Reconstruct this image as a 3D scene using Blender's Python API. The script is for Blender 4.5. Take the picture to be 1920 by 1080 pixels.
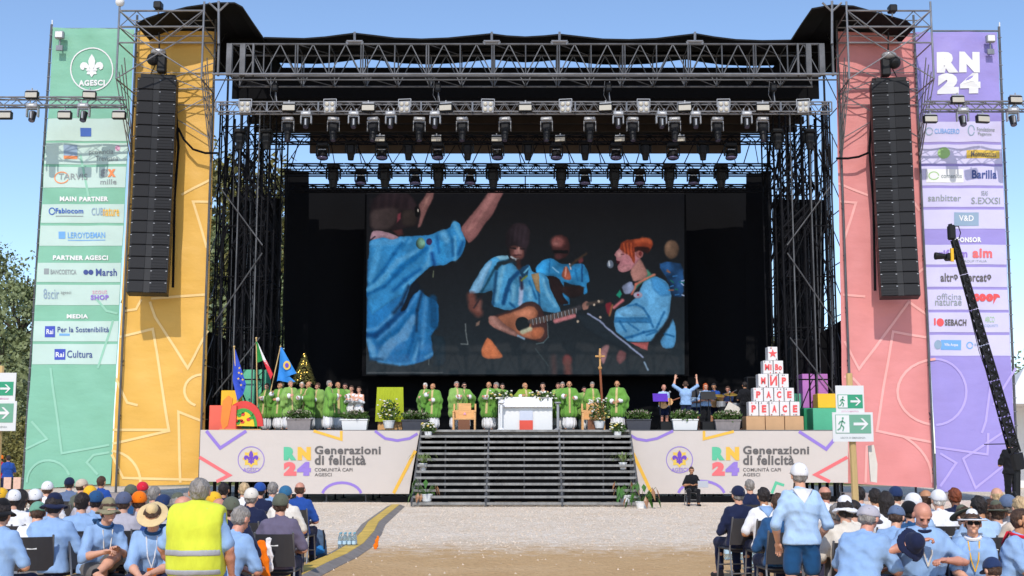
import bpy, math, random
import numpy as np
from mathutils import Vector, Matrix, noise as mnoise

for o in list(bpy.data.objects): bpy.data.objects.remove(o)
SC = bpy.context.scene
COL = SC.collection
R = math.radians
rnd = random.Random(7)

# ------------------------------------------------------------------ camera, sky, sun, exposure
F, CX, CY, H, TILT = 2260.0, 982.0, 540.0, 1.75, math.atan(309/2260)
cam_d = bpy.data.cameras.new('camera'); cam = bpy.data.objects.new('camera', cam_d); COL.objects.link(cam)
cam_d.sensor_width = 36; cam_d.lens = F/1920*36; cam_d.shift_x = -(CX-960)/1920
cam_d.clip_start = .1; cam_d.clip_end = 3000
cam.location = (0, 0, H); cam.rotation_euler = (math.pi/2+TILT, 0, 0)
SC.camera = cam
SUN_EL, SUN_AZ = R(43), R(185)
world = bpy.data.worlds.new('World'); SC.world = world; world.use_nodes = True
nt = world.node_tree; nt.nodes.clear()
sky = nt.nodes.new('ShaderNodeTexSky'); sky.sky_type = 'NISHITA'; sky.sun_disc = False
sky.sun_elevation = SUN_EL; sky.sun_rotation = SUN_AZ
sky.air_density = .85; sky.dust_density = .35; sky.ozone_density = 2.6; sky.altitude = 50
bg = nt.nodes.new('ShaderNodeBackground'); bg.inputs['Strength'].default_value = 0.15
wo = nt.nodes.new('ShaderNodeOutputWorld')
nt.links.new(sky.outputs[0], bg.inputs[0]); nt.links.new(bg.outputs[0], wo.inputs[0])
sun_d = bpy.data.lights.new('sun', 'SUN'); sun = bpy.data.objects.new('sun', sun_d); COL.objects.link(sun)
sun_d.energy = 2.2; sun_d.angle = R(.53); sun_d.color = (1, .955, .89)
sd = Vector((math.sin(SUN_AZ)*math.cos(SUN_EL), math.cos(SUN_AZ)*math.cos(SUN_EL), math.sin(SUN_EL)))
sun.rotation_euler = sd.to_track_quat('Z', 'Y').to_euler(); sun.location = (0, -5, 30)
SC.view_settings.view_transform = 'Standard'; SC.view_settings.look = 'None'
SC.view_settings.gamma = 1; SC.view_settings.use_curve_mapping = False
SC.view_settings.exposure = 0.45

# ------------------------------------------------------------------ photo pixel -> place in the world
def _ray(px, py):
    a, b = px-CX, CY-py
    return (a, F*math.cos(TILT)-b*math.sin(TILT), F*math.sin(TILT)+b*math.cos(TILT))
def P(px, py, Y):
    a, d, u = _ray(px, py); k = Y/d
    return Vector((a*k, Y, H+u*k))
def G(px, py, z=0.0):
    a, d, u = _ray(px, py); k = (z-H)/u
    return Vector((a*k, d*k, z))
def S(Y): return F/Y      # about px per metre at that depth

# ------------------------------------------------------------------ materials
def lin(c):
    if isinstance(c, str):
        c = c.lstrip('#'); c = tuple(int(c[i:i+2], 16) for i in (0, 2, 4))
    return tuple(((v/255)/12.92 if v/255 <= .04045 else ((v/255+.055)/1.055)**2.4) for v in c)
MATS = {}
def mat(name, c, rough=.6, metal=0, var=.0, vscale=6, bump=0, bscale=40, stretch=None, sheen=0, spec=.5, c2=None, trans=0, obj=True):
    if name in MATS: return MATS[name]
    m = bpy.data.materials.new(name); m.use_nodes = True; t = m.node_tree; b = t.nodes['Principled BSDF']
    l = lin(c) if not (isinstance(c, tuple) and max(c) <= 1) else c
    b.inputs['Base Color'].default_value = (*l, 1); b.inputs['Roughness'].default_value = rough
    b.inputs['Metallic'].default_value = metal; b.inputs['Specular IOR Level'].default_value = spec
    if sheen: b.inputs['Sheen Weight'].default_value = sheen
    if trans: b.inputs['Transmission Weight'].default_value = trans
    if var or bump or c2:
        tc = t.nodes.new('ShaderNodeTexCoord'); mp = t.nodes.new('ShaderNodeMapping')
        t.links.new(tc.outputs['Object'], mp.inputs[0])
        if stretch: mp.inputs['Scale'].default_value = stretch
    if var or c2:
        n = t.nodes.new('ShaderNodeTexNoise'); n.inputs['Scale'].default_value = vscale; n.inputs['Detail'].default_value = 6
        n.inputs['Roughness'].default_value = .62
        t.links.new(mp.outputs[0], n.inputs[0])
        r = t.nodes.new('ShaderNodeValToRGB'); r.color_ramp.elements[0].position = .3; r.color_ramp.elements[1].position = .7
        l2 = lin(c2) if c2 else tuple(min(1, v*(1+var)) for v in l); l1 = l if c2 else tuple(v*(1-var) for v in l)
        r.color_ramp.elements[0].color = (*l1, 1); r.color_ramp.elements[1].color = (*l2, 1)
        t.links.new(n.outputs[0], r.inputs[0]); t.links.new(r.outputs[0], b.inputs['Base Color'])
    if bump:
        n2 = t.nodes.new('ShaderNodeTexNoise'); n2.inputs['Scale'].default_value = bscale; n2.inputs['Detail'].default_value = 4
        t.links.new(mp.outputs[0], n2.inputs[0])
        bp = t.nodes.new('ShaderNodeBump'); bp.inputs['Strength'].default_value = bump; bp.inputs['Distance'].default_value = .03
        t.links.new(n2.outputs[0], bp.inputs['Height']); t.links.new(bp.outputs[0], b.inputs['Normal'])
    MATS[name] = m
    return m

# ------------------------------------------------------------------ mesh builder
class MB:
    def __init__(s): s.v = []; s.f = []; s.smooth = False
    def add(s, vs, fs):
        n = len(s.v); s.v += [tuple(v) for v in vs]; s.f += [tuple(i+n for i in f) for f in fs]; return s
    def box(s, c, d, M=None, bev=0):
        x, y, z = d[0]/2, d[1]/2, d[2]/2; c = Vector(c)
        if bev:
            b = min(bev, x*.9, y*.9, z*.9); vs = []
            for sx in (-1, 1):
                for sy in (-1, 1):
                    for sz in (-1, 1):
                        vs += [(sx*(x-b), sy*(y-b), sz*z), (sx*(x-b), sy*y, sz*(z-b)), (sx*x, sy*(y-b), sz*(z-b))]
            I = lambda sx, sy, sz, k: ((sx > 0)*4+(sy > 0)*2+(sz > 0))*3+k
            fs = []
            for q in (-1, 1):
                fs += [(I(-1,-1,q,0),I(1,-1,q,0),I(1,1,q,0),I(-1,1,q,0)), (I(-1,q,-1,1),I(1,q,-1,1),I(1,q,1,1),I(-1,q,1,1)), (I(q,-1,-1,2),I(q,1,-1,2),I(q,1,1,2),I(q,-1,1,2))]
                for w in (-1, 1):
                    fs += [(I(-1,q,w,0),I(1,q,w,0),I(1,q,w,1),I(-1,q,w,1)), (I(q,-1,w,0),I(q,1,w,0),I(q,1,w,2),I(q,-1,w,2)), (I(q,w,-1,1),I(q,w,1,1),I(q,w,1,2),I(q,w,-1,2))]
                    for u in (-1, 1): fs += [(I(q,w,u,0),I(q,w,u,1),I(q,w,u,2))]
        else:
            vs = [(sx*x, sy*y, sz*z) for sx in (-1, 1) for sy in (-1, 1) for sz in (-1, 1)]
            fs = [(0,1,3,2),(4,6,7,5),(0,4,5,1),(2,3,7,6),(0,2,6,4),(1,5,7,3)]
        vs = [Vector(v) for v in vs]
        if M: vs = [M @ v for v in vs]
        return s.add([v+c for v in vs], fs)
    def tube(s, a, b, r, n=6, r2=None):
        a, b = Vector(a), Vector(b); d = b-a
        if d.length < 1e-6: return s
        q = d.to_track_quat('Z', 'Y'); r2 = r if r2 is None else r2
        vs = [a+q @ Vector((r*math.cos(2*math.pi*i/n), r*math.sin(2*math.pi*i/n), 0)) for i in range(n)]
        vs += [b+q @ Vector((r2*math.cos(2*math.pi*i/n), r2*math.sin(2*math.pi*i/n), 0)) for i in range(n)]
        fs = [(i, (i+1) % n, n+(i+1) % n, n+i) for i in range(n)]+[tuple(range(n))[::-1], tuple(range(n, 2*n))]
        return s.add(vs, fs)
    def path(s, pts, r, n=6):
        for a, b in zip(pts[:-1], pts[1:]): s.tube(a, b, r, n)
        return s
    def lathe(s, prof, n=16, c=(0, 0, 0), M=None):
        vs = []; c = Vector(c)
        for (r, z) in prof:
            for i in range(n):
                v = Vector((r*math.cos(2*math.pi*i/n), r*math.sin(2*math.pi*i/n), z)); vs.append((M @ v if M else v)+c)
        m = len(prof)
        fs = [(j*n+i, j*n+(i+1) % n, (j+1)*n+(i+1) % n, (j+1)*n+i) for j in range(m-1) for i in range(n)]
        fs += [tuple(range(n))[::-1], tuple(range((m-1)*n, m*n))]
        return s.add(vs, fs)
    def prism(s, pts, y0, y1):    # outline in x,z extruded along y
        n = len(pts); vs = [(p[0], y0, p[1]) for p in pts]+[(p[0], y1, p[1]) for p in pts]
        return s.add(vs, [tuple(range(n)), tuple(range(n, 2*n))[::-1]]+[(i, i+n, (i+1) % n+n, (i+1) % n) for i in range(n)])
    def ball(s, c, r, n=10, m=6, sc=(1, 1, 1)):
        vs = []; c = Vector(c)
        for j in range(m+1):
            a = math.pi*j/m
            for i in range(n):
                b = 2*math.pi*i/n; vs.append(c+Vector((r*sc[0]*math.sin(a)*math.cos(b), r*sc[1]*math.sin(a)*math.sin(b), r*sc[2]*math.cos(a))))
        return s.add(vs, [(j*n+i, (j+1)*n+i, (j+1)*n+(i+1) % n, j*n+(i+1) % n) for j in range(m) for i in range(n)])
    def mesh(s, name, off=(0, 0, 0)):
        me = bpy.data.meshes.new(name)
        if off[0] or off[1] or off[2]: vs = [(v[0]-off[0], v[1]-off[1], v[2]-off[2]) for v in s.v]
        else: vs = s.v
        me.from_pydata(vs, [], s.f); me.update()
        if s.smooth: me.polygons.foreach_set('use_smooth', [True]*len(me.polygons))
        return me

def link(o): COL.objects.link(o); return o
def tag(o, label=None, cat=None, group=None, kind=None):
    for k, v in (('label', label), ('category', cat), ('group', group), ('kind', kind)):
        if v: o[k] = v
    return o
def thing(name, label, cat, loc=(0, 0, 0), group=None, rz=0):
    o = bpy.data.objects.new(name, None); o.empty_display_size = .2; o.location = loc; o.rotation_euler.z = rz
    return tag(link(o), label, cat, group)
def wpos(o):
    v = Vector(o.location)
    while o.parent: o = o.parent; v += Vector(o.location)
    return v
def part(name, mb, m, parent=None, label=None, kind=None, smooth=False, at=None):
    """a mesh object; the builder's points are world points (or local points while its thing sits at the origin)"""
    if isinstance(mb, MB):
        if smooth: mb.smooth = True
        base = wpos(parent) if parent else Vector((0, 0, 0))
        own = Vector(at) if at is not None else Vector((0, 0, 0))
        me = mb.mesh(name, base+own)
    else: me = mb; own = Vector(at) if at is not None else Vector((0, 0, 0))
    o = bpy.data.objects.new(name, me); o.location = own
    if len(me.materials) == 0: me.materials.append(m)
    o.material_slots[0].link = 'OBJECT'; o.material_slots[0].material = m
    if parent: o.parent = parent
    if label: o['label'] = label
    if kind: o['kind'] = kind
    return link(o)
def single(name, mb, m, label, cat, group=None, kind=None, smooth=False):
    """a thing that is one mesh, its origin at its base"""
    xs = np.array(mb.v); c = Vector(((xs[:, 0].min()+xs[:, 0].max())/2, (xs[:, 1].min()+xs[:, 1].max())/2, xs[:, 2].min()))
    if smooth: mb.smooth = True
    me = mb.mesh(name, c); me.materials.append(m)
    o = bpy.data.objects.new(name, me); o.location = c; link(o)
    return tag(o, label, cat, group, kind)
def copy_tree(o, loc=None, rz=None, label=None, scale=None, parent=None, mats=None):
    c = o.copy(); link(c)
    if parent is not None: c.parent = parent
    if loc is not None: c.location = loc
    if rz is not None: c.rotation_euler.z = rz
    if label: c['label'] = label
    if scale is not None: c.scale = (scale,)*3 if not isinstance(scale, tuple) else scale
    if mats and o.type == 'MESH':
        k = o.name.split('.')[0]
        if k in mats:
            if mats[k] is None: bpy.data.objects.remove(c); return None
            c.material_slots[0].material = mats[k]
    for ch in o.children: copy_tree(ch, parent=c, mats=mats)
    return c

# ------------------------------------------------------------------ signed distance modelling (bodies, clothes, hair)
def cap(a, b, r1, r2=None, sc=None): return ('c', np.array(a, float), np.array(b, float), r1, r1 if r2 is None else r2, sc)
def ell(c, r): return ('e', np.array(c, float), np.array(r, float))
def sdf(prims, Pn, k=.03):
    f = None
    for p in prims:
        if p[0] == 'c':
            _, a, b, r1, r2, sc = p
            q = Pn
            if sc is not None: s_ = np.array(sc, float); q = Pn/s_; a = a/s_; b = b/s_
            ba = b-a; L = max(ba @ ba, 1e-9); h = np.clip(((q-a) @ ba)/L, 0, 1)
            d = np.linalg.norm(q-a-h[..., None]*ba, axis=-1)-(r1+(r2-r1)*h)
        else:
            _, c, r = p; q = (Pn-c)/r; n0 = np.linalg.norm(q, axis=-1); n1 = np.linalg.norm(q/r, axis=-1)
            d = n0*(n0-1)/np.maximum(n1, 1e-6)
        if f is None: f = d
        else:
            h = np.clip(.5+.5*(f-d)/k, 0, 1); f = f*(1-h)+d*h-k*h*(1-h)
    return f
def nets(fn, lo, hi, vox):
    lo = np.array(lo, float); hi = np.array(hi, float); n = np.maximum(np.ceil((hi-lo)/vox).astype(int)+1, 4)
    ax = [lo[i]+vox*np.arange(n[i]) for i in range(3)]
    g = np.stack(np.meshgrid(*ax, indexing='ij'), -1); f = fn(g)
    ins = f < 0; nx, ny, nz = f.shape
    acc = np.zeros((nx-1, ny-1, nz-1, 3)); cnt = np.zeros((nx-1, ny-1, nz-1))
    cr = [(i, j, k) for i in (0, 1) for j in (0, 1) for k in (0, 1)]
    def sl(c): return tuple(slice(c[i], f.shape[i]-1+c[i]) for i in range(3))
    for a in range(3):
        for c in cr:
            if c[a]: continue
            d = list(c); d[a] = 1; fa, fb = f[sl(c)], f[sl(d)]; m = (fa < 0) != (fb < 0)
            t = np.where(m, fa/np.where(m, fa-fb, 1), 0)
            p = np.broadcast_to(np.array(c, float), acc.shape).copy(); p[..., a] = t
            acc += p*m[..., None]; cnt += m
    act = cnt > 0; idx = -np.ones(act.shape, int); idx[act] = np.arange(act.sum())
    ii = np.argwhere(act); v = lo+vox*(ii+acc[act]/cnt[act][:, None])
    quads = []
    for a in range(3):
        b, c = (a+1) % 3, (a+2) % 3
        s0 = [slice(None)]*3; s1 = [slice(None)]*3; s0[a] = slice(0, -1); s1[a] = slice(1, None)
        m = ins[tuple(s0)] != ins[tuple(s1)]
        e = np.argwhere(m); e = e[(e[:, b] > 0) & (e[:, c] > 0) & (e[:, b] < f.shape[b]-1) & (e[:, c] < f.shape[c]-1)]
        if len(e) == 0: continue
        flip = ~ins[tuple(e.T)]
        def cell(db, dc):
            q = e.copy(); q[:, b] -= db; q[:, c] -= dc; return idx[tuple(q.T)]
        q = np.stack([cell(1, 1), cell(0, 1), cell(0, 0), cell(1, 0)], 1)
        q[flip] = q[flip][:, ::-1]; quads.append(q)
    return v, np.concatenate(quads)
def bounds(prims, pad=.04):
    lo = np.full(3, 1e9); hi = -lo
    for p in prims:
        if p[0] == 'c':
            r = max(p[3], p[4])*(max(p[5]) if p[5] is not None else 1)
            for q in (p[1], p[2]): lo = np.minimum(lo, q-r); hi = np.maximum(hi, q+r)
        else: lo = np.minimum(lo, p[1]-p[2]); hi = np.maximum(hi, p[1]+p[2])
    return lo-pad, hi+pad
def blob(prims, vox=.018, k=.03, cut=None, fold=0, fs=1, pad=.04, seed=0):
    lo, hi = bounds(prims, pad)
    fn = (lambda g: sdf(prims, g, k)) if cut is None else (lambda g: np.maximum(sdf(prims, g, k), cut(g)))
    v, q = nets(fn, lo, hi, vox)
    if fold:
        e = .004; x = v
        n = np.stack([sdf(prims, x+np.eye(3)[i]*e, k)-sdf(prims, x-np.eye(3)[i]*e, k) for i in range(3)], -1)
        n /= np.maximum(np.linalg.norm(n, axis=-1, keepdims=True), 1e-6)
        s1 = seed*1.7
        if fs == 'v':
            th = np.arctan2(x[:, 0], x[:, 1]); d = .75*np.sin(11*th+2.5*x[:, 2]+s1+.8*np.sin(3*x[:, 2]+2*th))+.45*np.sin(19*th-3*x[:, 2]+2*s1)
            d = d*np.clip((1.5-x[:, 2])*1.6, .1, 1)
        else:
            X, Y, Z = x[:, 0]*fs, x[:, 1]*fs, x[:, 2]*fs
            w = 1.6*np.sin(4*Z+3*X+s1)+1.2*np.sin(5*X-4*Y+s1*2)
            rid = lambda t: 1-2*np.abs(np.sin(t))**.7
            d = .55*rid(13*X+9*Z+6*Y+w)+.4*rid(17*Z-8*X+5*Y+1.3*w+s1)+.25*np.sin(38*X+11*Z+w*2)+.2*np.sin(30*Z+25*X-9*Y)
        v = v+n*(fold*d)[:, None]
    return v, q
def npmesh(name, parts):
    vs = []; fs = []; n = 0
    for v, q in parts: vs.append(v); fs.append(q+n); n += len(v)
    v = np.concatenate(vs); q = np.concatenate(fs); me = bpy.data.meshes.new(name)
    me.vertices.add(len(v)); me.vertices.foreach_set('co', v.astype(np.float32).ravel())
    me.loops.add(len(q)*4); me.loops.foreach_set('vertex_index', q.astype(np.int32).ravel())
    me.polygons.add(len(q)); me.polygons.foreach_set('loop_start', (np.arange(len(q))*4).astype(np.int32))
    me.polygons.foreach_set('loop_total', np.full(len(q), 4, np.int32))
    me.polygons.foreach_set('use_smooth', np.ones(len(q), bool)); me.update(calc_edges=True); me.validate()
    return me
# ------------------------------------------------------------------ palette
M_black = mat('black_cloth', (.006, .006, .007), .9, spec=.1, bump=.2, bscale=3)
M_blackm = mat('black_metal', (.010, .010, .011), .55, spec=.3)
M_dark = mat('dark_cabinet', (.010, .010, .012), .5, var=.2, vscale=3, spec=.3)
M_grille = mat('speaker_grille', (.012, .012, .014), .6, spec=.25, var=.15, vscale=40)
M_alu = mat('aluminium_tube', (.23, .23, .24), .4, .5, var=.25, vscale=2)
M_galv = mat('galvanised_tube', (.10, .10, .105), .5, .3, var=.4, vscale=1.5)
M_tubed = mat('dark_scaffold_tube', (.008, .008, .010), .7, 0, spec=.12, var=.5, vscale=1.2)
M_roofcloth = mat('black_roof_membrane', (.008, .008, .009), .7, bump=.15, bscale=1.5, spec=.2)
M_brown = mat('brown_beam', (.035, .024, .018), .8, var=.3, vscale=1)
M_white = mat('white_paint', (.78, .77, .75), .5)
M_cream = mat('banner_cream', '#c8bdb4', .55, var=.03, vscale=.6, bump=.5, bscale=2.0)
M_lamp = mat('lamp_lens_cream', (.50, .46, .38), .3)
M_lens = mat('front_lens', (.09, .08, .12), .08)
M_silver = mat('lamp_silver', (.36, .36, .37), .4, .3)
M_wood = mat('pale_wood', '#dba56a', .55, var=.18, vscale=3, stretch=(1, 1, 8))
M_post = mat('timber_post', '#cfae74', .7, var=.22, vscale=4, stretch=(1, 1, .15), bump=.3, bscale=20)
M_deck = mat('deck_edge', (.16, .155, .15), .6, var=.35, vscale=2)
M_concrete = mat('planter_grey', '#8f8684', .8, var=.12, vscale=8)
M_leaf = mat('leaf_green', (.06, .115, .018), .5, var=.55, vscale=2.2)
M_leafd = mat('leaf_dark', (.19, .22, .09), .6, var=.4, vscale=.8)
M_leafo = mat('leaf_olive', (.19, .17, .045), .6, var=.5, vscale=.9)
M_flower = mat('white_flower', (.75, .72, .6), .5)
M_flowery = mat('yellow_flower', (.7, .55, .12), .5)
M_bark = mat('bark', (.09, .065, .045), .9, var=.3, vscale=4, bump=.5, bscale=10)
def skinm(n, c): return mat('skin_'+n, c, .5, var=.08, vscale=14, bump=.1, bscale=60)
SKIN = [skinm('fair', '#d9a184'), skinm('tan', '#c08862'), skinm('pink', '#cf9078'), skinm('brown', '#7d5038'), skinm('deep', '#4c2f22')]
def cloth(n, c, v=.10): return mat('cloth_'+n, c, .85, var=v, vscale=9, bump=.55, bscale=7, stretch=(1, 1, .45), sheen=.1, spec=.2)
C = {k: cloth(k, c) for k, c in dict(lblue='#90aed4', pblue='#a9c3e0', blue='#244a94', navy='#1c2340', teal='#28507a', white='#e9e6e6', cream='#e0d6c8',
     grey='#b3adb4', mauve='#6a6175', black='#17171b', khaki='#8d8468', olive='#5f6253', brownh='#7a6c58', straw='#d9bd8c', red='#d4243a',
     orange='#f5780e', yellow='#edb42a', green='#78b02e', chas='#72a046', chas2='#86a038', chas3='#68983f', chas4='#86aa58', lime='#a9b32c', gblue='#64738f', tealc='#33688c', patt='#5a6078', pgreen='#6fa28a',
     shorts='#1d4a74', shortg='#6f6a66', purple='#5a34a8', stole='#c9b27e', jeans='#25365c', hiviz='#d6dc42', silver='#a7a7ac', beige='#cbb7a2', gold='#c59a52').items()}
HAIR = {k: mat('hair_'+k, c, .6, var=.45, vscale=30, bump=.8, bscale=60, stretch=(1, 1, .3)) for k, c in
        dict(grey='#8d857e', white='#d8d0c6', dark='#241a16', brown='#4a3222', blond='#c5a67c', auburn='#7a3a1c', ginger='#c25a24').items()}
# ------------------------------------------------------------------ people
def frame_from(y, z):
    y = Vector(y).normalized(); z = Vector(z); x = y.cross(z).normalized(); z = x.cross(y)
    return Matrix((x, y, z)).transposed()
def xf(vq, M, o, mirror=False):
    v, q = vq; v = v.copy()
    if mirror: v[:, 0] *= -1; q = q[:, ::-1]
    return v @ np.array(M).T+np.array(o), q
def hand_sdf(curl, spread=.0):
    pr = [ell((0, .045, 0), (.043, .055, .017)), cap((0, -.02, 0), (0, .02, 0), .026, .028)]
    for i, (x, L) in enumerate(((-.031, .070), (-.011, .080), (.010, .074), (.029, .058))):
        p = np.array((x, .085, 0.)); a = -curl*.5
        for j, (l, r) in enumerate(((.45, .0095), (.32, .0085), (.23, .0075))):
            d = np.array((x*spread*6, math.cos(a), math.sin(a))); q = p+d*L*l; pr.append(cap(p, q, r, r*.9)); p = q; a -= curl
    pr += [cap((-.028, .015, -.004), (-.055, .05, -.014), .015, .0115), cap((-.055, .05, -.014), (-.058-.02*spread*5, .083, -.026), .0105, .0085)]
    return blob(pr, .0062, .006, pad=.012)
HAND = {'relax': hand_sdf(.35), 'grip': hand_sdf(1.05), 'open': hand_sdf(.08, .5)}
_sk = [ell((0, -.012, .028), (.076, .096, .090)), cap((0, .030, -.015), (0, .052, -.082), .058, .026), ell((0, .035, -.03), (.060, .055, .06)),
       cap((0, .088, .012), (0, .110, -.024), .009, .014), cap((-.014, .1, -.03), (.014, .1, -.03), .009), cap((-.035, .078, .024), (.035, .078, .024), .012),
       cap((-.018, .083, -.055), (.018, .083, -.055), .011), ell((0, .078, -.084), (.02, .018, .016))]
_ears = [ell((s*.080, -.008, -.008), (.013, .022, .034)) for s in (-1, 1)]
HEAD = blob(_sk+_ears, .0085, .012, pad=.015,
            cut=lambda g: -np.minimum(np.minimum(np.linalg.norm((g-np.array((.031, .096, .004)))/np.array((1.3, 1, 1)), axis=-1), np.linalg.norm((g-np.array((-.031, .096, .004)))/np.array((1.3, 1, 1)), axis=-1))-.013, np.abs(g[..., 2]+.060)+np.maximum(0, .082-g[..., 1])*3+np.maximum(0, np.abs(g[..., 0])-.018)*3-.0028))
_sc = lambda d: [ell((0, -.012, .028), (.076+d, .096+d, .090+d))]
def _faceline(z0, slope=.9, y0=.028): return lambda g: np.minimum(g[..., 1]-y0, (z0-g[..., 2])) if False else -np.maximum(y0*1.0-g[..., 1], g[..., 2]-z0-slope*(g[..., 1]-.05)*0)
def hair_tpl(kind):
    if kind == 'short':
        return blob(_sc(.013)+[ell((0, -.04, -.03), (.07, .062, .05))], .0085, .02, pad=.02, fold=.006, fs=2.2,
                    cut=lambda g: np.maximum(np.minimum(g[..., 1]-.02, .062-g[..., 2]), -.085-g[..., 2]))
    if kind == 'bald':
        return blob(_sc(.007)+[ell((0, -.04, -.03), (.068, .058, .045))], .0085, .02, pad=.02, fold=.002, fs=2.4,
                    cut=lambda g: np.maximum(np.maximum(g[..., 1]+.0, g[..., 2]-.04), -.085-g[..., 2]))
    if kind == 'long':
        return blob(_sc(.018)+[cap((0, -.065, -.02), (0, -.075, -.2), .075, .05, (1.15, 1, 1)), cap((-.06, -.01, 0), (-.065, -.03, -.15), .03, .025), cap((.06, -.01, 0), (.065, -.03, -.15), .03, .025)],
                    .010, .03, pad=.02, fold=.005, fs=2, cut=lambda g: np.minimum(g[..., 1]-.035, .07-g[..., 2]))
def lowcut(z): return lambda g: z-g[..., 2]
HAIRM = {k: npmesh('hair', [hair_tpl(k)]) for k in ('short', 'bald', 'long')}
_beard = npmesh('beard', [blob([cap((0, .034, -.03), (0, .058, -.088), .061, .033)], .0085, .02, pad=.02, fold=.003, fs=2,
          cut=lambda g: np.maximum(g[..., 2]+.045, .03-g[..., 1]))])
def hat_tpl(kind):
    d = _sc(.019)
    if kind == 'cap':
        return [blob(d, .009, .01, pad=.02, fold=.0015, cut=lambda g: .034+.045*np.clip((g[..., 1]-.02)/.10, -1, 0)-g[..., 2]), blob([ell((0, .115, .038), (.072, .085, .008))], .0065, .01, pad=.01, cut=lambda g: .05-g[..., 1])]
    if kind == 'bucket':
        return [blob([cap((0, -.012, .03), (0, -.012, .085), .098, .078, (.9, 1.05, 1))], .010, .02, pad=.02, fold=.003, cut=lowcut(.030)),
                blob([('c', np.array((0, -.012, .0)), np.array((0, -.012, .036)), .145, .088, (.92, 1.05, 1.))], .012, .01, pad=.02, fold=.004,
                     cut=lambda g: np.maximum(np.maximum(-.012-g[..., 2]-.05*np.sin(3*np.arctan2(g[..., 0], g[..., 1]))*.3, g[..., 2]-.040),
                                              -(np.linalg.norm(g[..., :2]-np.array((0, -.012)), axis=-1)-.078)))]
    if kind == 'wide':
        return [blob([cap((0, -.012, .03), (0, -.012, .092), .092, .068, (.9, 1.05, 1))], .010, .02, pad=.02, fold=.003, cut=lowcut(.030)),
                blob([ell((0, .0, .038), (.165, .190, .013))], .010, .01, pad=.012, fold=.005, fs=.9)]
HATM = {k: npmesh('hat', hat_tpl(k)) for k in ('cap', 'bucket', 'wide')}
_mb = MB(); _mb.lathe([(.097, .034), (.099, .036), (.095, .056), (.092, .058)], 24, (0, -.012, 0)); BANDM = _mb.mesh('hat_band')
_mb = MB()
for s in (-1, 1): _mb.ball((s*.031, .084, .004), .0125, 8, 6, (1, .8, .75))
EYEM = _mb.mesh('eyes')
_mb = MB()
for s in (-1, 1): _mb.box((s*.031, .090, .024), (.036, .008, .006))
BROWM = _mb.mesh('eyebrows')
_mb = MB()
for s in (-1, 1):
    _mb.box((s*.033, .107, .004), (.054, .006, .036), bev=.008); _mb.box((s*.070, .05, .008), (.005, .11, .008))
_mb.box((0, .108, .012), (.02, .005, .007)); GLASSM = _mb.mesh('sunglasses')
_mb = MB(); _mb.smooth = True
_t = [(.068+.016*math.cos(a*math.pi/4), .016*math.sin(a*math.pi/4)) for a in range(9)]
_mb.lathe(_t, 20, (0, -.01, -.135)); _mb.add([(-.1, -.09, -.13), (.1, -.09, -.13), (0, -.125, -.27), (-.09, -.1, -.12), (.09, -.1, -.12), (0, -.14, -.25)], [(0, 2, 1), (3, 4, 5), (0, 3, 5, 2), (1, 2, 5, 4), (0, 1, 4, 3)])
SCARFM = _mb.mesh('neckerchief')

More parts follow.
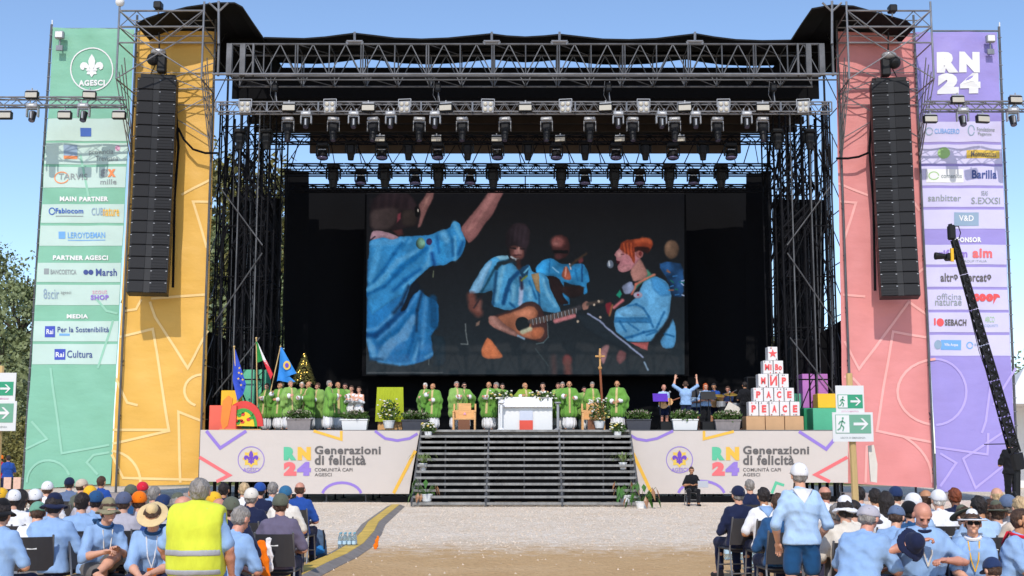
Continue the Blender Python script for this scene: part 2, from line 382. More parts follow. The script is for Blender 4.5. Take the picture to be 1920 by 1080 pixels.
def ik(s, w, L1, L2, pole):
    s, w, pole = Vector(s), Vector(w), Vector(pole); d = w-s; D = min(d.length, (L1+L2)*.995)
    n = d.normalized(); a = (L1*L1-L2*L2+D*D)/(2*D); h = math.sqrt(max(L1*L1-a*a, 0)); pp = (pole-n*pole.dot(n)).normalized()
    return s+n*a+pp*h, s+n*D
PROTO = {}
def proto(key, sit=True, lean=0., hands=None, pitch=0, yaw=0, knees=.13, feet=None, sleeves='short', legs='long', hand='relax', robe=False, poles=None, turn=0, vox=.018, vest=False, kneeback=0, cross=False, fat=0):
    hz = .50 if sit else .93; u = np.array((0, math.sin(lean), math.cos(lean))); pel = np.array((0, 0, hz)); X = np.array((1., 0, 0)); f = np.array((0, math.cos(lean), -math.sin(lean)))
    nb = pel+.53*u; hc = nb+.135*np.array((0, math.sin(lean*.6+.1), math.cos(lean*.6+.1)))+np.array((0, .012, 0))
    body, shirt, leg, shoe = [], [], [], []
    g = .016+fat
    def tor(e): return [cap(pel-X*.075+u*.02, pel+X*.075+u*.02, .115+e), cap(pel+u*.16-X*.06, pel+u*.16+X*.06, .103+e+fat), cap(pel+u*.34-X*.085, pel+u*.34+X*.085, .118+e),
                        cap(pel+u*.44-X*.138-f*.01, pel+u*.44+X*.138-f*.01, .062+e), cap(nb-u*.045, pel+u*.445-X*.135, .052+e, .050+e), cap(nb-u*.045, pel+u*.445+X*.135, .052+e, .050+e), cap(pel+u*.05, pel+u*.40, .11+e)]+[cap(pel-X*.062+u*.03, pel-X*.075+u*.38, .100+e+fat*.5), cap(pel+X*.062+u*.03, pel+X*.075+u*.38, .100+e+fat*.5)]
    body += tor(-.016)+[cap(nb-u*.05, hc-np.array((0, .02, .06)), .058, .054)]
    shirt += tor(g)+[cap(pel-X*.07-u*.03, pel+X*.07-u*.03, .142+fat)]+[cap(nb-u*.06, nb-u*.005, .075, .062)]
    extra = []
    hands = hands or [(-.13, .30, .62-.5+hz), (.13, .30, .62-.5+hz)]
    hk = hand if isinstance(hand, (tuple, list)) else (hand, hand)
    W = []
    for i, s in enumerate((-1, 1)):
        sh = pel+u*.445+X*s*.172; pole = (poles[i] if poles else (s*.8, -.5, -1))
        el, wr = ik(sh, hands[i], .295, .265, pole); el, wr = np.array(el), np.array(wr); d = (wr-el)/np.linalg.norm(wr-el)
        body += [cap(sh-X*s*.01, el, .043, .040), cap(el, el+(wr-el)*.35, .041, .042), cap(el+(wr-el)*.35, wr, .042, .027)]
        if sleeves == 'short': shirt += [cap(sh-X*s*.02, sh+(el-sh)*.86, .069, .068)]
        elif sleeves == 'rolled': shirt += [cap(sh-X*s*.02, el, .069, .064), cap(el, el+(wr-el)*.12, .062, .060)]
        elif sleeves == 'long': shirt += [cap(sh-X*s*.02, el, .069, .062), cap(el, el+(wr-el)*.9, .056, .042)]
        pn = Vector((-s*.35, .1, 1)) if not robe else Vector((s*1., .2, .3))
        M = frame_from(d+np.array((0, 0, -.05)), pn); extra.append(xf(HAND[hk[i]], M, wr+d*.01, mirror=(s < 0)))
        W.append((sh, el, wr, d))
    for i, s in enumerate((-1, 1)):
        hp = pel+X*s*.09
        if sit:
            kn = np.array((s*knees, .43, .50+.0)); an = np.array((s*knees, .40-kneeback, .085))
            if cross and s < 0: kn = np.array((-.02, .42, .66)); an = np.array((.24, .56, .50))
            if feet: an = np.array(feet[i])
        else:
            kn = np.array((s*(.095+.02*0), .02, .50)); an = np.array(feet[i] if feet else (s*.11, -.01, .085))
            if feet: kn = (hp+an)/2+np.array((0, .03, 0))
        toe = an+np.array((s*.03, .16, -.045))
        body += [cap(hp, kn, .084, .058), cap(kn, kn+(an-kn)*.4, .055, .056), cap(kn+(an-kn)*.4, an, .056, .037), cap(an, toe, .038, .03)]
        leg += [cap(hp, kn, .098, .072)] if legs == 'long' else [cap(hp, hp+(kn-hp)*(.85 if sit else .66), .100, .096)]
        if legs == 'long': leg += [cap(kn, kn+(an-kn)*.9, .070, .058)]
        shoe += [cap(an+np.array((0, -.03, -.04)), toe+np.array((0, .02, -.005)), .046, .038), cap(an+np.array((0, -.01, -.03)), an+np.array((0, -.01, .02)), .044, .044)]
    leg += [cap(pel-X*.075, pel+X*.075, .120), cap(pel+u*.06-X*.05, pel+u*.06+X*.05, .104)]
    Mh = Matrix.Rotation(yaw, 3, 'Z') @ Matrix.Rotation(-(pitch+lean*.6), 3, 'X')
    bm = npmesh('person_body', [blob(body, vox, .022), xf(HEAD, Mh, hc)]+extra)
    out = dict(lean=lean, body=bm, hc=Vector(hc), hr=Mh.to_euler(), wrists=[Vector(w[2])+Vector(w[3])*.08 for w in W], pel=pel, u=u)
    if robe:
        alb = [cap((0, 0, 1.12), (0, .0, .25), .14, .215, (1.08, .9, 1)), cap((-.1, 0, 1.33), (.1, 0, 1.33), .09)]
        ch = [cap((-.145, -.005, 1.39), (.145, -.005, 1.39), .088), cap((-.10, 0, 1.28), (.10, 0, 1.28), .150), cap((0, .0, 1.33), (0, .02, .62), .15, .255, (1.12, .85, 1)), cap(nb-u*.06, nb, .085, .07)]
        for (sh, el, wr, d) in W:
            alb += [cap(el, wr-d*.02, .06, .085)]
            ch += [cap(sh, el, .085, .12), cap(el, el+(wr-el)*.62, .12, .11), cap(el+np.array((0, 0, -.05)), el+np.array((0, -.02, -.25)), .09, .10), cap(el+(wr-el)*.5, el+(wr-el)*.5+np.array((0, 0, -.2)), .09, .05)]
        out['alb'] = npmesh('alb', [blob(alb, .022, .03, fold=.012, fs='v', cut=lowcut(.05))])
        out['chasuble'] = npmesh('chasuble', [blob(ch, .024, .05, fold=.016, fs='v', cut=lowcut(.47), seed=len(PROTO))])
        c2 = [(p[0], p[1], p[2], p[3]+.012, p[4]+.012, p[5]) for p in ch[:3]]
        out['stole'] = npmesh('stole', [blob(c2, .018, .05, fold=.016, fs='v', seed=len(PROTO), cut=lambda g: np.maximum(np.maximum(np.abs(g[..., 0])-.038, .02-g[..., 1]), .6-g[..., 2]))])
    else:
        out['shirt'] = npmesh('shirt', [blob(shirt, vox, .016, fold=.009, fs=1.45, cut=lowcut(hz-.035 if sit else hz-.04), seed=len(PROTO))])
        out['trousers'] = npmesh('trousers', [blob(leg, vox, .03, fold=.005, fs=1.2, seed=len(PROTO)+2)])
    out['shoes'] = npmesh('shoes', [blob(shoe, .014, .02, cut=lambda g: .004-g[..., 2])])
    if vest:
        t2 = [(p[0], p[1], p[2], p[3]+.018, p[4]+.018, p[5]) for p in tor(g)]
        out['vest'] = npmesh('vest', [blob(t2, .014, .03, fold=.007, fs=.8, cut=lambda q: np.maximum(hz-.12-q[..., 2], np.abs(q[..., 0])-.235))])
        t3 = [(p[0], p[1], p[2], p[3]+.024, p[4]+.024, p[5]) for p in tor(g)]
        out['bands'] = [npmesh('reflective_band', [blob(t3, .012, .03, fold=.007, fs=.8, cut=lambda q, z=z: np.maximum(np.abs(q[..., 2]-z)-.027, np.abs(q[..., 0])-.232))]) for z in (hz+.14, hz-.03)]
    # lanyard
    mb = MB(); fr = pel+u*.34+f*(.118+g+.012); zt = pel+u*.50+f*.075
    for s in (-1, 1): mb.path([zt+X*s*.055, fr+X*s*.035-u*.02+f*.004, fr-u*.14+f*.006], .0075, 4)
    out['lanyard'] = mb.mesh('lanyard')
    mb = MB(); c_ = fr-u*.20+f*.012; mb.box(tuple(c_), (.085, .006, .115), Matrix.Rotation(-lean, 3, 'X')); out['badge'] = mb.mesh('badge')
    PROTO[key] = out
    return out
def ob(name, me, m, parent, loc=None, rot=None, label=None):
    o = bpy.data.objects.new(name, me)
    if len(me.materials) == 0: me.materials.append(m)
    o.material_slots[0].link = 'OBJECT'; o.material_slots[0].material = m; o.parent = parent
    if loc is not None: o.location = loc
    if rot is not None: o.rotation_euler = rot
    if label: o['label'] = label
    return link(o)
def person(key, label, loc, rz, skin=0, shirt='lblue', legs='navy', shoes='black', hair=('short', 'brown'), hat=None, scale=1., group=None, face=False, scarf=None, glasses=False, beard=None, lan=None, badge=None, stole='stole', width=1.):
    p = PROTO[key]; t = thing('person', label, 'person', loc, group, rz); t.scale = (scale*width, scale*width, scale)
    ob('body', p['body'], SKIN[skin], t)
    if 'shirt' in p:
        ob('shirt', p['shirt'], C[shirt], t); ob('trousers', p['trousers'], C[legs], t)
    else:
        ob('alb', p['alb'], C['white'], t)
        if shirt: ob('chasuble', p['chasuble'], C[shirt], t)
        if shirt and stole: ob('stole', p['stole'], C[stole], t)
    ob('shoes', p['shoes'], C[shoes], t)
    hc, hr = p['hc'], p['hr']
    if hair: ob('hair', HAIRM[hair[0]], HAIR[hair[1]], t, hc, hr)
    if hat:
        ob('hat', HATM[hat[0]], C[hat[1]], t, hc, hr)
        if len(hat) > 2: ob('hat_band', BANDM, C[hat[2]], t, hc, hr)
    if beard: ob('beard', _beard, HAIR[beard], t, hc, hr)
    if face or glasses:
        if glasses: ob('sunglasses', GLASSM, C['black'], t, hc, hr)
        else: ob('eyes', EYEM, MATS['eye_dark'], t, hc, hr)
        ob('eyebrows', BROWM, HAIR['brown'], t, hc, hr)
    if scarf:
        o = ob('neckerchief', SCARFM, C[scarf], t, hc, (-p['lean']*1.1, 0, 0)); o.scale = (1.3, 1.35, 1.15) if 'vest' in p else (1.12, 1.15, 1.1)
    if 'vest' in p:
        ob('vest', p['vest'], C['hiviz'], t)
        for b in p['bands']: ob('reflective_band', b, C['silver'], t)
    if lan: ob('lanyard', p['lanyard'], C[lan], t)
    if badge: ob('badge', p['badge'], C[badge], t)
    return t
mat('eye_dark', (.03, .02, .018), .2)
def top_of(key, hat): return PROTO[key]['hc'].z+(.121 if not hat else .150 if hat[0] == 'cap' else .175)

proto('seat', lean=.08, hands=[(-.14, .26, .66), (.14, .28, .64)])
proto('seatfwd', lean=.42, hands=[(-.12, .45, .62), (.10, .46, .63)], pitch=.25)
proto('seatback', lean=.0, hands=[(-.12, .24, .66), (.12, .24, .66)], sleeves='long')
proto('knees', lean=.38, hands=[(-.05, .52, .60), (.05, .53, .58)], pitch=.5, legs='short', sleeves='rolled', vox=.015, knees=.17)
proto('kneesup', lean=.22, hands=[(-.05, .40, .58), (.05, .41, .57)], pitch=-.2, legs='short', sleeves='short', vox=.015, knees=.16)
proto('crossleg', lean=.38, hands=[(-.02, .47, .74), (.14, .50, .72)], pitch=-.22, legs='short', sleeves='rolled', vox=.015, cross=True, hand=('relax', 'grip'))
proto('holding', lean=.12, hands=[(-.13, .26, .74), (.11, .30, .92)], pitch=.55, legs='long', sleeves='short', vox=.015, hand='grip', poles=[(-1, -.2, -.6), (1, 0, -.4)], fat=.02)
proto('stand', sit=False, hands=[(-.22, .14, .90), (.22, .16, .92)], legs='short', sleeves='rolled', vox=.014, hand='relax', feet=[(-.15, 0, .085), (.15, .02, .085)], pitch=.1)
proto('vest', sit=False, hands=[(-.24, .16, .90), (.27, .12, .86)], legs='long', sleeves='short', vox=.015, vest=True, fat=.03, yaw=.25)
proto('armsup', sit=False, hands=[(-.34, .12, 1.80), (.40, .10, 1.80)], sleeves='rolled', hand='open', poles=[(-1, -.2, -.3), (1, -.2, -.3)])
proto('playing', sit=False, hands=[(.04, .26, 1.08), (.42, .30, 1.26)], legs='short', sleeves='short', hand='grip', pitch=.25)
proto('standlong', sit=False, hands=[(-.10, .24, 1.12), (.10, .26, 1.10)], sleeves='short')
proto('laptop', lean=.02, hands=[(-.12, .26, .70), (.12, .26, .70)], pitch=.15, knees=.16)
proto('priest', sit=False, hands=[(-.03, .27, 1.17), (.03, .27, 1.17)], robe=True, legs='long', pitch=.12, vox=.022)
proto('priestarm', sit=False, hands=[(-.16, .30, 1.12), (.20, .36, 1.18)], robe=True, pitch=.1, vox=.022)
proto('priestwide', sit=False, hands=[(-.24, .30, 1.20), (.24, .30, 1.22)], robe=True, pitch=0, yaw=.3, vox=.022)
proto('priestturn', sit=False, hands=[(-.05, .26, 1.10), (.16, .30, 1.30)], robe=True, pitch=.2, yaw=-.5, vox=.022)
proto('priestlow', sit=False, hands=[(-.12, .24, 1.02), (.12, .24, 1.00)], robe=True, pitch=.3, vox=.022)
# ------------------------------------------------------------------ ground
def ground_mat():
    m = bpy.data.materials.new('dirt_and_gravel'); m.use_nodes = True; t = m.node_tree; b = t.nodes['Principled BSDF']; L = t.links.new
    b.inputs['Roughness'].default_value = .95; b.inputs['Specular IOR Level'].default_value = .15
    tc = t.nodes.new('ShaderNodeTexCoord')
    def noise(s, d=6, r=.6):
        n = t.nodes.new('ShaderNodeTexNoise'); n.inputs['Scale'].default_value = s; n.inputs['Detail'].default_value = d; n.inputs['Roughness'].default_value = r; L(tc.outputs['Object'], n.inputs[0]); return n
    def ramp(f, stops):
        r = t.nodes.new('ShaderNodeValToRGB'); r.color_ramp.elements[0].position = stops[0][0]; r.color_ramp.elements[1].position = stops[-1][0]
        r.color_ramp.elements[0].color = (*lin(stops[0][1]), 1); r.color_ramp.elements[1].color = (*lin(stops[-1][1]), 1)
        for p, c in stops[1:-1]: e = r.color_ramp.elements.new(p); e.color = (*lin(c), 1)
        L(f, r.inputs[0]); return r
    def mix(f, a, c):
        x = t.nodes.new('ShaderNodeMix'); x.data_type = 'RGBA'; L(f, x.inputs[0]); L(a, x.inputs[6]); L(c, x.inputs[7]); return x.outputs[2]
    def math_(op, a, v):
        x = t.nodes.new('ShaderNodeMath'); x.operation = op
        L(a, x.inputs[0]); (L(v, x.inputs[1]) if not isinstance(v, (int, float)) else setattr(x.inputs[1], 'default_value', v)); return x.outputs[0]
    n1 = noise(.5, 8, .7); n2 = noise(14, 4, .7); n3 = noise(2.5, 5, .65)
    vo = t.nodes.new('ShaderNodeTexVoronoi'); vo.inputs['Scale'].default_value = 11; L(tc.outputs['Object'], vo.inputs[0])
    vs = t.nodes.new('ShaderNodeSeparateColor'); L(vo.outputs['Color'], vs.inputs[0])
    grav = ramp(vs.outputs[0], [(0, '#d6bda0'), (.3, '#ead4b8'), (.65, '#f3dfc8'), (1, '#fcefde')])
    dirt = ramp(n1.outputs[0], [(.32, '#bd9566'), (.5, '#cfa878'), (.68, '#dfbc90')])
    fine = ramp(n2.outputs[0], [(.3, '#c39b6c'), (.7, '#e2c092')])
    d2 = mix(n3.outputs[0], dirt.outputs[0], fine.outputs[0])
    sx = t.nodes.new('ShaderNodeSeparateXYZ'); L(tc.outputs['Object'], sx.inputs[0])
    edge = math_('ADD', sx.outputs['Y'], math_('MULTIPLY', math_('SUBTRACT', n3.outputs[0], .5), 9.0))
    edge = math_('ADD', edge, math_('MULTIPLY', math_('SUBTRACT', n2.outputs[0], .5), 2.5))
    mr = t.nodes.new('ShaderNodeMapRange'); mr.inputs[1].default_value = 21.2; mr.inputs[2].default_value = 24.6; L(edge, mr.inputs[0])
    pt = ramp(noise(.35, 5, .7).outputs[0], [(.35, '#d8c2a8'), (.6, '#f2e2cf')]); mg = t.nodes.new('ShaderNodeMix'); mg.data_type = 'RGBA'; mg.inputs[0].default_value = .35; L(grav.outputs[0], mg.inputs[6]); L(pt.outputs[0], mg.inputs[7])
    c = mix(mr.outputs[0], d2, mg.outputs[2])
    far = t.nodes.new('ShaderNodeMapRange'); far.inputs[1].default_value = 62; far.inputs[2].default_value = 68; L(sx.outputs['Y'], far.inputs[0])
    gr = ramp(n1.outputs[0], [(.3, '#4d5a2c'), (.7, '#7f7f48')])
    c = mix(far.outputs[0], c, gr.outputs[0]); L(c, b.inputs['Base Color'])
    bp = t.nodes.new('ShaderNodeBump'); bp.inputs['Strength'].default_value = .8; bp.inputs['Distance'].default_value = .05
    h = math_('ADD', vo.outputs['Distance'], n2.outputs[0]); L(h, bp.inputs['Height']); L(bp.outputs[0], b.inputs['Normal'])
    return m
me = bpy.data.meshes.new('ground'); q = 1500
me.from_pydata([(-q, -200, 0), (q, -200, 0), (q, 2600, 0), (-q, 2600, 0)], [], [(0, 1, 2, 3)]); me.materials.append(ground_mat())
tag(link(bpy.data.objects.new('ground', me)), kind='structure')
# loose stones on the gravel and on the dirt
M_stone = mat('stone', '#e0cdb8', .9, c2='#c4ac92', vscale=.8)
mb = MB(); r_ = random.Random(3)
for i in range(15000):
    y = r_.uniform(21.5, 41) if i > 700 else r_.uniform(12, 23); x = r_.uniform(-15, 15)
    if i > 700 and y < 24 and r_.random() > (y-21.5)/2.5: continue
    s = r_.uniform(.010, .030); a = r_.random()*6
    o = [(x+s*math.cos(a+k*1.57)*r_.uniform(.6, 1.2), y+s*math.sin(a+k*1.57)*r_.uniform(.6, 1.2), -.004) for k in range(4)]
    mb.add(o+[(x, y, s*.9)], [(0, 1, 4), (1, 2, 4), (2, 3, 4), (3, 0, 4)])
o = part('gravel', mb, M_stone); o['kind'] = 'stuff'
# cable ramp: yellow lid between grey ramps, in segments
M_yel = mat('cable_ramp_yellow', '#d9b455', .6, var=.25, vscale=3); M_rub = mat('cable_ramp_grey', '#8a817a', .8, var=.25, vscale=3)
ctr = [(742, 950), (722, 966), (700, 984), (690, 1002), (668, 1026), (636, 1046), (600, 1062), (560, 1082), (520, 1102)]
cp = [G(*p) for p in ctr]
# smooth, cut in 0.95 m pieces
path = []
for i in range(len(cp)-1):
    n = max(1, round((cp[i+1]-cp[i]).length/1.0)); path += [cp[i].lerp(cp[i+1], k/n) for k in range(n)]
path.append(cp[-1])
ramp = thing('cable_ramp', 'long yellow and grey cable protector ramp crossing the gravel beside the stage stairs', 'cable ramp', tuple(path[-1]))
for a, b in zip(path[:-1], path[1:]):
    d = (b-a); L_ = d.length-.012; d.normalize(); n = Vector((-d.y, d.x, 0)); a2 = a+d*.006
    w = .135; mb = MB()
    for s in (-1, 1):
        vs = [a2+n*s*w*2.2, a2+n*s*w, a2+n*s*w+Vector((0, 0, .075)), a2+n*s*w*2.2+Vector((0, 0, .008))]
        vs += [v+d*L_ for v in vs]
        mb2 = MB(); mb2.add(vs, [(0, 1, 2, 3), (4, 5, 6, 7), (0, 1, 5, 4), (1, 2, 6, 5), (2, 3, 7, 6), (3, 0, 4, 7)]); part('ramp_side', mb2, M_rub, ramp)
    Mq = Matrix((n, d, Vector((0, 0, 1)))).transposed(); mb.box(a2+d*L_/2+Vector((0, 0, .04)), (w*2-.006, L_, .08), Mq, bev=.01); part('ramp_lid', mb, M_yel, ramp)

# ------------------------------------------------------------------ stage platform
SY = 43.5; SZ = P(982, 807, SY).z
xl, xr = P(376, 806, SY).x, P(1590, 806, SY).x
stage = thing('stage_platform', 'wide raised stage platform with dark scaffold legs under its deck', 'stage', (0, 50, 0))
mb = MB(); mb.box(((xl+xr)/2, SY+7.2, SZ-.06), (xr-xl, 14.0, .12)); part('deck', mb, M_black, stage)
mb = MB(); mb.box(((xl+xr)/2, SY+.16, SZ-.08), (xr-xl, .08, .2)); part('deck_edge', mb, M_deck, stage)
k = 0
for i in range(17):
    x = xl+.25+(xr-xl-.5)*i/16
    for y in (SY+.35, SY+2.4, SY+4.5):
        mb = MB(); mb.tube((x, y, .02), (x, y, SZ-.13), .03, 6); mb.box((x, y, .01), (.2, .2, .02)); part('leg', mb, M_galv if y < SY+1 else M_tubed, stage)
for y in (SY+.35, SY+2.4, SY+4.5):
    for i in range(16):
        x = xl+.25+(xr-xl-.5)*i/16; x2 = xl+.25+(xr-xl-.5)*(i+1)/16
        mb = MB(); mb.tube((x, y+.05, .25), (x2, y+.05, SZ-.3) if i % 2 else (x2, y+.05, .25), .02, 5)
        part('brace', mb, M_tubed, stage)
mb = MB(); mb.box(((xl+xr)/2, SY+6.4, SZ/2), (xr-xl, .05, SZ-.2)); part('rear_skirt', mb, M_black, stage)
# metal foot plates in front of the gap under the stage
mb = MB(); mb.box(((xl+xr)/2+3, SY+.05, .12), (xr-xl-7, .05, .2)); part('base_skirt', mb, M_black, stage)

# stairs
st = thing('stage_stairs', 'wide open steel stairs climbing from the gravel to the middle of the stage', 'stairs', (0, 41, 0))
xa, xb = P(790, 815, SY).x, P(1181, 815, SY).x; NS = 12; yb = 40.15
for i in range(NS+1):
    z = SZ*(1-i/(NS+.6))-.02; y = SY-.02-(SY-yb)*i/NS
    mb = MB(); mb.box(((xa+xb)/2, y, z), (xb-xa, .27, .085), bev=.01); part('tread', mb, mat('stair_tread', '#8e8b86', .45, .3, var=.3, vscale=1.5, stretch=(3, 1, 1)), st)
for fx in (0, .325, .66, 1):
    x = xa+(xb-xa)*fx
    d = Vector((0, yb-SY, -SZ+.2)); ln = d.length; ang = math.atan2(d.z, d.y)
    mb = MB(); mb.tube((x, SY-.02, SZ-.16), (x, yb-.0, .12), .055, 6); part('stringer', mb, M_galv, st)
    for i in (0, 3, 6, 9, 12):
        y = SY-.15-(SY-yb)*i/NS; z = SZ*(1-i/(NS+.6)); mb = MB(); mb.tube((x, y, .02), (x, y, z+.03), .032, 6); part('post', mb, M_galv, st)
    for i in range(NS):
        y = SY-.155-(SY-yb)*i/NS; z = SZ*(1-i/(NS+.6)); mb = MB(); mb.box((x, y-.02, z-.12), (.05, .04, .19)); part('step_bracket', mb, M_galv, st)
mb = MB(); mb.box(((xa+xb)/2, SY+.7, .9), (xb-xa-.1, .03, 1.7)); part('rear_cloth', mb, M_black, st)

# ------------------------------------------------------------------ printed sheets (banners)
def fold_y(seed, amp):
    def f(x, z):
        d = mnoise.noise(Vector((x*.45+seed, z*.22, seed)))*1.0+mnoise.noise(Vector((x*1.3+z*.5, z*.45-x*.3+seed, 3)))*.7+mnoise.noise(Vector((x*.9-z*.6, z*.3+x*.5, seed+5)))*.6+mnoise.noise(Vector((x*.8, z*3.4, seed+9)))*.13
        return -amp*d
    return f
class Sheet:
    """a hanging printed cloth: quad given by its four corners, with shallow folds; prints follow its surface"""
    def __init__(s, tl, tr, br, bl, Y, seed, amp=.05):
        s.c = [P(*p, Y) for p in (tl, tr, br, bl)]; s.Y = Y; s.f = fold_y(seed, amp)
    def at(s, v, off): return Vector((v.x, s.Y+s.f(v.x, v.z)-off, v.z))
    def quad(s, c, nx, nz, off=0):
        mb = MB(); tl, tr, br, bl = c
        vs = []
        for j in range(nz+1):
            for i in range(nx+1):
                u, w = i/nx, j/nz; vs.append(s.at((tl.lerp(tr, u)).lerp(bl.lerp(br, u), w), off))
        mb.add(vs, [(j*(nx+1)+i, (j+1)*(nx+1)+i, (j+1)*(nx+1)+i+1, j*(nx+1)+i+1) for j in range(nz) for i in range(nx)]); mb.smooth = True
        return mb
    def base(s, nx=24, nz=130): return s.quad(s.c, nx, nz)
    def pxquad(s, pts, nx, nz, off): return s.quad([P(*p, s.Y) for p in pts], nx, nz, off)
    def stroke(s, pts, w, off=.012, closed=False):
        """a printed line along photo points, w in photo pixels"""
        W = w/S(s.Y)/2; v = [P(*p, s.Y) for p in pts]
        if closed: v = v+[v[0]]
        mb = MB(); out = []
        for i in range(len(v)):
            a = v[max(i-1, 0)] if not (closed and i == 0) else v[-2]; b = v[min(i+1, len(v)-1)] if not (closed and i == len(v)-1) else v[1]
            d1 = (v[i]-a); d2 = (b-v[i])
            d1 = d1.normalized() if d1.length > 1e-6 else d2.normalized(); d2 = d2.normalized() if d2.length > 1e-6 else d1
            t = (d1+d2); t = t.normalized() if t.length > .05 else d1
            n = Vector((t.z, 0, -t.x)); k = W/max(.45, abs(n.dot(Vector((d1.z, 0, -d1.x))))); out.append((v[i]+n*k, v[i]-n*k))
        for (a, b), (c, d) in zip(out[:-1], out[1:]):
            m = max(1, int((c-a).length/.2))
            for k in range(m):
                q = [a.lerp(c, k/m), b.lerp(d, k/m), b.lerp(d, (k+1)/m), a.lerp(c, (k+1)/m)]; mb.add([s.at(x, off) for x in q], [(0, 1, 2, 3)])
        mb.smooth = True
        return mb
    def poly(s, pts, off=.013):
        mb = MB(); mb.add([s.at(P(*p, s.Y), off) for p in pts], [tuple(range(len(pts)))]); return mb
def arc(cx, cy, rx, ry, a0, a1, n=14): return [(cx+rx*math.cos(R(a0+(a1-a0)*i/n)), cy-ry*math.sin(R(a0+(a1-a0)*i/n))) for i in range(n+1)]
_tc = {}
def text_verts(txt, bold=0.0, shear=0):
    k = (txt, bold, shear)
    if k in _tc: return _tc[k]
    cu = bpy.data.curves.new('t', 'FONT'); cu.body = txt; cu.offset = bold; cu.shear = shear; cu.resolution_u = 3; cu.space_character = 1+bold*2.5
    o = bpy.data.objects.new('t', cu); COL.objects.link(o); me = bpy.data.meshes.new_from_object(o.evaluated_get(bpy.context.evaluated_depsgraph_get())) if False else None
    dg = _dg(); me = bpy.data.meshes.new_from_object(o, depsgraph=dg) if me is None else me
    v = [tuple(x.co) for x in me.vertices]; f = [tuple(p.vertices) for p in me.polygons]
    bpy.data.objects.remove(o); bpy.data.curves.remove(cu); bpy.data.meshes.remove(me)
    _tc[k] = (v, f); return _tc[k]
def _dg(): return bpy.context.evaluated_depsgraph_get()
def text_on(sheet, txt, x0, y0, x1, y1, bold=.02, off=.016, shear=0, fn=None):
    """lettering filling the photo rectangle x0..x1, y0..y1 on a sheet (or through fn(px,py)->point)"""
    v, f = text_verts(txt, bold, shear)
    xs = [a[0] for a in v]; ys = [a[1] for a in v]; ax, bx, ay, by = min(xs), max(xs), min(ys), max(ys)
    mb = MB()
    g = fn or (lambda px, py: sheet.at(P(px, py, sheet.Y), off))
    mb.add([g(x0+(a[0]-ax)/(bx-ax)*(x1-x0), y1-(a[1]-ay)/(by-ay)*(y1-y0)) for a in v], f)
    return mb
def inkm(n, c): return mat('ink_'+n, c, .55)
INK = {k: inkm(k, c) for k, c in dict(white='#e4e2e0', green='#58b78e', yellow='#e6b23e', red='#e26a6c', purple='#8f74c4', dark='#5f5a58', grey='#8f9696', blue='#3c63b0', lblue='#6fa6dc', violet='#6a3fb0',
     orange='#e88a50', gold='#ddb94a', navy='#3b4c8a', pink='#d9a0b8', navyblue='#3a4ab0', slate='#8da3b8', ogreen='#9cc27a', cred='#e05050').items()}
def fleur(sheet, parent, cx, cy, r, m_sh, m_ring, m_bg=None, off=.014):
    """a round badge with a three petalled lily"""
    if m_bg: part('emblem_star', sheet.poly([(cx+r*(.70 if i % 2 == 0 else .5)*math.sin(i*math.pi/8), cy-r*.08-r*(.70 if i % 2 == 0 else .5)*math.cos(i*math.pi/8)) for i in range(16)], off-.004), m_bg, parent)
    part('emblem_ring', sheet.stroke(arc(cx, cy, r, r, 0, 360, 30)[:-1], max(1.4, r*.06), off, closed=True), m_ring, parent)
    k = r/1.0; mb = MB()
    def add(pts): mb.add([sheet.at(P(cx+x*k, cy-r*.06-y*k, sheet.Y), off) for x, y in pts], [tuple(range(len(pts)))])
    add([(0, .66), (.11, .50), (.17, .34), (.14, .12), (.07, -.05), (-.07, -.05), (-.14, .12), (-.17, .34), (-.11, .50)])
    for s in (-1, 1):
        add([(s*x, y) for x, y in [(.09, -.05), (.14, .12), (.26, .26), (.42, .28), (.52, .20), (.56, .08), (.44, .04)]][::s])
        add([(s*x, y) for x, y in [(.56, .08), (.52, -.04), (.42, -.09), (.34, -.04), (.38, .02), (.44, .04)]][::s])
        add([(s*x, y) for x, y in [(.09, -.05), (.26, .26), (.30, .12), (.24, -.02), (.20, -.05)]][::s])
        add([(s*x, y) for x, y in [(.03, -.15), (.20, -.15), (.24, -.28), (.14, -.30), (.08, -.24)]][::s])
    add([(-.26, -.05), (-.26, -.13), (.26, -.13), (.26, -.05)]); add([(-.08, -.13), (-.11, -.28), (0, -.44), (.11, -.28), (.08, -.13)])
    part('emblem_lily', mb, m_sh, parent)

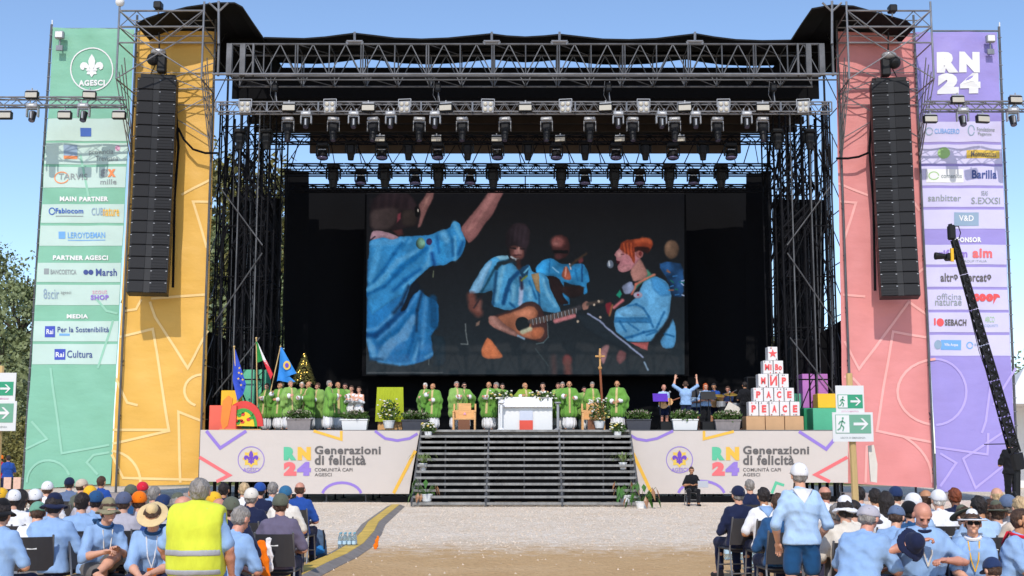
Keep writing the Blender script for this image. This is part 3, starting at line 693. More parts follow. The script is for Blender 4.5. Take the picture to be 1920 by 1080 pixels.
# ---- cream banners on the stage front
def front_banner(label, mirror):
    Y = SY-.02
    if not mirror:
        b = thing('stage_banner', label, 'banner', P(575, 925, Y)); sh = Sheet((376, 806), (784, 808), (768, 925), (372, 904), Y, 5, .015)
        low = [(372, 903), (768, 904), (767, 926), (510, 926)]
        top = [(376, 806), (787, 808), (770, 904), (373, 903)]; lowq = [(505, 902), (770.3, 902), (767, 926), (508, 926)]
    else:
        b = thing('stage_banner', label, 'banner', P(1390, 925, Y)); sh = Sheet((1178, 808), (1590, 808), (1590, 907), (1195, 925), Y, 8, .015)
        top = [(1178, 808), (1590, 808), (1590, 905), (1191, 904)]; lowq = [(1190.6, 902), (1488, 902), (1486, 926), (1196, 926)]
    part('cloth', sh.pxquad(top, 60, 16, 0), M_cream, b); part('cloth', sh.pxquad(lowq, 40, 4, .004), M_cream, b)
    def S_(pts, w, m): part('printed_line', sh.stroke(pts, w), INK[m], b)
    if not mirror:
        S_([(387, 808), (413, 840), (462, 808)], 6, 'purple'); S_([(374, 857), (430, 891), (406, 903)], 6, 'red'); S_([(588, 808), (640, 824), (640, 808)], 5, 'yellow')
        S_([(703, 808), (722, 822), (745, 826), (768, 822), (783, 813)], 5, 'purple'); S_([(779, 845), (738, 925)], 6, 'yellow'); S_(arc(641, 930, 37, 25, 12, 168, 12), 5, 'purple')
        o_ = 0; ex = 471
    else:
        S_([(1180, 815), (1194, 823), (1212, 826), (1232, 822), (1262, 808)], 5, 'purple'); S_([(1320, 808), (1320, 823), (1376, 809)], 5, 'yellow'); S_([(1498, 809), (1549, 842), (1566, 822)], 6, 'purple')
        S_([(1589, 857), (1529, 890), (1556, 903)], 6, 'red'); S_(arc(1315, 930, 44, 28, 12, 168, 12), 5, 'purple'); S_([(1187, 850), (1222, 925)], 6, 'yellow'); S_([(1447, 925), (1455, 905), (1470, 910)], 5, 'green')
        o_ = 803; ex = 1274
    fleur(sh, b, ex, 862, 24.5, INK['violet'], INK['purple'], INK['gold'])
    part('lettering', text_on(sh, 'AGESCI', ex-15, 877, ex+15, 884, .01), INK['purple'], b)
    lg = part('logo', text_on(sh, 'R', 532+o_, 838, 556+o_, 863, .09), INK['green'], b); part('logo', text_on(sh, 'N', 558+o_, 838, 583+o_, 863, .09), INK['yellow'], b)
    part('logo', text_on(sh, '2', 532+o_, 866, 556+o_, 892, .09), INK['red'], b); part('logo', text_on(sh, '4', 557+o_, 866, 583+o_, 892, .09), INK['purple'], b)
    part('lettering', text_on(sh, 'Generazioni', 590+o_, 836, 714+o_, 852, .035), INK['dark'], b); part('lettering', text_on(sh, 'di felicità', 590+o_, 853, 686+o_, 872, .035), INK['dark'], b)
    part('lettering', text_on(sh, 'COMUNITÀ CAPI', 590+o_, 876, 661+o_, 884, .012), INK['dark'], b); part('lettering', text_on(sh, 'AGESCI', 590+o_, 887, 622+o_, 893, .012), INK['dark'], b)
front_banner('cream banner with coloured lettering on the stage front, left of the stairs', False)
front_banner('cream banner with coloured lettering on the stage front, right of the stairs', True)

# ---- tall banners
BY = 45.2
def lerpx(ptop, pbot, y): return ptop[0]+(pbot[0]-ptop[0])*(y-ptop[1])/(pbot[1]-ptop[1])
def tall(label, tl, tr, br, bl, col, name, seed, amp=.085):
    b = thing('tall_banner', label, 'banner', P((bl[0]+br[0])/2, bl[1], BY)); sh = Sheet(tl, tr, br, bl, BY, seed, amp)
    part('cloth', sh.base(), mat('banner_'+name, col, .5, var=.05, vscale=.7, bump=1, bscale=1.3, stretch=(.8, 1, 1.6), spec=.35), b)
    L_ = lambda y: lerpx(tl, bl, y); R_ = lambda y: lerpx(tr, br, y)
    for k in range(12):   # steel cable ties along both edges
        pass
    return b, sh, L_, R_
def panel(b, sh, L_, R_, y0, y1, m, items, inset=0):
    p = part('printed_panel', sh.pxquad([(L_(y0)+inset, y0), (R_(y0)-inset, y0), (R_(y1)-inset, y1), (L_(y1)+inset, y1)], 20, 6, .012), m, b)
    W = R_(y0)-L_(y0)
    for it in items:
        k = it[0]; x0, x1 = L_(y0)+W*it[1], L_(y0)+W*it[2]; ya, yb_ = y0+(y1-y0)*it[3], y0+(y1-y0)*it[4]
        if k == 'box': part('logo', sh.pxquad([(x0, ya), (x1, ya), (x1, yb_), (x0, yb_)], 5, 4, .024), INK[it[5]], p)
        elif k == 'ring': part('logo', sh.stroke(arc((x0+x1)/2, (ya+yb_)/2, (x1-x0)/2, (yb_-ya)/2, 0, 340, 14), 2, .026), INK[it[5]], p)
        elif k == 'disc': part('logo', sh.poly(arc((x0+x1)/2, (ya+yb_)/2, (x1-x0)/2, (yb_-ya)/2, 0, 345, 14), .026), INK[it[5]], p)
        else: part('lettering', text_on(sh, k, x0, ya, x1, yb_, it[6] if len(it) > 6 else .02, .032), INK[it[5]], p)
    return p
def head(b, sh, L_, R_, y0, y1, txt, xa_, xb_):
    W = R_(y0)-L_(y0); part('lettering', text_on(sh, txt, L_(y0)+W*xa_, y0, L_(y0)+W*xb_, y1, .05, .03), INK['white'], b)
M_pg = mat('print_pale_green', '#bdd3c8', .5, var=.03, vscale=1, bump=.5, bscale=1.2); M_pp = mat('print_pale_violet', '#cbc4e2', .5, var=.03, vscale=1, bump=.5, bscale=1.2)
lineg = mat('print_line_green', '#92c5ab', .5); liney = mat('print_line_yellow', '#eecb88', .5); liner = mat('print_line_red', '#eca8a0', .5); linep = mat('print_line_violet', '#b3a2e0', .5)

g, sh, L_, R_ = tall('tall green sponsor banner with a white lily badge, at the far left', (100, 52), (252, 55), (207, 907), (43, 918), '#80b79b', 'green', 1)
fleur(sh, g, 172, 130, 40, INK['white'], INK['white'], None, .03)
part('lettering', text_on(sh, 'AGESCI', 147, 150, 197, 161, .05, .03), INK['white'], g)
G_ = dict(b=g, sh=sh, L_=L_, R_=R_)
def gp(y0, y1, items): panel(g, sh, L_, R_, y0, y1, M_pg, items, 1)
gp(222, 264, [('box', .40, .53, .42, .8, 'blue')])
gp(268, 308, [('box', .22, .38, .1, .6, 'slate'), ('box', .22, .38, .6, .75, 'orange'), ('provincia', .52, .82, .3, .6, 'grey', .0), ('Trevisana', .6, .88, .6, .85, 'grey', .0), ('disc', .84, .90, .1, .38, 'pink')])
gp(313, 352, [('ring', .13, .30, .25, .8, 'orange'), ('TARVIS', .18, .52, .32, .62, 'grey', .01), ('8', .68, .77, .1, .5, 'grey', .04), ('x', .77, .87, .12, .5, 'orange', .05), ('mille', .68, .88, .6, .85, 'grey', .01)])
head(g, sh, L_, R_, 369, 378, 'MAIN PARTNER', .22, .80)
gp(383, 418, [('ring', .09, .16, .2, .55, 'blue'), ('Fabiocom', .17, .50, .22, .5, 'blue', .03), ('box', .17, .50, .62, .66, 'grey'), ('CUBI', .60, .76, .2, .6, 'slate', .01), ('nature', .74, .93, .2, .65, 'yellow', .02)])
gp(423, 461, [('box', .22, .30, .3, .65, 'lblue'), ('LEROYDEMAN', .33, .78, .33, .62, 'lblue', .02), ('box', .33, .78, .7, .74, 'lblue')])
head(g, sh, L_, R_, 479, 488, 'PARTNER AGESCI', .18, .83)
gp(493, 529, [('box', .08, .14, .3, .6, 'grey'), ('BANCOETICA', .16, .46, .35, .6, 'grey', .02), ('disc', .54, .60, .35, .62, 'navy'), ('disc', .60, .66, .35, .62, 'navy'), ('Marsh', .69, .94, .3, .68, 'navy', .02)])
gp(534, 572, [('8scir', .09, .27, .2, .7, 'slate', .0), ('agesci', .29, .41, .3, .5, 'grey', .0), ('scout', .66, .84, .25, .45, 'pink', .0), ('SHOP', .64, .86, .5, .75, 'purple', .05)])
head(g, sh, L_, R_, 589, 597, 'MEDIA', .38, .63)
gp(602, 640, [('box', .13, .25, .25, .8, 'navyblue'), ('Rai', .15, .23, .4, .65, 'white', .02), ('Per la Sostenibilità', .28, .88, .28, .55, 'navy', .01), ('box', .30, .42, .62, .72, 'lblue')])
gp(645, 683, [('box', .26, .39, .25, .78, 'navyblue'), ('Rai', .275, .375, .4, .65, 'white', .02), ('Cultura', .41, .70, .32, .68, 'navy', .01)])
for pts in ([(95, 690), (117, 850), (205, 834)], [(60, 790), (89, 823), (48, 842)], arc(92, 905, 42, 42, 20, 180, 12), [(205, 848), (175, 853), (163, 867), (183, 890)], [(150, 290), (166, 368)], [(180, 560), (200, 583), (221, 588)], [(212, 600), (183, 690)]):
    part('printed_line', sh.stroke(pts, 4.2, .021), lineg, g)
y_, sh, L_, R_ = tall('tall yellow banner hanging behind the left speaker column', (257, 56), (407, 60), (380, 908), (208, 912), '#deac50', 'yellow', 2, .10)
for pts in ([(225, 632), (287, 617), (318, 808), (212, 832)], [(232, 583), (256, 580), (266, 562)], [(282, 566), (292, 595), (352, 690), (390, 620)], arc(378, 732, 32, 30, 92, 250, 10), [(380, 790), (335, 772), (338, 905)], [(212, 806), (318, 806)], arc(205, 905, 60, 60, 0, 85, 8), [(210, 852), (232, 896), (378, 900)], [(398, 335), (340, 365)], [(395, 378), (362, 378), (388, 465)], [(212, 700), (240, 755), (260, 760)], [(284, 560), (386, 552)]):
    part('printed_line', sh.stroke(pts, 4.6, .021), liney, y_)
r_b, sh, L_, R_ = tall('tall red banner hanging behind the right speaker column', (1567, 60), (1715, 62), (1752, 915), (1582, 906), '#d98a86', 'red', 3, .10)
for pts in ([(1583, 640), (1611, 692), (1704, 566), (1736, 590)], [(1736, 633), (1674, 622), (1643, 808), (1750, 830)], arc(1760, 735, 78, 62, 95, 262, 14), [(1625, 835), (1622, 905)], arc(1640, 905+0, 108, 100, 0, 60, 8), [(1583, 706), (1600, 710), (1618, 730)], [(1572, 344), (1628, 366)], [(1575, 378), (1605, 380), (1581, 455)], [(1580, 553), (1622, 556)], [(1712, 520), (1735, 500)], [(1590, 830), (1600, 905)], [(1707, 370), (1724, 395)]):
    part('printed_line', sh.stroke(pts, 4.6, .021), liner, r_b)
p_, sh, L_, R_ = tall('tall violet sponsor banner with white lettering, at the far right', (1712, 60), (1870, 60), (1907, 922), (1757, 922), '#998cca', 'violet', 4)
for ch, x0, y0, x1, y1 in (('R', 1756, 98, 1796, 137), ('N', 1797, 98, 1836, 137), ('2', 1758, 138, 1797, 176), ('4', 1799, 138, 1837, 176)):
    part('lettering', text_on(sh, ch, x0, y0, x1, y1, .10, .03), INK['white'], p_)
def pp(y0, y1, items): panel(p_, sh, L_, R_, y0, y1, M_pp, items, 1)
pp(228, 266, [('ring', .10, .18, .3, .65, 'slate'), ('CUBAGERO', .20, .50, .35, .6, 'lblue', .01), ('ring', .60, .67, .2, .7, 'slate'), ('Fondazione', .70, .92, .3, .5, 'grey', .01), ('Paganini', .71, .88, .55, .75, 'grey', .01)])
pp(271, 307, [('disc', .22, .37, .15, .75, 'ogreen'), ('box', .57, .97, .3, .72, 'gold'), ('Monteconisa', .62, .93, .35, .66, 'dark', .01)])
pp(312, 348, [('box', .07, .52, .15, .85, 'white'), ('ring', .10, .22, .3, .7, 'ogreen'), ('comenius', .25, .50, .4, .62, 'grey', .02), ('Barilla', .62, .92, .2, .65, 'navy', .03, .3)])
pp(353, 388, [('sanbitter', .08, .48, .35, .7, 'grey', .01), ('SEAS', .72, .80, .15, .4, 'grey', .01), ('S.EXXSI', .60, .95, .5, .85, 'grey', .01)])
pp(393, 429, [('box', .38, .68, .15, .85, 'slate'), ('V&D', .44, .62, .3, .6, 'white', .02)])
head(p_, sh, L_, R_, 445, 455, 'SPONSOR', .36, .69)
pp(459, 496, [('riform', .18, .52, .25, .65, 'purple', .03), ('aim', .58, .82, .2, .68, 'red', .04), ('GROUP ITALIA', .45, .75, .78, .9, 'grey', .0)])
pp(501, 538, [('altrə mercatə', .18, .80, .3, .75, 'dark', .03)])
pp(543, 581, [('officina', .12, .42, .2, .5, 'grey', .0), ('naturae', .10, .42, .5, .8, 'grey', .01), ('coop', .56, .90, .2, .72, 'cred', .10)])
pp(586, 623, [('I', .07, .09, .3, .65, 'cred', .04), ('disc', .10, .19, .3, .72, 'cred'), ('SEBACH', .20, .47, .35, .68, 'dark', .04), ('ARCO', .70, .82, .2, .5, 'ogreen', .0), ('ACQUISTI', .66, .86, .6, .75, 'slate', .0)])
pp(628, 667, [('disc', .06, .15, .25, .7, 'slate'), ('box', .14, .40, .25, .72, 'lblue'), ('Villa Acqua', .18, .36, .4, .58, 'white', .02), ('ring', .47, .54, .35, .65, 'lblue'), ('acqua', .56, .72, .42, .58, 'slate', .0)])
for pts in (arc(1752, 735, 60, 62, -88, 90, 16), [(1862, 690), (1848, 790), (1840, 812)], [(1752, 838), (1850, 852), (1852, 812)], [(1762, 850), (1793, 868), (1762, 912)], [(1895, 800), (1806, 860), (1829, 915), (1900, 858)], [(1905, 690), (1862, 760)]):
    part('printed_line', sh.stroke(pts, 4.2, .021), linep, p_)
# ------------------------------------------------------------------ scaffold helpers
def lattice(mb, a, b, w_vec, r=.02, pitch=.5, rc=.025):
    """flat ladder truss: two chords a-b and a+w - b+w with zig-zag between"""
    a, b, w = Vector(a), Vector(b), Vector(w_vec); mb.tube(a, b, rc, 5); mb.tube(a+w, b+w, rc, 5)
    n = max(1, round((b-a).length/pitch))
    for i in range(n):
        p, q = a.lerp(b, i/n), a.lerp(b, (i+1)/n)
        mb.tube(p if i % 2 == 0 else p+w, q+w if i % 2 == 0 else q, r, 4)
def box_truss(mb, a, b, wy, wz, r=.016, rc=.025, pitch=.6, verts=False):
    a, b = Vector(a), Vector(b); Y_ = Vector((0, wy, 0)); Z_ = Vector((0, 0, wz))
    for o in (Vector(), Y_, Z_, Y_+Z_): mb.tube(a+o, b+o, rc, 6)
    n = max(1, round((b-a).length/pitch))
    for i in range(n):
        p, q = a.lerp(b, i/n), a.lerp(b, (i+1)/n); m_ = p.lerp(q, .5)
        for o in (Vector(), Y_): mb.tube(p+o, m_+o+Z_, r, 4); mb.tube(m_+o+Z_, q+o, r, 4)
        for o in (Vector(), Z_): mb.tube(p+o, q+o+Y_, r, 4)

# ------------------------------------------------------------------ speaker towers with cantilevered tops
def tower(label, pxL, pxR, pxl2, pxr2, px_in, sgn):
    """pxL,pxR: front posts; pxl2,pxr2: rear posts beside the banner (photo x at the top)"""
    YF, YB = 43.2, 45.0; t = thing('speaker_tower', label, 'scaffold tower', P((pxl2+pxr2)/2, 940, 45.0))
    xf_ = [P(pxL, 60, YF).x, P(pxR, 60, YF).x]; xb_ = [P(pxl2, 60, YB).x, P(pxr2, 60, YB).x]
    zt = P(300, 20, YF).z; zm = P(300, 50, YF).z; z3 = P(300, 80, YF).z; zb = P(300, 148, YF).z; zj = P(300, 300, YB).z
    # rear posts, full height, double
    for x in xb_:
        for y in (YB, YB+2.2):
            mb = MB(); mb.tube((x, y, 0), (x, y, zt+(.5 if y == YB else 0)), .045, 8); part('post', mb, M_galv, t)
        mb = MB()
        for i in range(9):
            z = 1.0+i*2.0; mb.tube((x, YB, z), (x, YB+2.2, z), .022, 5); mb.tube((x, YB, z), (x, YB+2.2, z+2), .02, 5)
        part('side_bracing', mb, M_galv, t)
    for x in xf_:
        mb = MB(); mb.tube((x, YF, zb), (x, YF, zt+.35), .04, 8); part('post', mb, M_alu, t)
    for z in (zt, zm, z3, zb):
        if z != zb:
            mb = MB(); mb.tube((xf_[0], YF, z), (xf_[1], YF, z), .032, 6); part('ledger', mb, M_alu, t)
        for xa_, xb2 in zip(xf_, xb_):
            mb = MB(); mb.tube((xa_, YF, z), (xb2, YB, z), .028, 6); part('ledger', mb, M_alu, t)
    for z in (zt, zm):
        mb = MB(); mb.tube((xb_[0], YB, z), (xb_[1], YB, z), .03, 6); part('ledger', mb, M_alu, t)
    # lattice beam across the top front and its web
    mb = MB(); xm = (xf_[0]+xf_[1])/2
    lattice(mb, (xf_[0], YF+.05, zm), (xf_[1], YF+.05, zm), (0, 0, zt-zm), .018, .62); part('top_beam', mb, M_alu, t)
    mb = MB(); lattice(mb, (xb_[0], YB-.5, zm+.1), (xb_[1], YB-.5, zm+.1), (0, 0, zt-zm), .018, .7); part('top_beam', mb, M_alu, t)
    # long diagonals of the head frame
    for a, b in (((xf_[0], zm), (xf_[1], zb)), ((xf_[1], zm), (xf_[0], zb)), ((xf_[0], zt), (xm, z3)), ((xf_[1], zt), (xm, z3))):
        mb = MB(); mb.tube((a[0], YF-.03, a[1]), (b[0], YF-.03, b[1]), .024, 6); part('diagonal_brace', mb, M_alu, t)
    # raking tubes from the head frame back to the tower
    for xa_, xb2, xo in ((xf_[0], xb_[0], 0), (xf_[1], xb_[1], 0)):
        for f_ in (0, .25, .5, .75):
            mb = MB(); z0 = zb+(z3-zb)*f_; mb.tube((xa_+(xb2-xa_)*f_*.6, YF+1.8*f_*.5, z0), (xb2, YB-.05, zj+(zb-zj)*f_*.5), .022, 5); part('raking_brace', mb, M_alu, t)
        mb = MB()
        for i in range(5):
            f0, f1 = i/5, (i+1)/5
            p0 = Vector((xa_, YF, zb)).lerp(Vector((xb2, YB-.05, zj)), f0); p1 = Vector((xb2, YB-.05, zb+.2)).lerp(Vector((xb2, YB-.05, zj)), f1); mb.tube(p0, p1, .016, 4)
        part('web', mb, M_alu, t)
    # second net of tubes just in front of the cloth
    for a, b in (((xb_[0], 175), (xb_[1], 120)), ((xb_[0], 120), (xb_[1], 178)), ((xb_[0], 260), (xb_[1], 178)), ((xb_[0], 178), (xb_[1], 262))):
        mb = MB(); mb.tube((a[0], YB-.12, P(0, a[1], YB).z), (b[0], YB-.12, P(0, b[1], YB).z), .02, 5); part('diagonal_brace', mb, M_alu, t)
    for y in (138, 168, 198):
        mb = MB(); mb.tube((xb_[0], YB-.1, P(0, y, YB).z), (xb_[1], YB-.1, P(0, y, YB).z), .02, 5); part('ledger', mb, M_alu, t)
    for x in xb_:
        mb = MB(); mb.box((x, YB, .15), (.9, .9, .3)); part('ballast', mb, M_concrete, t)
    return t, xf_, xb_, zt, zm, YF
twL = tower('left scaffold speaker tower with an open tube frame head', 222, 381, 256, 404, 404, 1)
twR = tower('right scaffold speaker tower with an open tube frame head', 1747, 1589, 1714, 1569, 1569, -1)
# lamps and boxes on top of the towers
def small_top_lamp(x, y, Y, label, m):
    t = thing('camera_box', label, 'camera', P(x, y+10, Y)); mb = MB(); mb.box(P(x, y+3, Y), (.3, .35, .28), bev=.04); part('body', mb, m, t)
    mb = MB(); mb.tube(P(x, y+8, Y), P(x, y+18, Y), .03, 6); part('stem', mb, M_alu, t)
small_top_lamp(297, 8, 43.2, 'small grey box standing on top of the left tower head', M_dark)
small_top_lamp(1673, 14, 43.2, 'small grey box standing on top of the right tower head', M_dark)
mb = MB(); mb.ball(P(225, 4, 43.2), .17, 12, 8); single('wind_ball', mb, M_white, 'white ball at the outer top corner of the left tower', 'ball', smooth=True)

# ------------------------------------------------------------------ roof
RF = 43.7
rf = thing('stage_roof', 'black membrane stage roof with scalloped front edge and two raised side vaults', 'roof', (0, 48, 0))
edge = [(495, 69), (530, 70), (570, 71), (610, 68), (640, 64), (665, 61), (700, 65), (740, 70), (790, 72), (840, 70), (880, 66), (920, 62), (950, 66), (985, 68), (1020, 66), (1050, 63), (1085, 67), (1130, 72), (1180, 73), (1230, 71), (1270, 66), (1305, 62), (1340, 68), (1380, 73), (1430, 75), (1483, 74)]
def sheet_roof(pts, Y0, Y1, th=.06, drop=.0):
    mb = MB(); n = len(pts); A = [P(x, y, Y0) for x, y in pts]; vs = []
    for v in A: vs.append(v)
    for v in A: vs.append(Vector((v.x, Y1, v.z-drop)))
    vs += [v-Vector((0, 0, th)) for v in vs]
    fs = []
    for i in range(n-1):
        fs += [(i, i+1, n+i+1, n+i), (2*n+i, 3*n+i, 3*n+i+1, 2*n+i+1), (i, 2*n+i, 2*n+i+1, i+1), (n+i, n+i+1, 3*n+i+1, 3*n+i)]
    mb.add(vs, fs); return mb
part('membrane', sheet_roof(edge, RF, 46.6), M_roofcloth, rf)
humpL = [(254, 44), (275, 33), (300, 25), (350, 12), (405, 4), (440, 4), (455, 12), (475, 42), (493, 68)]
humpR = [(1484, 73), (1502, 44), (1522, 15), (1560, 8), (1600, 10), (1650, 24), (1700, 38), (1714, 50)]
for hp in (humpL, humpR):
    part('side_vault', sheet_roof(hp, RF-.2, 47.5), M_roofcloth, rf)
    A = [P(x, y, 47.4) for x, y in hp]; A = [Vector((P(x, y, RF).x, 47.4, P(x, y, RF).z-.03)) for x, y in hp]
    zb = P(0, 78, RF).z; mb = MB(); mb.prism([(v.x, v.z) for v in A]+[(A[-1].x, zb), (A[0].x, zb)], 47.35, 47.45); part('vault_end', mb, M_roofcloth, rf)
# front fascia membrane strip between edge and truss
A = [P(x, y, RF) for x, y in edge]; zf = P(0, 97, 45.0).z; mb = MB(); mb.prism([(v.x, v.z-.1) for v in A]+[(P(1564, 90, 45).x, zf), (P(408, 90, 45).x, zf)], 45.02, 45.06); part('front_valance', mb, M_roofcloth, rf)
x0, x1 = P(408, 150, RF).x, P(1563, 150, RF).x
# main roof slab behind
mb = MB(); z1 = P(0, 150, 46).z; zu = P(0, 186, 46).z
mb.box(((x0+x1)/2, 49.1, (z1-.3+zu)/2+.3), (x1-x0, 6.2, .5)); part('main_roof', mb, M_roofcloth, rf)
mb = MB(); mb.box(((x0+x1)/2, 45.95, (P(0, 128, 46).z+zu)/2), (x1-x0, .08, P(0, 128, 46).z-zu)); part('inner_valance', mb, M_black, rf)
for y in (47.3, 48.6, 49.9):
    mb = MB(); mb.box(((x0+x1)/2, y, zu-.12), (x1-x0, .16, .3)); part('roof_beam', mb, M_brown, rf)
mb = MB(); mb.box(((x0+x1)/2, 52.1, (P(0, 250, 52).z+P(0, 286, 52).z)/2), (x1-x0-4, .2, P(0, 250, 52).z-P(0, 286, 52).z)); part('rear_beam', mb, mat('rear_beam_brown', (.09, .065, .052), .8, var=.2, vscale=1), rf)
# purlin lines in the slit
for y in (92, 100):
    mb = MB(); mb.tube(P(500, y, 47.2), P(1470, y, 47.2), .05, 5); part('purlin', mb, M_brown, rf)
# Y shaped king posts at the vaults and hooks on the ridge points
for px, sg in ((410, 1), (1560, -1)):
    mb = MB(); Y = RF-.25; mb.tube(P(px, 82, Y), P(px, 2, Y), .05, 8)
    for s in (-1, 1): mb.tube(P(px, 22, Y), P(px+s*18, 5, Y), .04, 6)
    part('king_post', mb, M_alu, rf)
for px in (665, 922, 1049, 1303):
    mb = MB(); Y = RF-.1; mb.tube(P(px, 60, Y), P(px, 76, Y), .05, 6); mb.tube(P(px-15, 78, Y), P(px+15, 78, Y), .055, 6)
    for s in (-1, 1): mb.tube(P(px+s*15, 78, Y), P(px+s*13, 84, Y), .045, 6)
    part('ridge_bracket', mb, M_alu, rf)

# ------------------------------------------------------------------ big front truss
ft = thing('front_roof_truss', 'long grey lattice truss carrying the front edge of the black roof', 'truss', P(985, 150, 43.6))
zt_, zb_ = P(0, 83, 43.6).z, P(0, 143, 43.6).z
NB = 9
for i in range(NB):
    a = x0+.5+(x1-x0-1.0)*i/NB; b = x0+.5+(x1-x0-1.0)*(i+1)/NB; m_ = (a+b)/2; mb = MB()
    for y in (43.6, 44.9):
        for z in (zt_, zb_): mb.tube((a, y, z), (b, y, z), .04, 6)
        q1, q3 = a+(b-a)*.25, a+(b-a)*.75
        for s, e in (((a, zb_), (q1, zt_)), ((q1, zt_), (m_, zb_)), ((m_, zb_), (q3, zt_)), ((q3, zt_), (b, zb_))): mb.tube((s[0], y, s[1]), (e[0], y, e[1]), .025, 5)
        mb.tube((a+.04, y, zb_), (a+.04, y, zt_), .03, 5); mb.tube((m_, y, zb_), (m_, y, zt_), .026, 5); mb.tube((b-.04, y, zb_), (b-.04, y, zt_), .03, 5)
    for z in (zt_, zb_): mb.tube((a, 43.6, z), (a, 44.9, z), .025, 5); mb.tube((m_, 43.6, z), (m_, 44.9, z), .025, 5); mb.tube((a, 43.6, z), (m_, 44.9, z), .02, 4)
    part('truss_section', mb, M_galv if i else M_galv, ft)
for e, sg in ((x0, 1), (x1, -1)):
    for k_, w in ((.05, .07), (.45, .2), (.95, .2), (1.35, .07)):
        mb = MB(); mb.box((e+sg*k_, 43.55, (zt_+zb_)/2), (w, .12, zt_-zb_)); part('end_plate', mb, M_galv, ft)
mb = MB(); mb.tube((x0-.1, 43.45, P(0, 152, 43.6).z), (x1+.1, 43.45, P(0, 152, 43.6).z), .03, 6); part('cable_tray', mb, M_galv, ft)
mb = MB(); mb.tube((x0-.1, 43.35, zb_), (x1+.1, 43.35, zb_), .045, 6); part('lower_chord', mb, M_alu, ft)

# ------------------------------------------------------------------ lighting truss in front
LY = 43.75
lt = thing('lighting_truss', 'slim aluminium lighting truss hung across the stage front below the roof', 'truss', P(985, 208, LY))
zl0, zl1 = P(0, 209, LY).z, P(0, 191, LY).z; NB = 12; xa2, xb2 = P(404, 200, LY).x, P(1560, 200, LY).x
for i in range(NB):
    a = xa2+(xb2-xa2)*i/NB+.01; b = xa2+(xb2-xa2)*(i+1)/NB-.01; mb = MB(); box_truss(mb, (a, LY, zl0), (b, LY, zl0), .36, zl1-zl0, .014, .026, .5)
    for e in (a, b): mb.tube((e, LY, zl0), (e, LY, zl1), .03, 5)
    part('truss_section', mb, M_alu, lt)
for px in (513, 818, 1138, 1447):
    mb = MB(); Y = LY+.18; mb.path([P(px-4, 152, Y), P(px-6, 178, Y), P(px, 190, Y)], .012, 4); mb.path([P(px+5, 152, Y), P(px+4, 175, Y), P(px+6, 190, Y)], .02, 5); part('hoist_cable', mb, M_alu, lt)
    mb = MB(); mb.box(P(px+3, 164, Y), (.22, .2, .34), bev=.04); mb.tube(P(px+3, 172, Y), P(px+3, 190, Y), .03, 5); part('chain_hoist', mb, M_dark, lt)
# rear trusses
def rear_truss(y_top, y_bot, Y, label, xa_, xb_, m=M_tubed):
    t = thing('lighting_truss', label, 'truss', P(985, y_bot, Y)); z0, z1 = P(0, y_bot, Y).z, P(0, y_top, Y).z; a0, b0 = P(xa_, 300, Y).x, P(xb_, 300, Y).x
    for i in range(8):
        a = a0+(b0-a0)*i/8+.01; b = a0+(b0-a0)*(i+1)/8-.01; mb = MB(); box_truss(mb, (a, Y, z0), (b, Y, z0), .4, z1-z0, .018, .035, .6); part('truss_section', mb, m, t)
    return t
rear_truss(307, 322, 49.2, 'dark lighting truss above the video screen, upper of the two rear ones', 530, 1450)
rear_truss(346, 357, 52.4, 'dark lighting truss just above the video screen, lower of the two rear ones', 545, 1440)
rear_truss(252, 266, 47.6, 'dark lighting truss hung under the middle of the roof', 500, 1480)
r_ = random.Random(5)
for k in range(18):   # suspension rods under the rear trusses
    px = 560+k*50+r_.uniform(-6, 6); t_ = None
    mb = MB(); mb.tube(P(px, 262, 49.3), P(px-r_.choice((-22, 22, 14)), 308, 49.3), .022, 4); mb.tube(P(px+6, 262, 49.3), P(px-r_.choice((-14, 24)), 308, 49.3), .018, 4)
    part('suspension_rod', mb, M_tubed, rf)
mb = MB(); mb.tube(P(530, 330, 53), P(1450, 330, 53), .04, 5); mb.tube(P(530, 317, 53), P(1450, 317, 53), .03, 5); part('rear_rail', mb, M_tubed, rf)

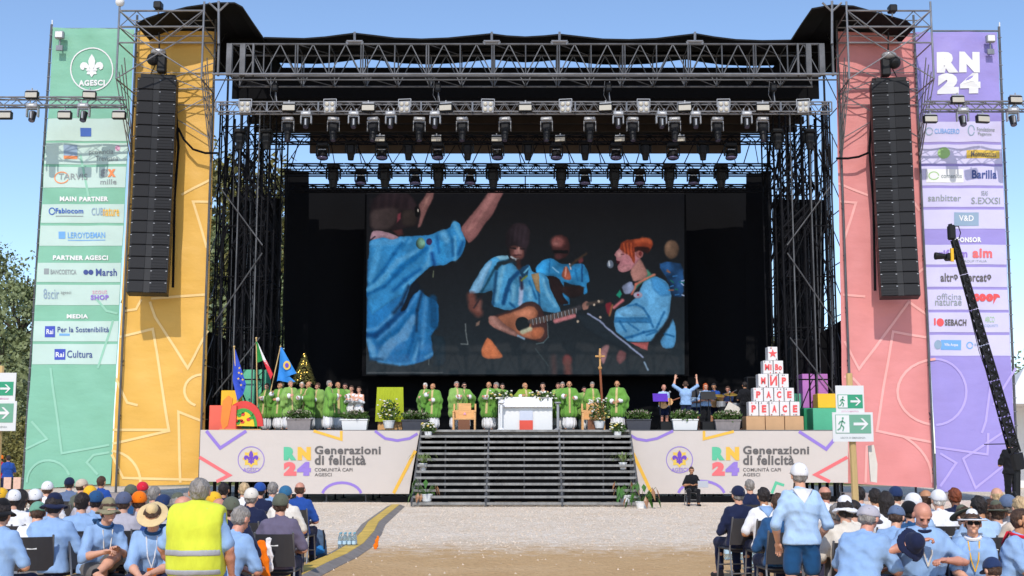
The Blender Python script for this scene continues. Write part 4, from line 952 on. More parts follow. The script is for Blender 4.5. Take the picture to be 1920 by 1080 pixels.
# ------------------------------------------------------------------ wings: dense scaffold towers beside the opening
def wing(label, pxo, pxi, sgn):
    t = thing('wing_scaffold', label, 'scaffold', P((pxo+pxi)/2, 940, 48)); xo, xi = P(pxo, 500, 46.3).x, P(pxi, 500, 46.3).x
    ys = [46.4, 47.6, 48.8, 50.0]; zt2 = P(0, 192, 46.4).z; xs = [xo, xo+(xi-xo)*.5, xi]; lv = [SZ+.0+2.0*i for i in range(7)]
    for y in ys:
        for x in xs:
            for dx in (-.12, .12):
                mb = MB(); mb.tube((x+dx, y, 0), (x+dx, y, zt2), .036, 6); part('post', mb, M_tubed, t)
            mb = MB()
            for z in np.arange(.6, zt2, .5): mb.tube((x-.12, y, z), (x+.12, y, z+.25), .015, 4)
            part('post_web', mb, M_tubed, t, kind='stuff')
    for iz, z in enumerate(lv):
        mb = MB()
        for y in ys: mb.tube((xs[0], y, z), (xs[-1], y, z), .026, 5)
        for x in xs: mb.tube((x, ys[0], z), (x, ys[-1], z), .026, 5)
        part('ledger', mb, M_tubed, t)
        if iz < 6:
            mb = MB()
            for i, y in enumerate(ys):
                a, b = (xs[0], xs[1]) if (i+iz) % 2 else (xs[1], xs[0]); mb.tube((a, y, z), (b, y, z+2), .024, 5); mb.tube((xs[2], y, z), (xs[1], y, z+2), .024, 5)
            for x in xs:
                for i in range(3): mb.tube((x, ys[i], z+(2 if (i+iz) % 2 else 0)), (x, ys[i+1], z+(0 if (i+iz) % 2 else 2)), .024, 5)
            part('diagonal_brace', mb, M_tubed, t)
    # tubes at the very front, most in a lighter grey that paints sunlight on them
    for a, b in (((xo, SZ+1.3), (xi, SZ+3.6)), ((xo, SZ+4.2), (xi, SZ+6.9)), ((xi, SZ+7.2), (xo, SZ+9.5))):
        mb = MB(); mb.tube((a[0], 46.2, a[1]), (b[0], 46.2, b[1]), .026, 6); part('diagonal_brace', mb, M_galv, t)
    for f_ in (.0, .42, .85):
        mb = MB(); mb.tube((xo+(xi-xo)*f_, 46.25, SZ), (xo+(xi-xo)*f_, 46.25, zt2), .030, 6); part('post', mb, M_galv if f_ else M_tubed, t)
    r2 = random.Random(pxo)
    for k in range(44):  # short dark members crowding the upper half
        x = r2.uniform(min(xo, xi)-.1, max(xo, xi)+.1); y = r2.choice(ys); z = r2.uniform(zt2-5.5, zt2-.3); dx = r2.choice((-1, 1))*r2.uniform(.4, 1.1); mb = MB(); mb.tube((x, y, z), (min(max(x+dx, min(xo, xi)-.1), max(xo, xi)+.1), y, z-r2.uniform(.6, 1.8)), r2.choice((.025, .04, .05)), 5); part('diagonal_brace', mb, M_tubed, t)
    for k in range(26):  # rigging ropes and cables, slightly slanted
        x = xo+(xi-xo)*r2.random(); y = r2.uniform(46.3, 50.3); mb = MB(); mb.tube((x, y, SZ+r2.uniform(0, 2)), (x+r2.uniform(-.5, .5), y, zt2-r2.uniform(0, 3)), r2.choice((.012, .02)), 4); part('rigging_cable', mb, M_galv if k % 3 == 0 else M_tubed, t)
    return t
wing('dense dark scaffold wing left of the stage opening, behind the flags', 408, 492, 1)
wing('dense dark scaffold wing right of the stage opening, behind the lettered cubes', 1560, 1476, -1)
def cloth_panel(name, label, pts, Y, amp=.08, seed=1, nx=20, nz=20):
    s_ = Sheet(*pts, Y, seed, amp); o = single(name, s_.base(nx, nz), M_black, label, 'curtain'); return o
cloth_panel('curtain', 'black drape hanging inside the left scaffold wing', [(430, 368), (528, 372), (524, 812), (426, 812)], 50.6)
cloth_panel('curtain', 'black drape hanging inside the right scaffold wing', [(1449, 373), (1545, 375), (1546, 812), (1452, 812)], 50.6, seed=2)
cloth_panel('curtain', 'black backdrop curtain behind the video screen', [(533, 352), (1447, 352), (1447, 830), (533, 830)], 56.5, .12, 3, 60, 20)
cloth_panel('curtain', 'black drape at the left edge of the stage beside the yellow banner', [(384, 618), (432, 640), (430, 806), (380, 806)], 47.2, seed=4)
cloth_panel('curtain', 'black drape at the right edge of the stage beside the red banner', [(1536, 625), (1578, 600), (1582, 806), (1540, 806)], 47.2, seed=5)
cloth_panel('curtain', 'tall black side leg curtain left of the video screen', [(533, 318), (579, 322), (579, 812), (533, 812)], 54.5, .1, 6)
cloth_panel('curtain', 'tall black side leg curtain right of the video screen', [(1399, 326), (1446, 322), (1446, 812), (1399, 812)], 54.5, .1, 7)
for (x0_, y0_, x1_, y1_, Y, lb) in ((1481, 635, 1544, 770, 47.6, 'tall black loudspeaker cabinet behind the purple cube on the right'), (1400, 706, 1420, 806, 49, 'black equipment rack beside the man in black')):
    t = thing('speaker_cabinet', lb, 'loudspeaker', (P((x0_+x1_)/2, 700, Y).x, Y, SZ)); a, b = P(x0_, y0_, Y), P(x1_, y0_, Y); z1 = a.z
    mb = MB(); mb.box(((a.x+b.x)/2, Y+.35, (SZ+z1)/2), (b.x-a.x, .7, z1-SZ), bev=.03); part('cabinet', mb, M_dark, t)
    mb = MB(); mb.box(((a.x+b.x)/2, Y-.01, (SZ+z1)/2), (b.x-a.x-.1, .02, z1-SZ-.12)); part('grille', mb, M_black, t)

# ------------------------------------------------------------------ line arrays
def line_array(label, pxc, w, rz, y0, y1, flip):
    """a hanging column of 18 speaker cabinets, the lowest ones curving"""
    Y = 44.2; n = 18; top = P(pxc, y0, Y); bot = P(pxc, y1, Y); h = (top.z-bot.z)/n; W = w/S(Y)
    t = thing('line_array', label, 'line array', (top.x, Y, bot.z), rz=rz); x_, y_, z_ = 0, 0, top.z-bot.z; ang = 0; parts_ = []
    for i in range(n):
        ang = 0 if i < 8 else (i-7)*R(.85)
        Mq = Matrix.Rotation(-ang, 3, 'X'); c_ = Vector((0, y_, z_))+Mq @ Vector((0, 0, -h/2))
        mb = MB(); mb.box(c_, (W, .55, h-.014), Mq, bev=.012); cab = part('cabinet', MB(), M_dark, t) if False else None
        me = mb.mesh('cabinet'); o = bpy.data.objects.new('cabinet', me); me.materials.append(M_dark); o.parent = t; link(o)
        for s in (-1, 1):
            mb = MB(); mb.box(c_+Mq @ Vector((s*W*.27, -.285, 0)), (W*.36 if s*flip < 0 else W*.40, .02, h-.05), Mq, bev=.006)
            if s*flip > 0:
                for k_ in (-.25, 0, .25): mb.box(c_+Mq @ Vector((s*W*.27, -.30, h*k_)), (W*.38, .012, .012), Mq)
            me = mb.mesh('grille'); me.materials.append(M_grille); o2 = bpy.data.objects.new('grille', me); o2.parent = o; link(o2)
        mb = MB()
        for sx in (-.47, .085*flip, .46): mb.box(c_+Mq @ Vector((W*sx, -.292, h*.30)), (.055, .02, .022), Mq)
        me = mb.mesh('rigging_pin'); me.materials.append(M_silver); o2 = bpy.data.objects.new('rigging_pin', me); o2.parent = o; link(o2)
        d = Mq @ Vector((0, 0, -h)); y_ += d.y; z_ += d.z
    def lp(name, mb, m): me = mb.mesh(name); me.materials.append(m); o = bpy.data.objects.new(name, me); o.parent = t; link(o)
    H0 = top.z-bot.z
    mb = MB(); mb.box((0, 0, H0+.12), (W*.9, .16, .16)); mb.box((0, -.2, H0+.06), (W*.75, .08, .1)); lp('flying_frame', mb, M_blackm)
    mb = MB(); mb.box((flip*.12, -.1, H0+.62), (.34, .34, .75), bev=.05); mb.ball((-flip*.2, -.15, H0+.75), .24, 12, 8); lp('chain_motor', mb, M_blackm)
    mb = MB(); mb.ball((0, -.22, H0+1.02), .24, 14, 8, (1.2, .9, .6)); lp('chain_bag', mb, M_silver)
    mb = MB()
    for s in (-.3, .3): mb.tube((s, 0, H0+.2), (0, 0, H0+.9), .02, 5)
    mb.tube((0, -.0, H0+.9), (0, -.3, P(0, 50, 43.3).z-bot.z), .03, 6); lp('chain', mb, M_blackm)
    mb = MB()   # rear cabling loop
    mb.path([(flip*W*.42, .3, H0-.6+.0), (flip*W*.55, .36, H0*.7), (flip*W*.50, .38, H0*.45), (flip*W*.55, .35, .4)], .05, 5); lp('cable_bundle', mb, M_black)
    return t
line_array('left hanging column of black speaker cabinets in front of the yellow banner', 297, 73, R(8), 150, 556, 1)
line_array('right hanging column of black speaker cabinets in front of the red banner', 1667, 71, R(-8), 156, 562, -1)
for pts, lb in (([(334, 240), (345, 262), (362, 280), (385, 287), (408, 287)], 'black cable sagging across the yellow banner to the stage'), ([(1632, 285), (1610, 294), (1590, 297), (1568, 297)], 'black cable sagging across the red banner to the stage')):
    mb = MB(); mb.path([P(x, y, 44.7) for x, y in pts], .045, 6); single('cable', mb, M_black, lb, 'cable')

# ------------------------------------------------------------------ lamps
def lp(parent, name, mb, m): me = mb.mesh(name); me.materials.append(m); o = bpy.data.objects.new(name, me); o.parent = parent; link(o); return o
ORD = ['first', 'second', 'third', 'fourth', 'fifth', 'sixth', 'seventh', 'eighth', 'ninth', 'tenth', 'eleventh', 'twelfth', 'thirteenth', 'fourteenth', 'fifteenth', 'sixteenth']
def blinder():
    t = thing('blinder_lamp', 'x', 'stage light'); mb = MB(); mb.box((0, .08, 0), (.46, .16, .48), bev=.03); lp(t, 'housing', mb, M_silver)
    for sx in (-1, 1):
        for sz in (-1, 1): mb = MB(); mb.ball((sx*.105, -.02, sz*.11), .085, 12, 8, (1, .4, 1)); mb.smooth = True; lp(t, 'bulb', mb, M_lamp)
    mb = MB(); mb.tube((-.25, .05, 0), (-.25, .05, .32), .02, 5); mb.tube((.25, .05, 0), (.25, .05, .32), .02, 5); mb.tube((-.25, .05, .32), (.25, .05, .32), .02, 5); lp(t, 'yoke', mb, M_silver); return t
def flatlamp():
    t = thing('flood_lamp', 'x', 'stage light'); mb = MB(); mb.box((0, .1, .02), (.52, .2, .30), bev=.03); lp(t, 'housing', mb, M_dark)
    mb = MB(); mb.box((0, -.012, 0), (.46, .03, .20), bev=.01); lp(t, 'front_glass', mb, M_lamp)
    mb = MB(); mb.box((0, .08, .20), (.44, .06, .04)); mb.tube((0, .08, .2), (0, .08, .3), .03, 6); lp(t, 'bracket', mb, M_silver); return t
def mover(silver=True):
    t = thing('moving_head_lamp', 'x', 'stage light'); a = M_silver if silver else M_dark
    mb = MB(); mb.box((0, 0, .30), (.36, .30, .15), bev=.03); lp(t, 'base', mb, a); mb = MB(); mb.box((0, -.155, .30), (.16, .01, .05)); lp(t, 'display', mb, M_white if silver else M_silver)
    mb = MB(); mb.box((0, 0, .21), (.38, .14, .05)); 
    for s in (-1, 1): mb.box((s*.18, 0, .07), (.05, .14, .28), bev=.02)
    lp(t, 'yoke', mb, a)
    mb = MB(); mb.tube((0, .04, .10), (0, -.06, -.20), .115, 12, .10); mb.smooth = False; lp(t, 'head', mb, M_dark); mb = MB(); mb.tube((0, -.06, -.2), (0, -.066, -.215), .085, 12); lp(t, 'lens', mb, M_lens)
    mb = MB(); mb.box((0, -.12, -.02), (.05, .05, .22)); lp(t, 'focus_knob', mb, a)
    mb = MB(); mb.tube((-.1, 0, .37), (-.1, 0, .50), .025, 5); mb.tube((.1, 0, .37), (.1, 0, .50), .025, 5); lp(t, 'clamp', mb, a); return t
def profile():
    t = thing('moving_head_lamp', 'x', 'stage light'); mb = MB(); mb.box((0, 0, .34), (.44, .30, .14), bev=.03); lp(t, 'base', mb, M_silver); mb = MB(); mb.box((0, -.155, .34), (.2, .01, .05)); lp(t, 'display', mb, M_white)
    mb = MB(); mb.box((0, 0, .245), (.48, .12, .04))
    for s in (-1, 1): mb.box((s*.225, 0, .05), (.03, .12, .38), bev=.01)
    lp(t, 'yoke', mb, M_silver); mb = MB(); mb.box((0, .02, .02), (.36, .30, .34), bev=.06); mb.tube((0, .0, -.1), (0, -.10, -.52), .15, 12, .11); lp(t, 'head', mb, M_dark)
    mb = MB(); mb.tube((0, -.10, -.52), (0, -.104, -.535), .095, 12); lp(t, 'lens', mb, M_lens); return t
def wash(round_=True):
    t = thing('moving_head_lamp', 'x', 'stage light'); mb = MB(); mb.box((0, 0, .38), (.46, .34, .16), bev=.03); lp(t, 'base', mb, M_blackm)
    mb = MB()
    for s in (-1, 1): mb.box((s*.25, 0, .12), (.05, .16, .42), bev=.02)
    mb.box((0, 0, .31), (.5, .16, .04)); lp(t, 'yoke', mb, M_blackm)
    if round_:
        mb = MB(); mb.tube((0, .05, .2), (0, -.06, -.16), .15, 14, .24); lp(t, 'head', mb, M_blackm); mb = MB(); mb.ball((0, -.065, -.165), .215, 14, 6, (1, 1, .3)); mb.smooth = True; lp(t, 'lens', mb, mat('wash_lens', (.16, .14, .26), .1))
        mb = MB(); mb.box((0, -.13, .16), (.30, .03, .035)); lp(t, 'trim', mb, M_silver)
    else:
        mb = MB(); mb.box((0, 0, .05), (.38, .34, .5), bev=.08); mb.tube((0, 0, -.15), (0, 0, -.42), .17, 12, .13); lp(t, 'head', mb, M_blackm)
    return t
def place_row(make, xs, py, Y, what, group, scale=1.0, where=''):
    src = None
    for i, px in enumerate(xs):
        pos = P(px, py, Y); lab = f'{what}, {ORD[i]} from the left {where}'
        if src is None: src = make(); src.location = pos; src['label'] = lab; src['group'] = group; src.scale = (scale,)*3
        else: copy_tree(src, pos, rnd.uniform(-.2, .2), lab)
place_row(blinder, [459, 618, 758, 915, 1060, 1207, 1357, 1506], 200, 43.6, 'silver blinder lamp with four cream bulbs', 'blinder lamps on the front lighting truss', .95, 'on the front truss')
place_row(flatlamp, [541, 690, 835, 985, 1135, 1284, 1431], 202, 43.6, 'rectangular cream fronted flood lamp', 'flood lamps on the front lighting truss', 1.0, 'on the front truss')
place_row(mover, [574, 663, 733, 816, 1159, 1240, 1304, 1400], 229, 43.75, 'small silver moving head lamp', 'silver moving heads under the front truss', 1.05, 'under the front truss')
place_row(profile, [540, 625, 700, 786, 867, 947, 1025, 1106, 1186, 1265, 1345, 1430], 240, 45.2, 'large dark profile lamp in a silver yoke', 'profile lamps behind the front truss', 1.0, 'below the roof')
place_row(flatlamp, [712, 818, 931, 1050, 1162, 1275], 261, 46.6, 'dim rectangular flood lamp', 'flood lamps under the middle truss', .85, 'under the middle truss')
place_row(lambda: wash(True), [605, 716, 821, 933, 1043, 1155, 1262, 1370], 289, 47.6, 'round black wash lamp', 'round wash lamps under the middle truss', 1.0, 'under the middle truss')
place_row(lambda: wash(False), [658, 766, 877, 990, 1097, 1210, 1318], 283, 47.8, 'black cylindrical spot lamp', 'spot lamps under the middle truss', .9, 'under the middle truss')
place_row(lambda: wash(True), [677, 779, 881, 1097, 1199, 1300], 337, 49.4, 'round black wash lamp', 'round wash lamps above the screen', 1.0, 'above the screen')
place_row(lambda: wash(False), [625, 722, 822, 925, 1052, 1152, 1255, 1352], 331, 49.4, 'black block shaped spot lamp', 'spot lamps above the screen', 1.15, 'above the screen')
place_row(lambda: wash(False), [450, 500], 262, 45.5, 'tilted dark spot lamp in the left wing', 'spot lamps in the wings', .9, '')
place_row(lambda: wash(False), [1458, 1518], 262, 45.5, 'tilted dark spot lamp in the right wing', 'spot lamps in the wings', .9, '')

# ------------------------------------------------------------------ outrigger trusses at both sides
def outrigger(label, xa_, xb_, y0, y1, side):
    Y = 43.4; t = thing('outrigger_truss', label, 'truss', P((xa_+xb_)/2, y1, Y)); a, b = P(xa_, y1, Y), P(xb_, y1, Y); h = P(0, y0, Y).z-a.z; n = 4
    for i in range(n):
        mb = MB(); box_truss(mb, (a.x+(b.x-a.x)*i/n+.01, Y, a.z), (a.x+(b.x-a.x)*(i+1)/n-.01, Y, a.z), .34, h, .017, .034, .62); part('truss_section', mb, M_alu, t)
outrigger('aluminium lamp truss crossing the green banner at the far left', -70, 232, 182, 197, 'left')
outrigger('aluminium lamp truss crossing the violet banner at the far right', 1735, 1990, 190, 205, 'right')
place_row(flatlamp, [8, 120, 222], 216, 43.3, 'black flood lamp hanging below the left side truss', 'flood lamps on the side trusses', .98)
place_row(mover, [61, 157], 216, 43.45, 'grey moving head hanging below the left side truss', 'moving heads on the side trusses', 1.15)
place_row(flatlamp, [58, 167], 178, 43.3, 'small boxed lamp standing on the left side truss', 'boxed lamps on the side trusses', .95)
place_row(flatlamp, [1746, 1845], 223, 43.3, 'black flood lamp hanging below the right side truss', 'flood lamps on the side trusses', .98)
place_row(mover, [1805, 1899], 224, 43.45, 'grey moving head hanging below the right side truss', 'moving heads on the side trusses', 1.15)
place_row(flatlamp, [1797, 1906], 187, 43.3, 'small boxed lamp standing on the right side truss', 'boxed lamps on the side trusses', .95)
def work_light(px, py, label):
    t = thing('work_light', label, 'flood light', P(px, py, 44.9)); a = P(px, py, 44.9)
    mb = MB(); mb.box((a.x, 44.9, a.z), (.34, .2, .3), bev=.03); part('housing', mb, M_silver, t); mb = MB(); mb.box((a.x, 44.79, a.z), (.26, .02, .22)); part('front_glass', mb, M_white, t)
    mb = MB(); mb.tube((a.x, 44.95, a.z), (a.x, 44.95, a.z-.45), .03, 6); mb.box((a.x, 44.95, a.z-.5), (.26, .1, .2)); part('mount', mb, M_alu, t)
work_light(112, 66, 'silver work light at the top corner of the green banner'); work_light(1857, 73, 'silver work light at the top corner of the violet banner')
def banner_frame(label, xt, xb_, yt, topx, mast):
    t = thing('banner_frame', label, 'frame', P(xb_, 925, 45.35)); mb = MB(); mb.tube(P(xt, yt, 45.35), P(xb_, 940, 45.35), .05, 8); part('post', mb, M_galv, t)
    mb = MB(); mb.tube(P(xt-2, yt+8, 45.35), P(topx, yt+8, 45.35), .035, 6); part('top_rail', mb, M_alu, t)
    mb = MB()
    for y in range(int(yt)+20, 900, 26):
        x = lerpx((xt, yt), (xb_, 940), y); mb.tube(P(x-3, y, 45.3), P(x+4, y, 45.3), .02, 5)
    part('coupler', mb, M_alu, t, kind='stuff')
    mb = MB(); mb.tube(P(xt+1, mast, 45.35), P(xt+1, yt+8, 45.35), .025, 6); part('mast_tip', mb, M_white, t)
banner_frame('thin steel frame holding the left edge of the green banner', 97, 41, 46, 222, 38)
banner_frame('thin steel frame holding the right edge of the violet banner', 1873, 1910, 50, 1747, 42)
# ------------------------------------------------------------------ video screen with its picture
def screen_picture(W, Hh):
    """colours of the picture shown on the screen, from shapes given in photo pixels"""
    X, Y = np.meshgrid(np.linspace(687, 1284, W), np.linspace(358, 702, Hh)); img = np.zeros((Hh, W, 3)); rg = np.random.default_rng(4)
    t = (Y-358)/344; img[:] = np.array((17, 17, 20.)); img += (t[..., None]**1.5)*np.array((21, 32, 36.)); 
    def nz(sc, seed):
        r = np.random.default_rng(seed); g = r.random((int(344/sc)+3, int(597/sc)+3)); fx, fy = (X-687)/sc, (Y-358)/sc; i, j = fx.astype(int), fy.astype(int); u, v = fx-i, fy-j
        u, v = u*u*(3-2*u), v*v*(3-2*v)
        return (g[j, i]*(1-u)+g[j, i+1]*u)*(1-v)+(g[j+1, i]*(1-u)+g[j+1, i+1]*u)*v
    X0, Y0 = X.copy(), Y.copy(); wx0 = (nz(5, 71)-.5)*3.4+(nz(11, 72)-.5)*3.6+(nz(2.6, 75)-.5)*1.6; wy0 = (nz(5, 73)-.5)*3.4+(nz(11, 74)-.5)*3.6+(nz(2.6, 76)-.5)*1.6; wx0 *= .22; wy0 *= .22; grain = 1+.10*(nz(3, 77)-.5)+.10*(nz(7, 78)-.5)
    X = np.clip(X+wx0, 687, 1284); Y = np.clip(Y+wy0, 358, 702)
    def pol(pts, c, soft=1.2, tex=0, sc=7, seed=1):
        nonlocal img
        p = np.array(pts, float)
        if len(p) > 4:
            for _ in range(1):
                nx_ = np.roll(p, -1, 0); p = np.stack([p*.82+nx_*.18, p*.18+nx_*.82], 1).reshape(-1, 2)
        n = len(p); ins = np.zeros(X.shape, bool); dist = np.full(X.shape, 1e9)
        for i in range(n):
            a, b = p[i], p[(i+1) % n]; ba = b-a; h = np.clip(((X-a[0])*ba[0]+(Y-a[1])*ba[1])/max(ba @ ba, 1e-6), 0, 1)
            dist = np.minimum(dist, np.hypot(X-a[0]-h*ba[0], Y-a[1]-h*ba[1])); cr = ((a[1] > Y) != (b[1] > Y)) & (X < (b[0]-a[0])*(Y-a[1])/(b[1]-a[1]+1e-9)+a[0]); ins ^= cr
        soft = soft*.55; al = np.clip(.5+np.where(ins, dist, -dist)/soft/2, 0, 1)[..., None]; cc = np.array(c, float)*np.ones_like(img)
        wx = X+nz(26, seed)*22+nz(60, seed+2)*30; wy = Y+nz(30, seed+3)*26; f1 = np.sin(wx/9+wy/30); f2 = np.sin(wx/14-wy/22+seed); f3 = nz(9, seed+6)-.5
        if tex: cc = cc*(1+tex*(.38*f1+.28*f2+.5*f3+(nz(45, seed+4)-.5)*1.0)[..., None])
        rr = min(12, np.where(ins, dist, 0).max()*.8+1); cc = cc*(.80+.22*np.clip(dist/min(rr, 6), 0, 1)**.6)[..., None]
        img = img*(1-al)+cc*al
    def ell_(x, y, rx, ry, c, soft=1.5, tex=0, a=0): pol([(x+rx*math.cos(q)*math.cos(a)-ry*math.sin(q)*math.sin(a), y+rx*math.cos(q)*math.sin(a)+ry*math.sin(q)*math.cos(a)) for q in np.linspace(0, 6.28, 20)[:-1]], c, soft, tex)
    def ln(pts, w, c, soft=1, al=1.):
        nonlocal img
        for a, b in zip(pts[:-1], pts[1:]):
            a, b = np.array(a, float), np.array(b, float); ba = b-a; h = np.clip(((X-a[0])*ba[0]+(Y-a[1])*ba[1])/max(ba @ ba, 1e-6), 0, 1); d = np.hypot(X-a[0]-h*ba[0], Y-a[1]-h*ba[1])
            m = np.clip(.5-(d-w/2)/soft/2, 0, 1)[..., None]*al; img = img*(1-m)+np.array(c, float)*m
    def T(o, k): return lambda *p: [(o[0]+x/k, o[1]+y/k) for x, y in p]
    r1, r2, r3, r4 = T((685, 355), 6.17), T((685, 530), 6.17), T((860, 400), 6.17), T((860, 530), 6.17); r5, r6 = T((1060, 420), 7.2), T((1060, 555), 7.2)
    D, Mi, L_, LL = (4, 84, 150), (28, 122, 190), (74, 158, 218), (128, 184, 226); K = (24, 26, 32)
    # ---- bald guitarist behind
    pol(r3((890, 640), (980, 550), (1090, 530), (1180, 600), (1300, 600), (1440, 590), (1500, 680), (1520, 800), (1480, 830), (1500, 930), (1450, 960), (1420, 850), (1320, 840), (1200, 800), (1310, 1060), (1200, 1080), (1120, 740), (1010, 740), (900, 700)), (34, 128, 190), 1.4, .35)
    ln(r3((1430, 610), (1430, 800)), 2.5, (10, 60, 120), 1.5); ln(r3((1060, 560), (1050, 700)), 2, D, 1.5, .7); ln(r3((1350, 660), (1380, 790)), 2, D, 2, .7); ln(r3((1090, 640), (1160, 700)), 2, LL, 1.2)
    pol(r3((1020, 740), (1150, 750), (1230, 880), (1200, 960), (1290, 1060), (1180, 1070), (1080, 960)), (36, 22, 22), 2, .3); pol(r3((1180, 860), (1460, 850), (1440, 960), (1300, 1000), (1200, 930)), (44, 28, 26), 3, .4)
    pol(r3((1080, 330), (1110, 280), (1190, 255), (1260, 290), (1290, 380), (1280, 480), (1230, 540), (1160, 540), (1110, 480), (1075, 420)), (66, 34, 34), 2.5, .3); ell_(1046, 456, 13, 11, (128, 70, 68), 6); ell_(1043, 459, 6, 4, (158, 98, 94), 5); pol(r3((1090, 440), (1270, 440), (1270, 480), (1100, 480)), (14, 12, 14), 1.5); ell_(1048, 483, 8, 6, (74, 40, 42), 3)
    pol(r3((1190, 740), (1220, 640), (1260, 630), (1300, 720), (1300, 790), (1230, 780)), (170, 84, 60), 2, .5); ln(r3((1245, 640), (1235, 740)), 2.5, (222, 150, 134), 1.2); ln(r3((1290, 600), (1300, 660)), 2, (220, 190, 190), .8); pol(r3((1380, 560), (1400, 520), (1440, 520), (1450, 570), (1400, 600)), (96, 44, 48), 2.5, .3); ln(r3((1300, 620), (1360, 560), (1480, 480)), 3, (70, 50, 34), 2)
    # ---- front guitarist
    pol(r3((100, 950), (220, 730), (330, 570), (430, 510), (560, 500), (600, 560), (700, 660), (820, 600), (860, 700), (960, 700), (1040, 760), (1060, 880), (1150, 1060), (1200, 1180), (1080, 1160), (900, 1130), (560, 1140), (380, 1080), (400, 900), (290, 940), (270, 930)), (58, 142, 196), 1.2, .22)
    pol(r3((110, 945), (230, 720), (350, 560), (400, 570), (300, 780), (260, 930)), (118, 178, 224), 2, .12); pol(r3((430, 510), (570, 500), (590, 540), (480, 560)), (126, 190, 224), 1.6, .1)
    for q, w, c in (((r3((270, 920), (350, 780), (430, 640), (520, 580))), 4.5, (16, 66, 92)), (r3((440, 650), (470, 600), (600, 560), (680, 600)), 7, (22, 44, 58)), (r3((440, 700), (420, 900), (400, 1060)), 6, (20, 74, 118)), (r3((690, 700), (600, 790), (560, 900), (520, 1050)), 8, (10, 70, 126)), (r3((870, 780), (930, 960), (940, 1080)), 3, (12, 70, 120)), (r3((820, 800), (900, 1000)), 3.5, (14, 94, 156)), (r3((590, 880), (640, 1000)), 3, (20, 90, 150)), (r3((1000, 760), (1090, 1060)), 2.5, (26, 104, 164)), (r3((350, 700), (290, 860)), 2, (60, 120, 170)), (r3((600, 1050), (650, 1100)), 4, (10, 80, 140))): ln(q, w, c, 2)
    for q, w in ((r3((520, 640), (480, 800), (440, 1020)), 7), (r3((640, 860), (630, 1020)), 8), (r3((820, 880), (830, 1000)), 8), (r3((980, 780), (1040, 960), (1120, 1080)), 6), (r3((760, 840), (780, 900)), 3)): ln(q, w, (110, 182, 224), 3, .8)
    ln(r3((730, 880), (715, 1060)), 8, (178, 190, 228), 2, .9); ln(r3((720, 760), (735, 880)), 6, (44, 46, 74), 2); pol(r3((840, 720), (930, 700), (945, 940), (900, 900)), (150, 122, 84), 1.6, .2); pol(r3((690, 660), (820, 600), (800, 740), (740, 760)), (20, 70, 110), 2, .3); ln(r3((760, 700), (810, 650)), 3, (90, 170, 210), 1); ln(r3((730, 790), (790, 740)), 3, (120, 130, 40), 1.4)
    pol(r3((540, 360), (560, 220), (620, 140), (700, 115), (790, 140), (830, 220), (820, 360), (790, 420), (780, 500), (740, 560), (660, 580), (600, 560), (570, 480), (560, 400)), (40, 30, 36), 2.4, .35); pol(r3((590, 400), (640, 380), (700, 400), (760, 420), (760, 520), (700, 560), (620, 530), (590, 470)), (104, 62, 58), 2, .3)
    ell_(860+690/6.17, 400+460/6.17, 8, 8, (158, 104, 100), 3); ln(r3((700, 410), (700, 470)), 2, (180, 130, 120), 1); ln(r3((600, 415), (660, 425)), 2.5, (22, 16, 20), 1.2); ln(r3((720, 425), (760, 425)), 2.5, (22, 16, 20), 1.2); ln(r3((640, 500), (720, 500)), 2, (60, 26, 30), 1)
    for k in range(9): ln(r3((590+k*26, 160+abs(k-4)*12), (570+k*26, 330+(k % 3)*20)), 2.6, (70, 60, 74) if k % 2 else (24, 18, 26), 3, .28)
    ln(r3((610, 520), (660, 550), (690, 545)), 3.5, (176, 190, 200), 1.2, .9); ln(r3((520, 600), (640, 555)), 4, (34, 44, 52), 1.5); ln(r3((690, 560), (700, 640)), 8, (60, 36, 34), 2.5)
    # arms and guitar
    ln(r4((150, 170), (170, 290), (230, 360)), 16, (108, 62, 54), 4); ln(r4((250, 230), (230, 330)), 8, (136, 84, 74), 3, .8); ln(r4((270, 170), (180, 300)), 2.5, (40, 30, 36), 1.5)
    pol(r4((380, 400), (520, 360), (680, 300), (760, 240), (870, 230), (950, 280), (990, 370), (1040, 500), (1040, 640), (960, 700), (880, 680), (700, 640), (560, 590), (440, 520)), (72, 46, 44), 2, .15)
    pol(r4((440, 410), (560, 370), (700, 330), (800, 280), (880, 290), (930, 360), (900, 420), (840, 460), (840, 540), (980, 520), (1000, 580), (960, 650), (880, 670), (700, 620), (560, 560), (480, 500)), (176, 104, 74), 2.2, .22); pol(r4((600, 360), (800, 300), (880, 330), (840, 420), (700, 420)), (204, 124, 92), 5, .1); pol(r4((850, 540), (970, 520), (980, 600), (900, 660), (850, 640)), (190, 104, 68), 3, .15)
    ell_(860+740/6.17, 530+490/6.17, 13.5, 13.5, (26, 34, 38), 1.4); ln(r4((740, 580), (830, 545)), 8, (190, 190, 160), 2); pol(r4((350, 400), (430, 390), (520, 480), (700, 600), (680, 640), (560, 600), (420, 540), (350, 480)), (160, 108, 98), 2.2, .2); ln(r4((380, 420), (480, 530), (640, 600)), 4, (190, 140, 130), 3, .7); ln(r4((690, 625), (760, 655)), 4, (130, 160, 190), 1.4)
    ln(r4((830, 460), (1100, 400), (1400, 300)), 9, (60, 58, 64), 1.6)
    for k in range(26): ln(r4((835+k*21, 440-k*5.2), (842+k*21, 505-k*5.6)), 1.3, (170, 168, 172) if k % 2 else (120, 90, 70), .7)
    ln(r4((1120, 455), (1340, 395)), 7.5, (196, 116, 122), 1.8); pol(r4((1430, 260), (1480, 220), (1520, 250), (1500, 320), (1440, 330)), (186, 130, 116), 2, .4); ln(r4((1500, 260), (1660, 230)), 6, (70, 60, 56), 2)
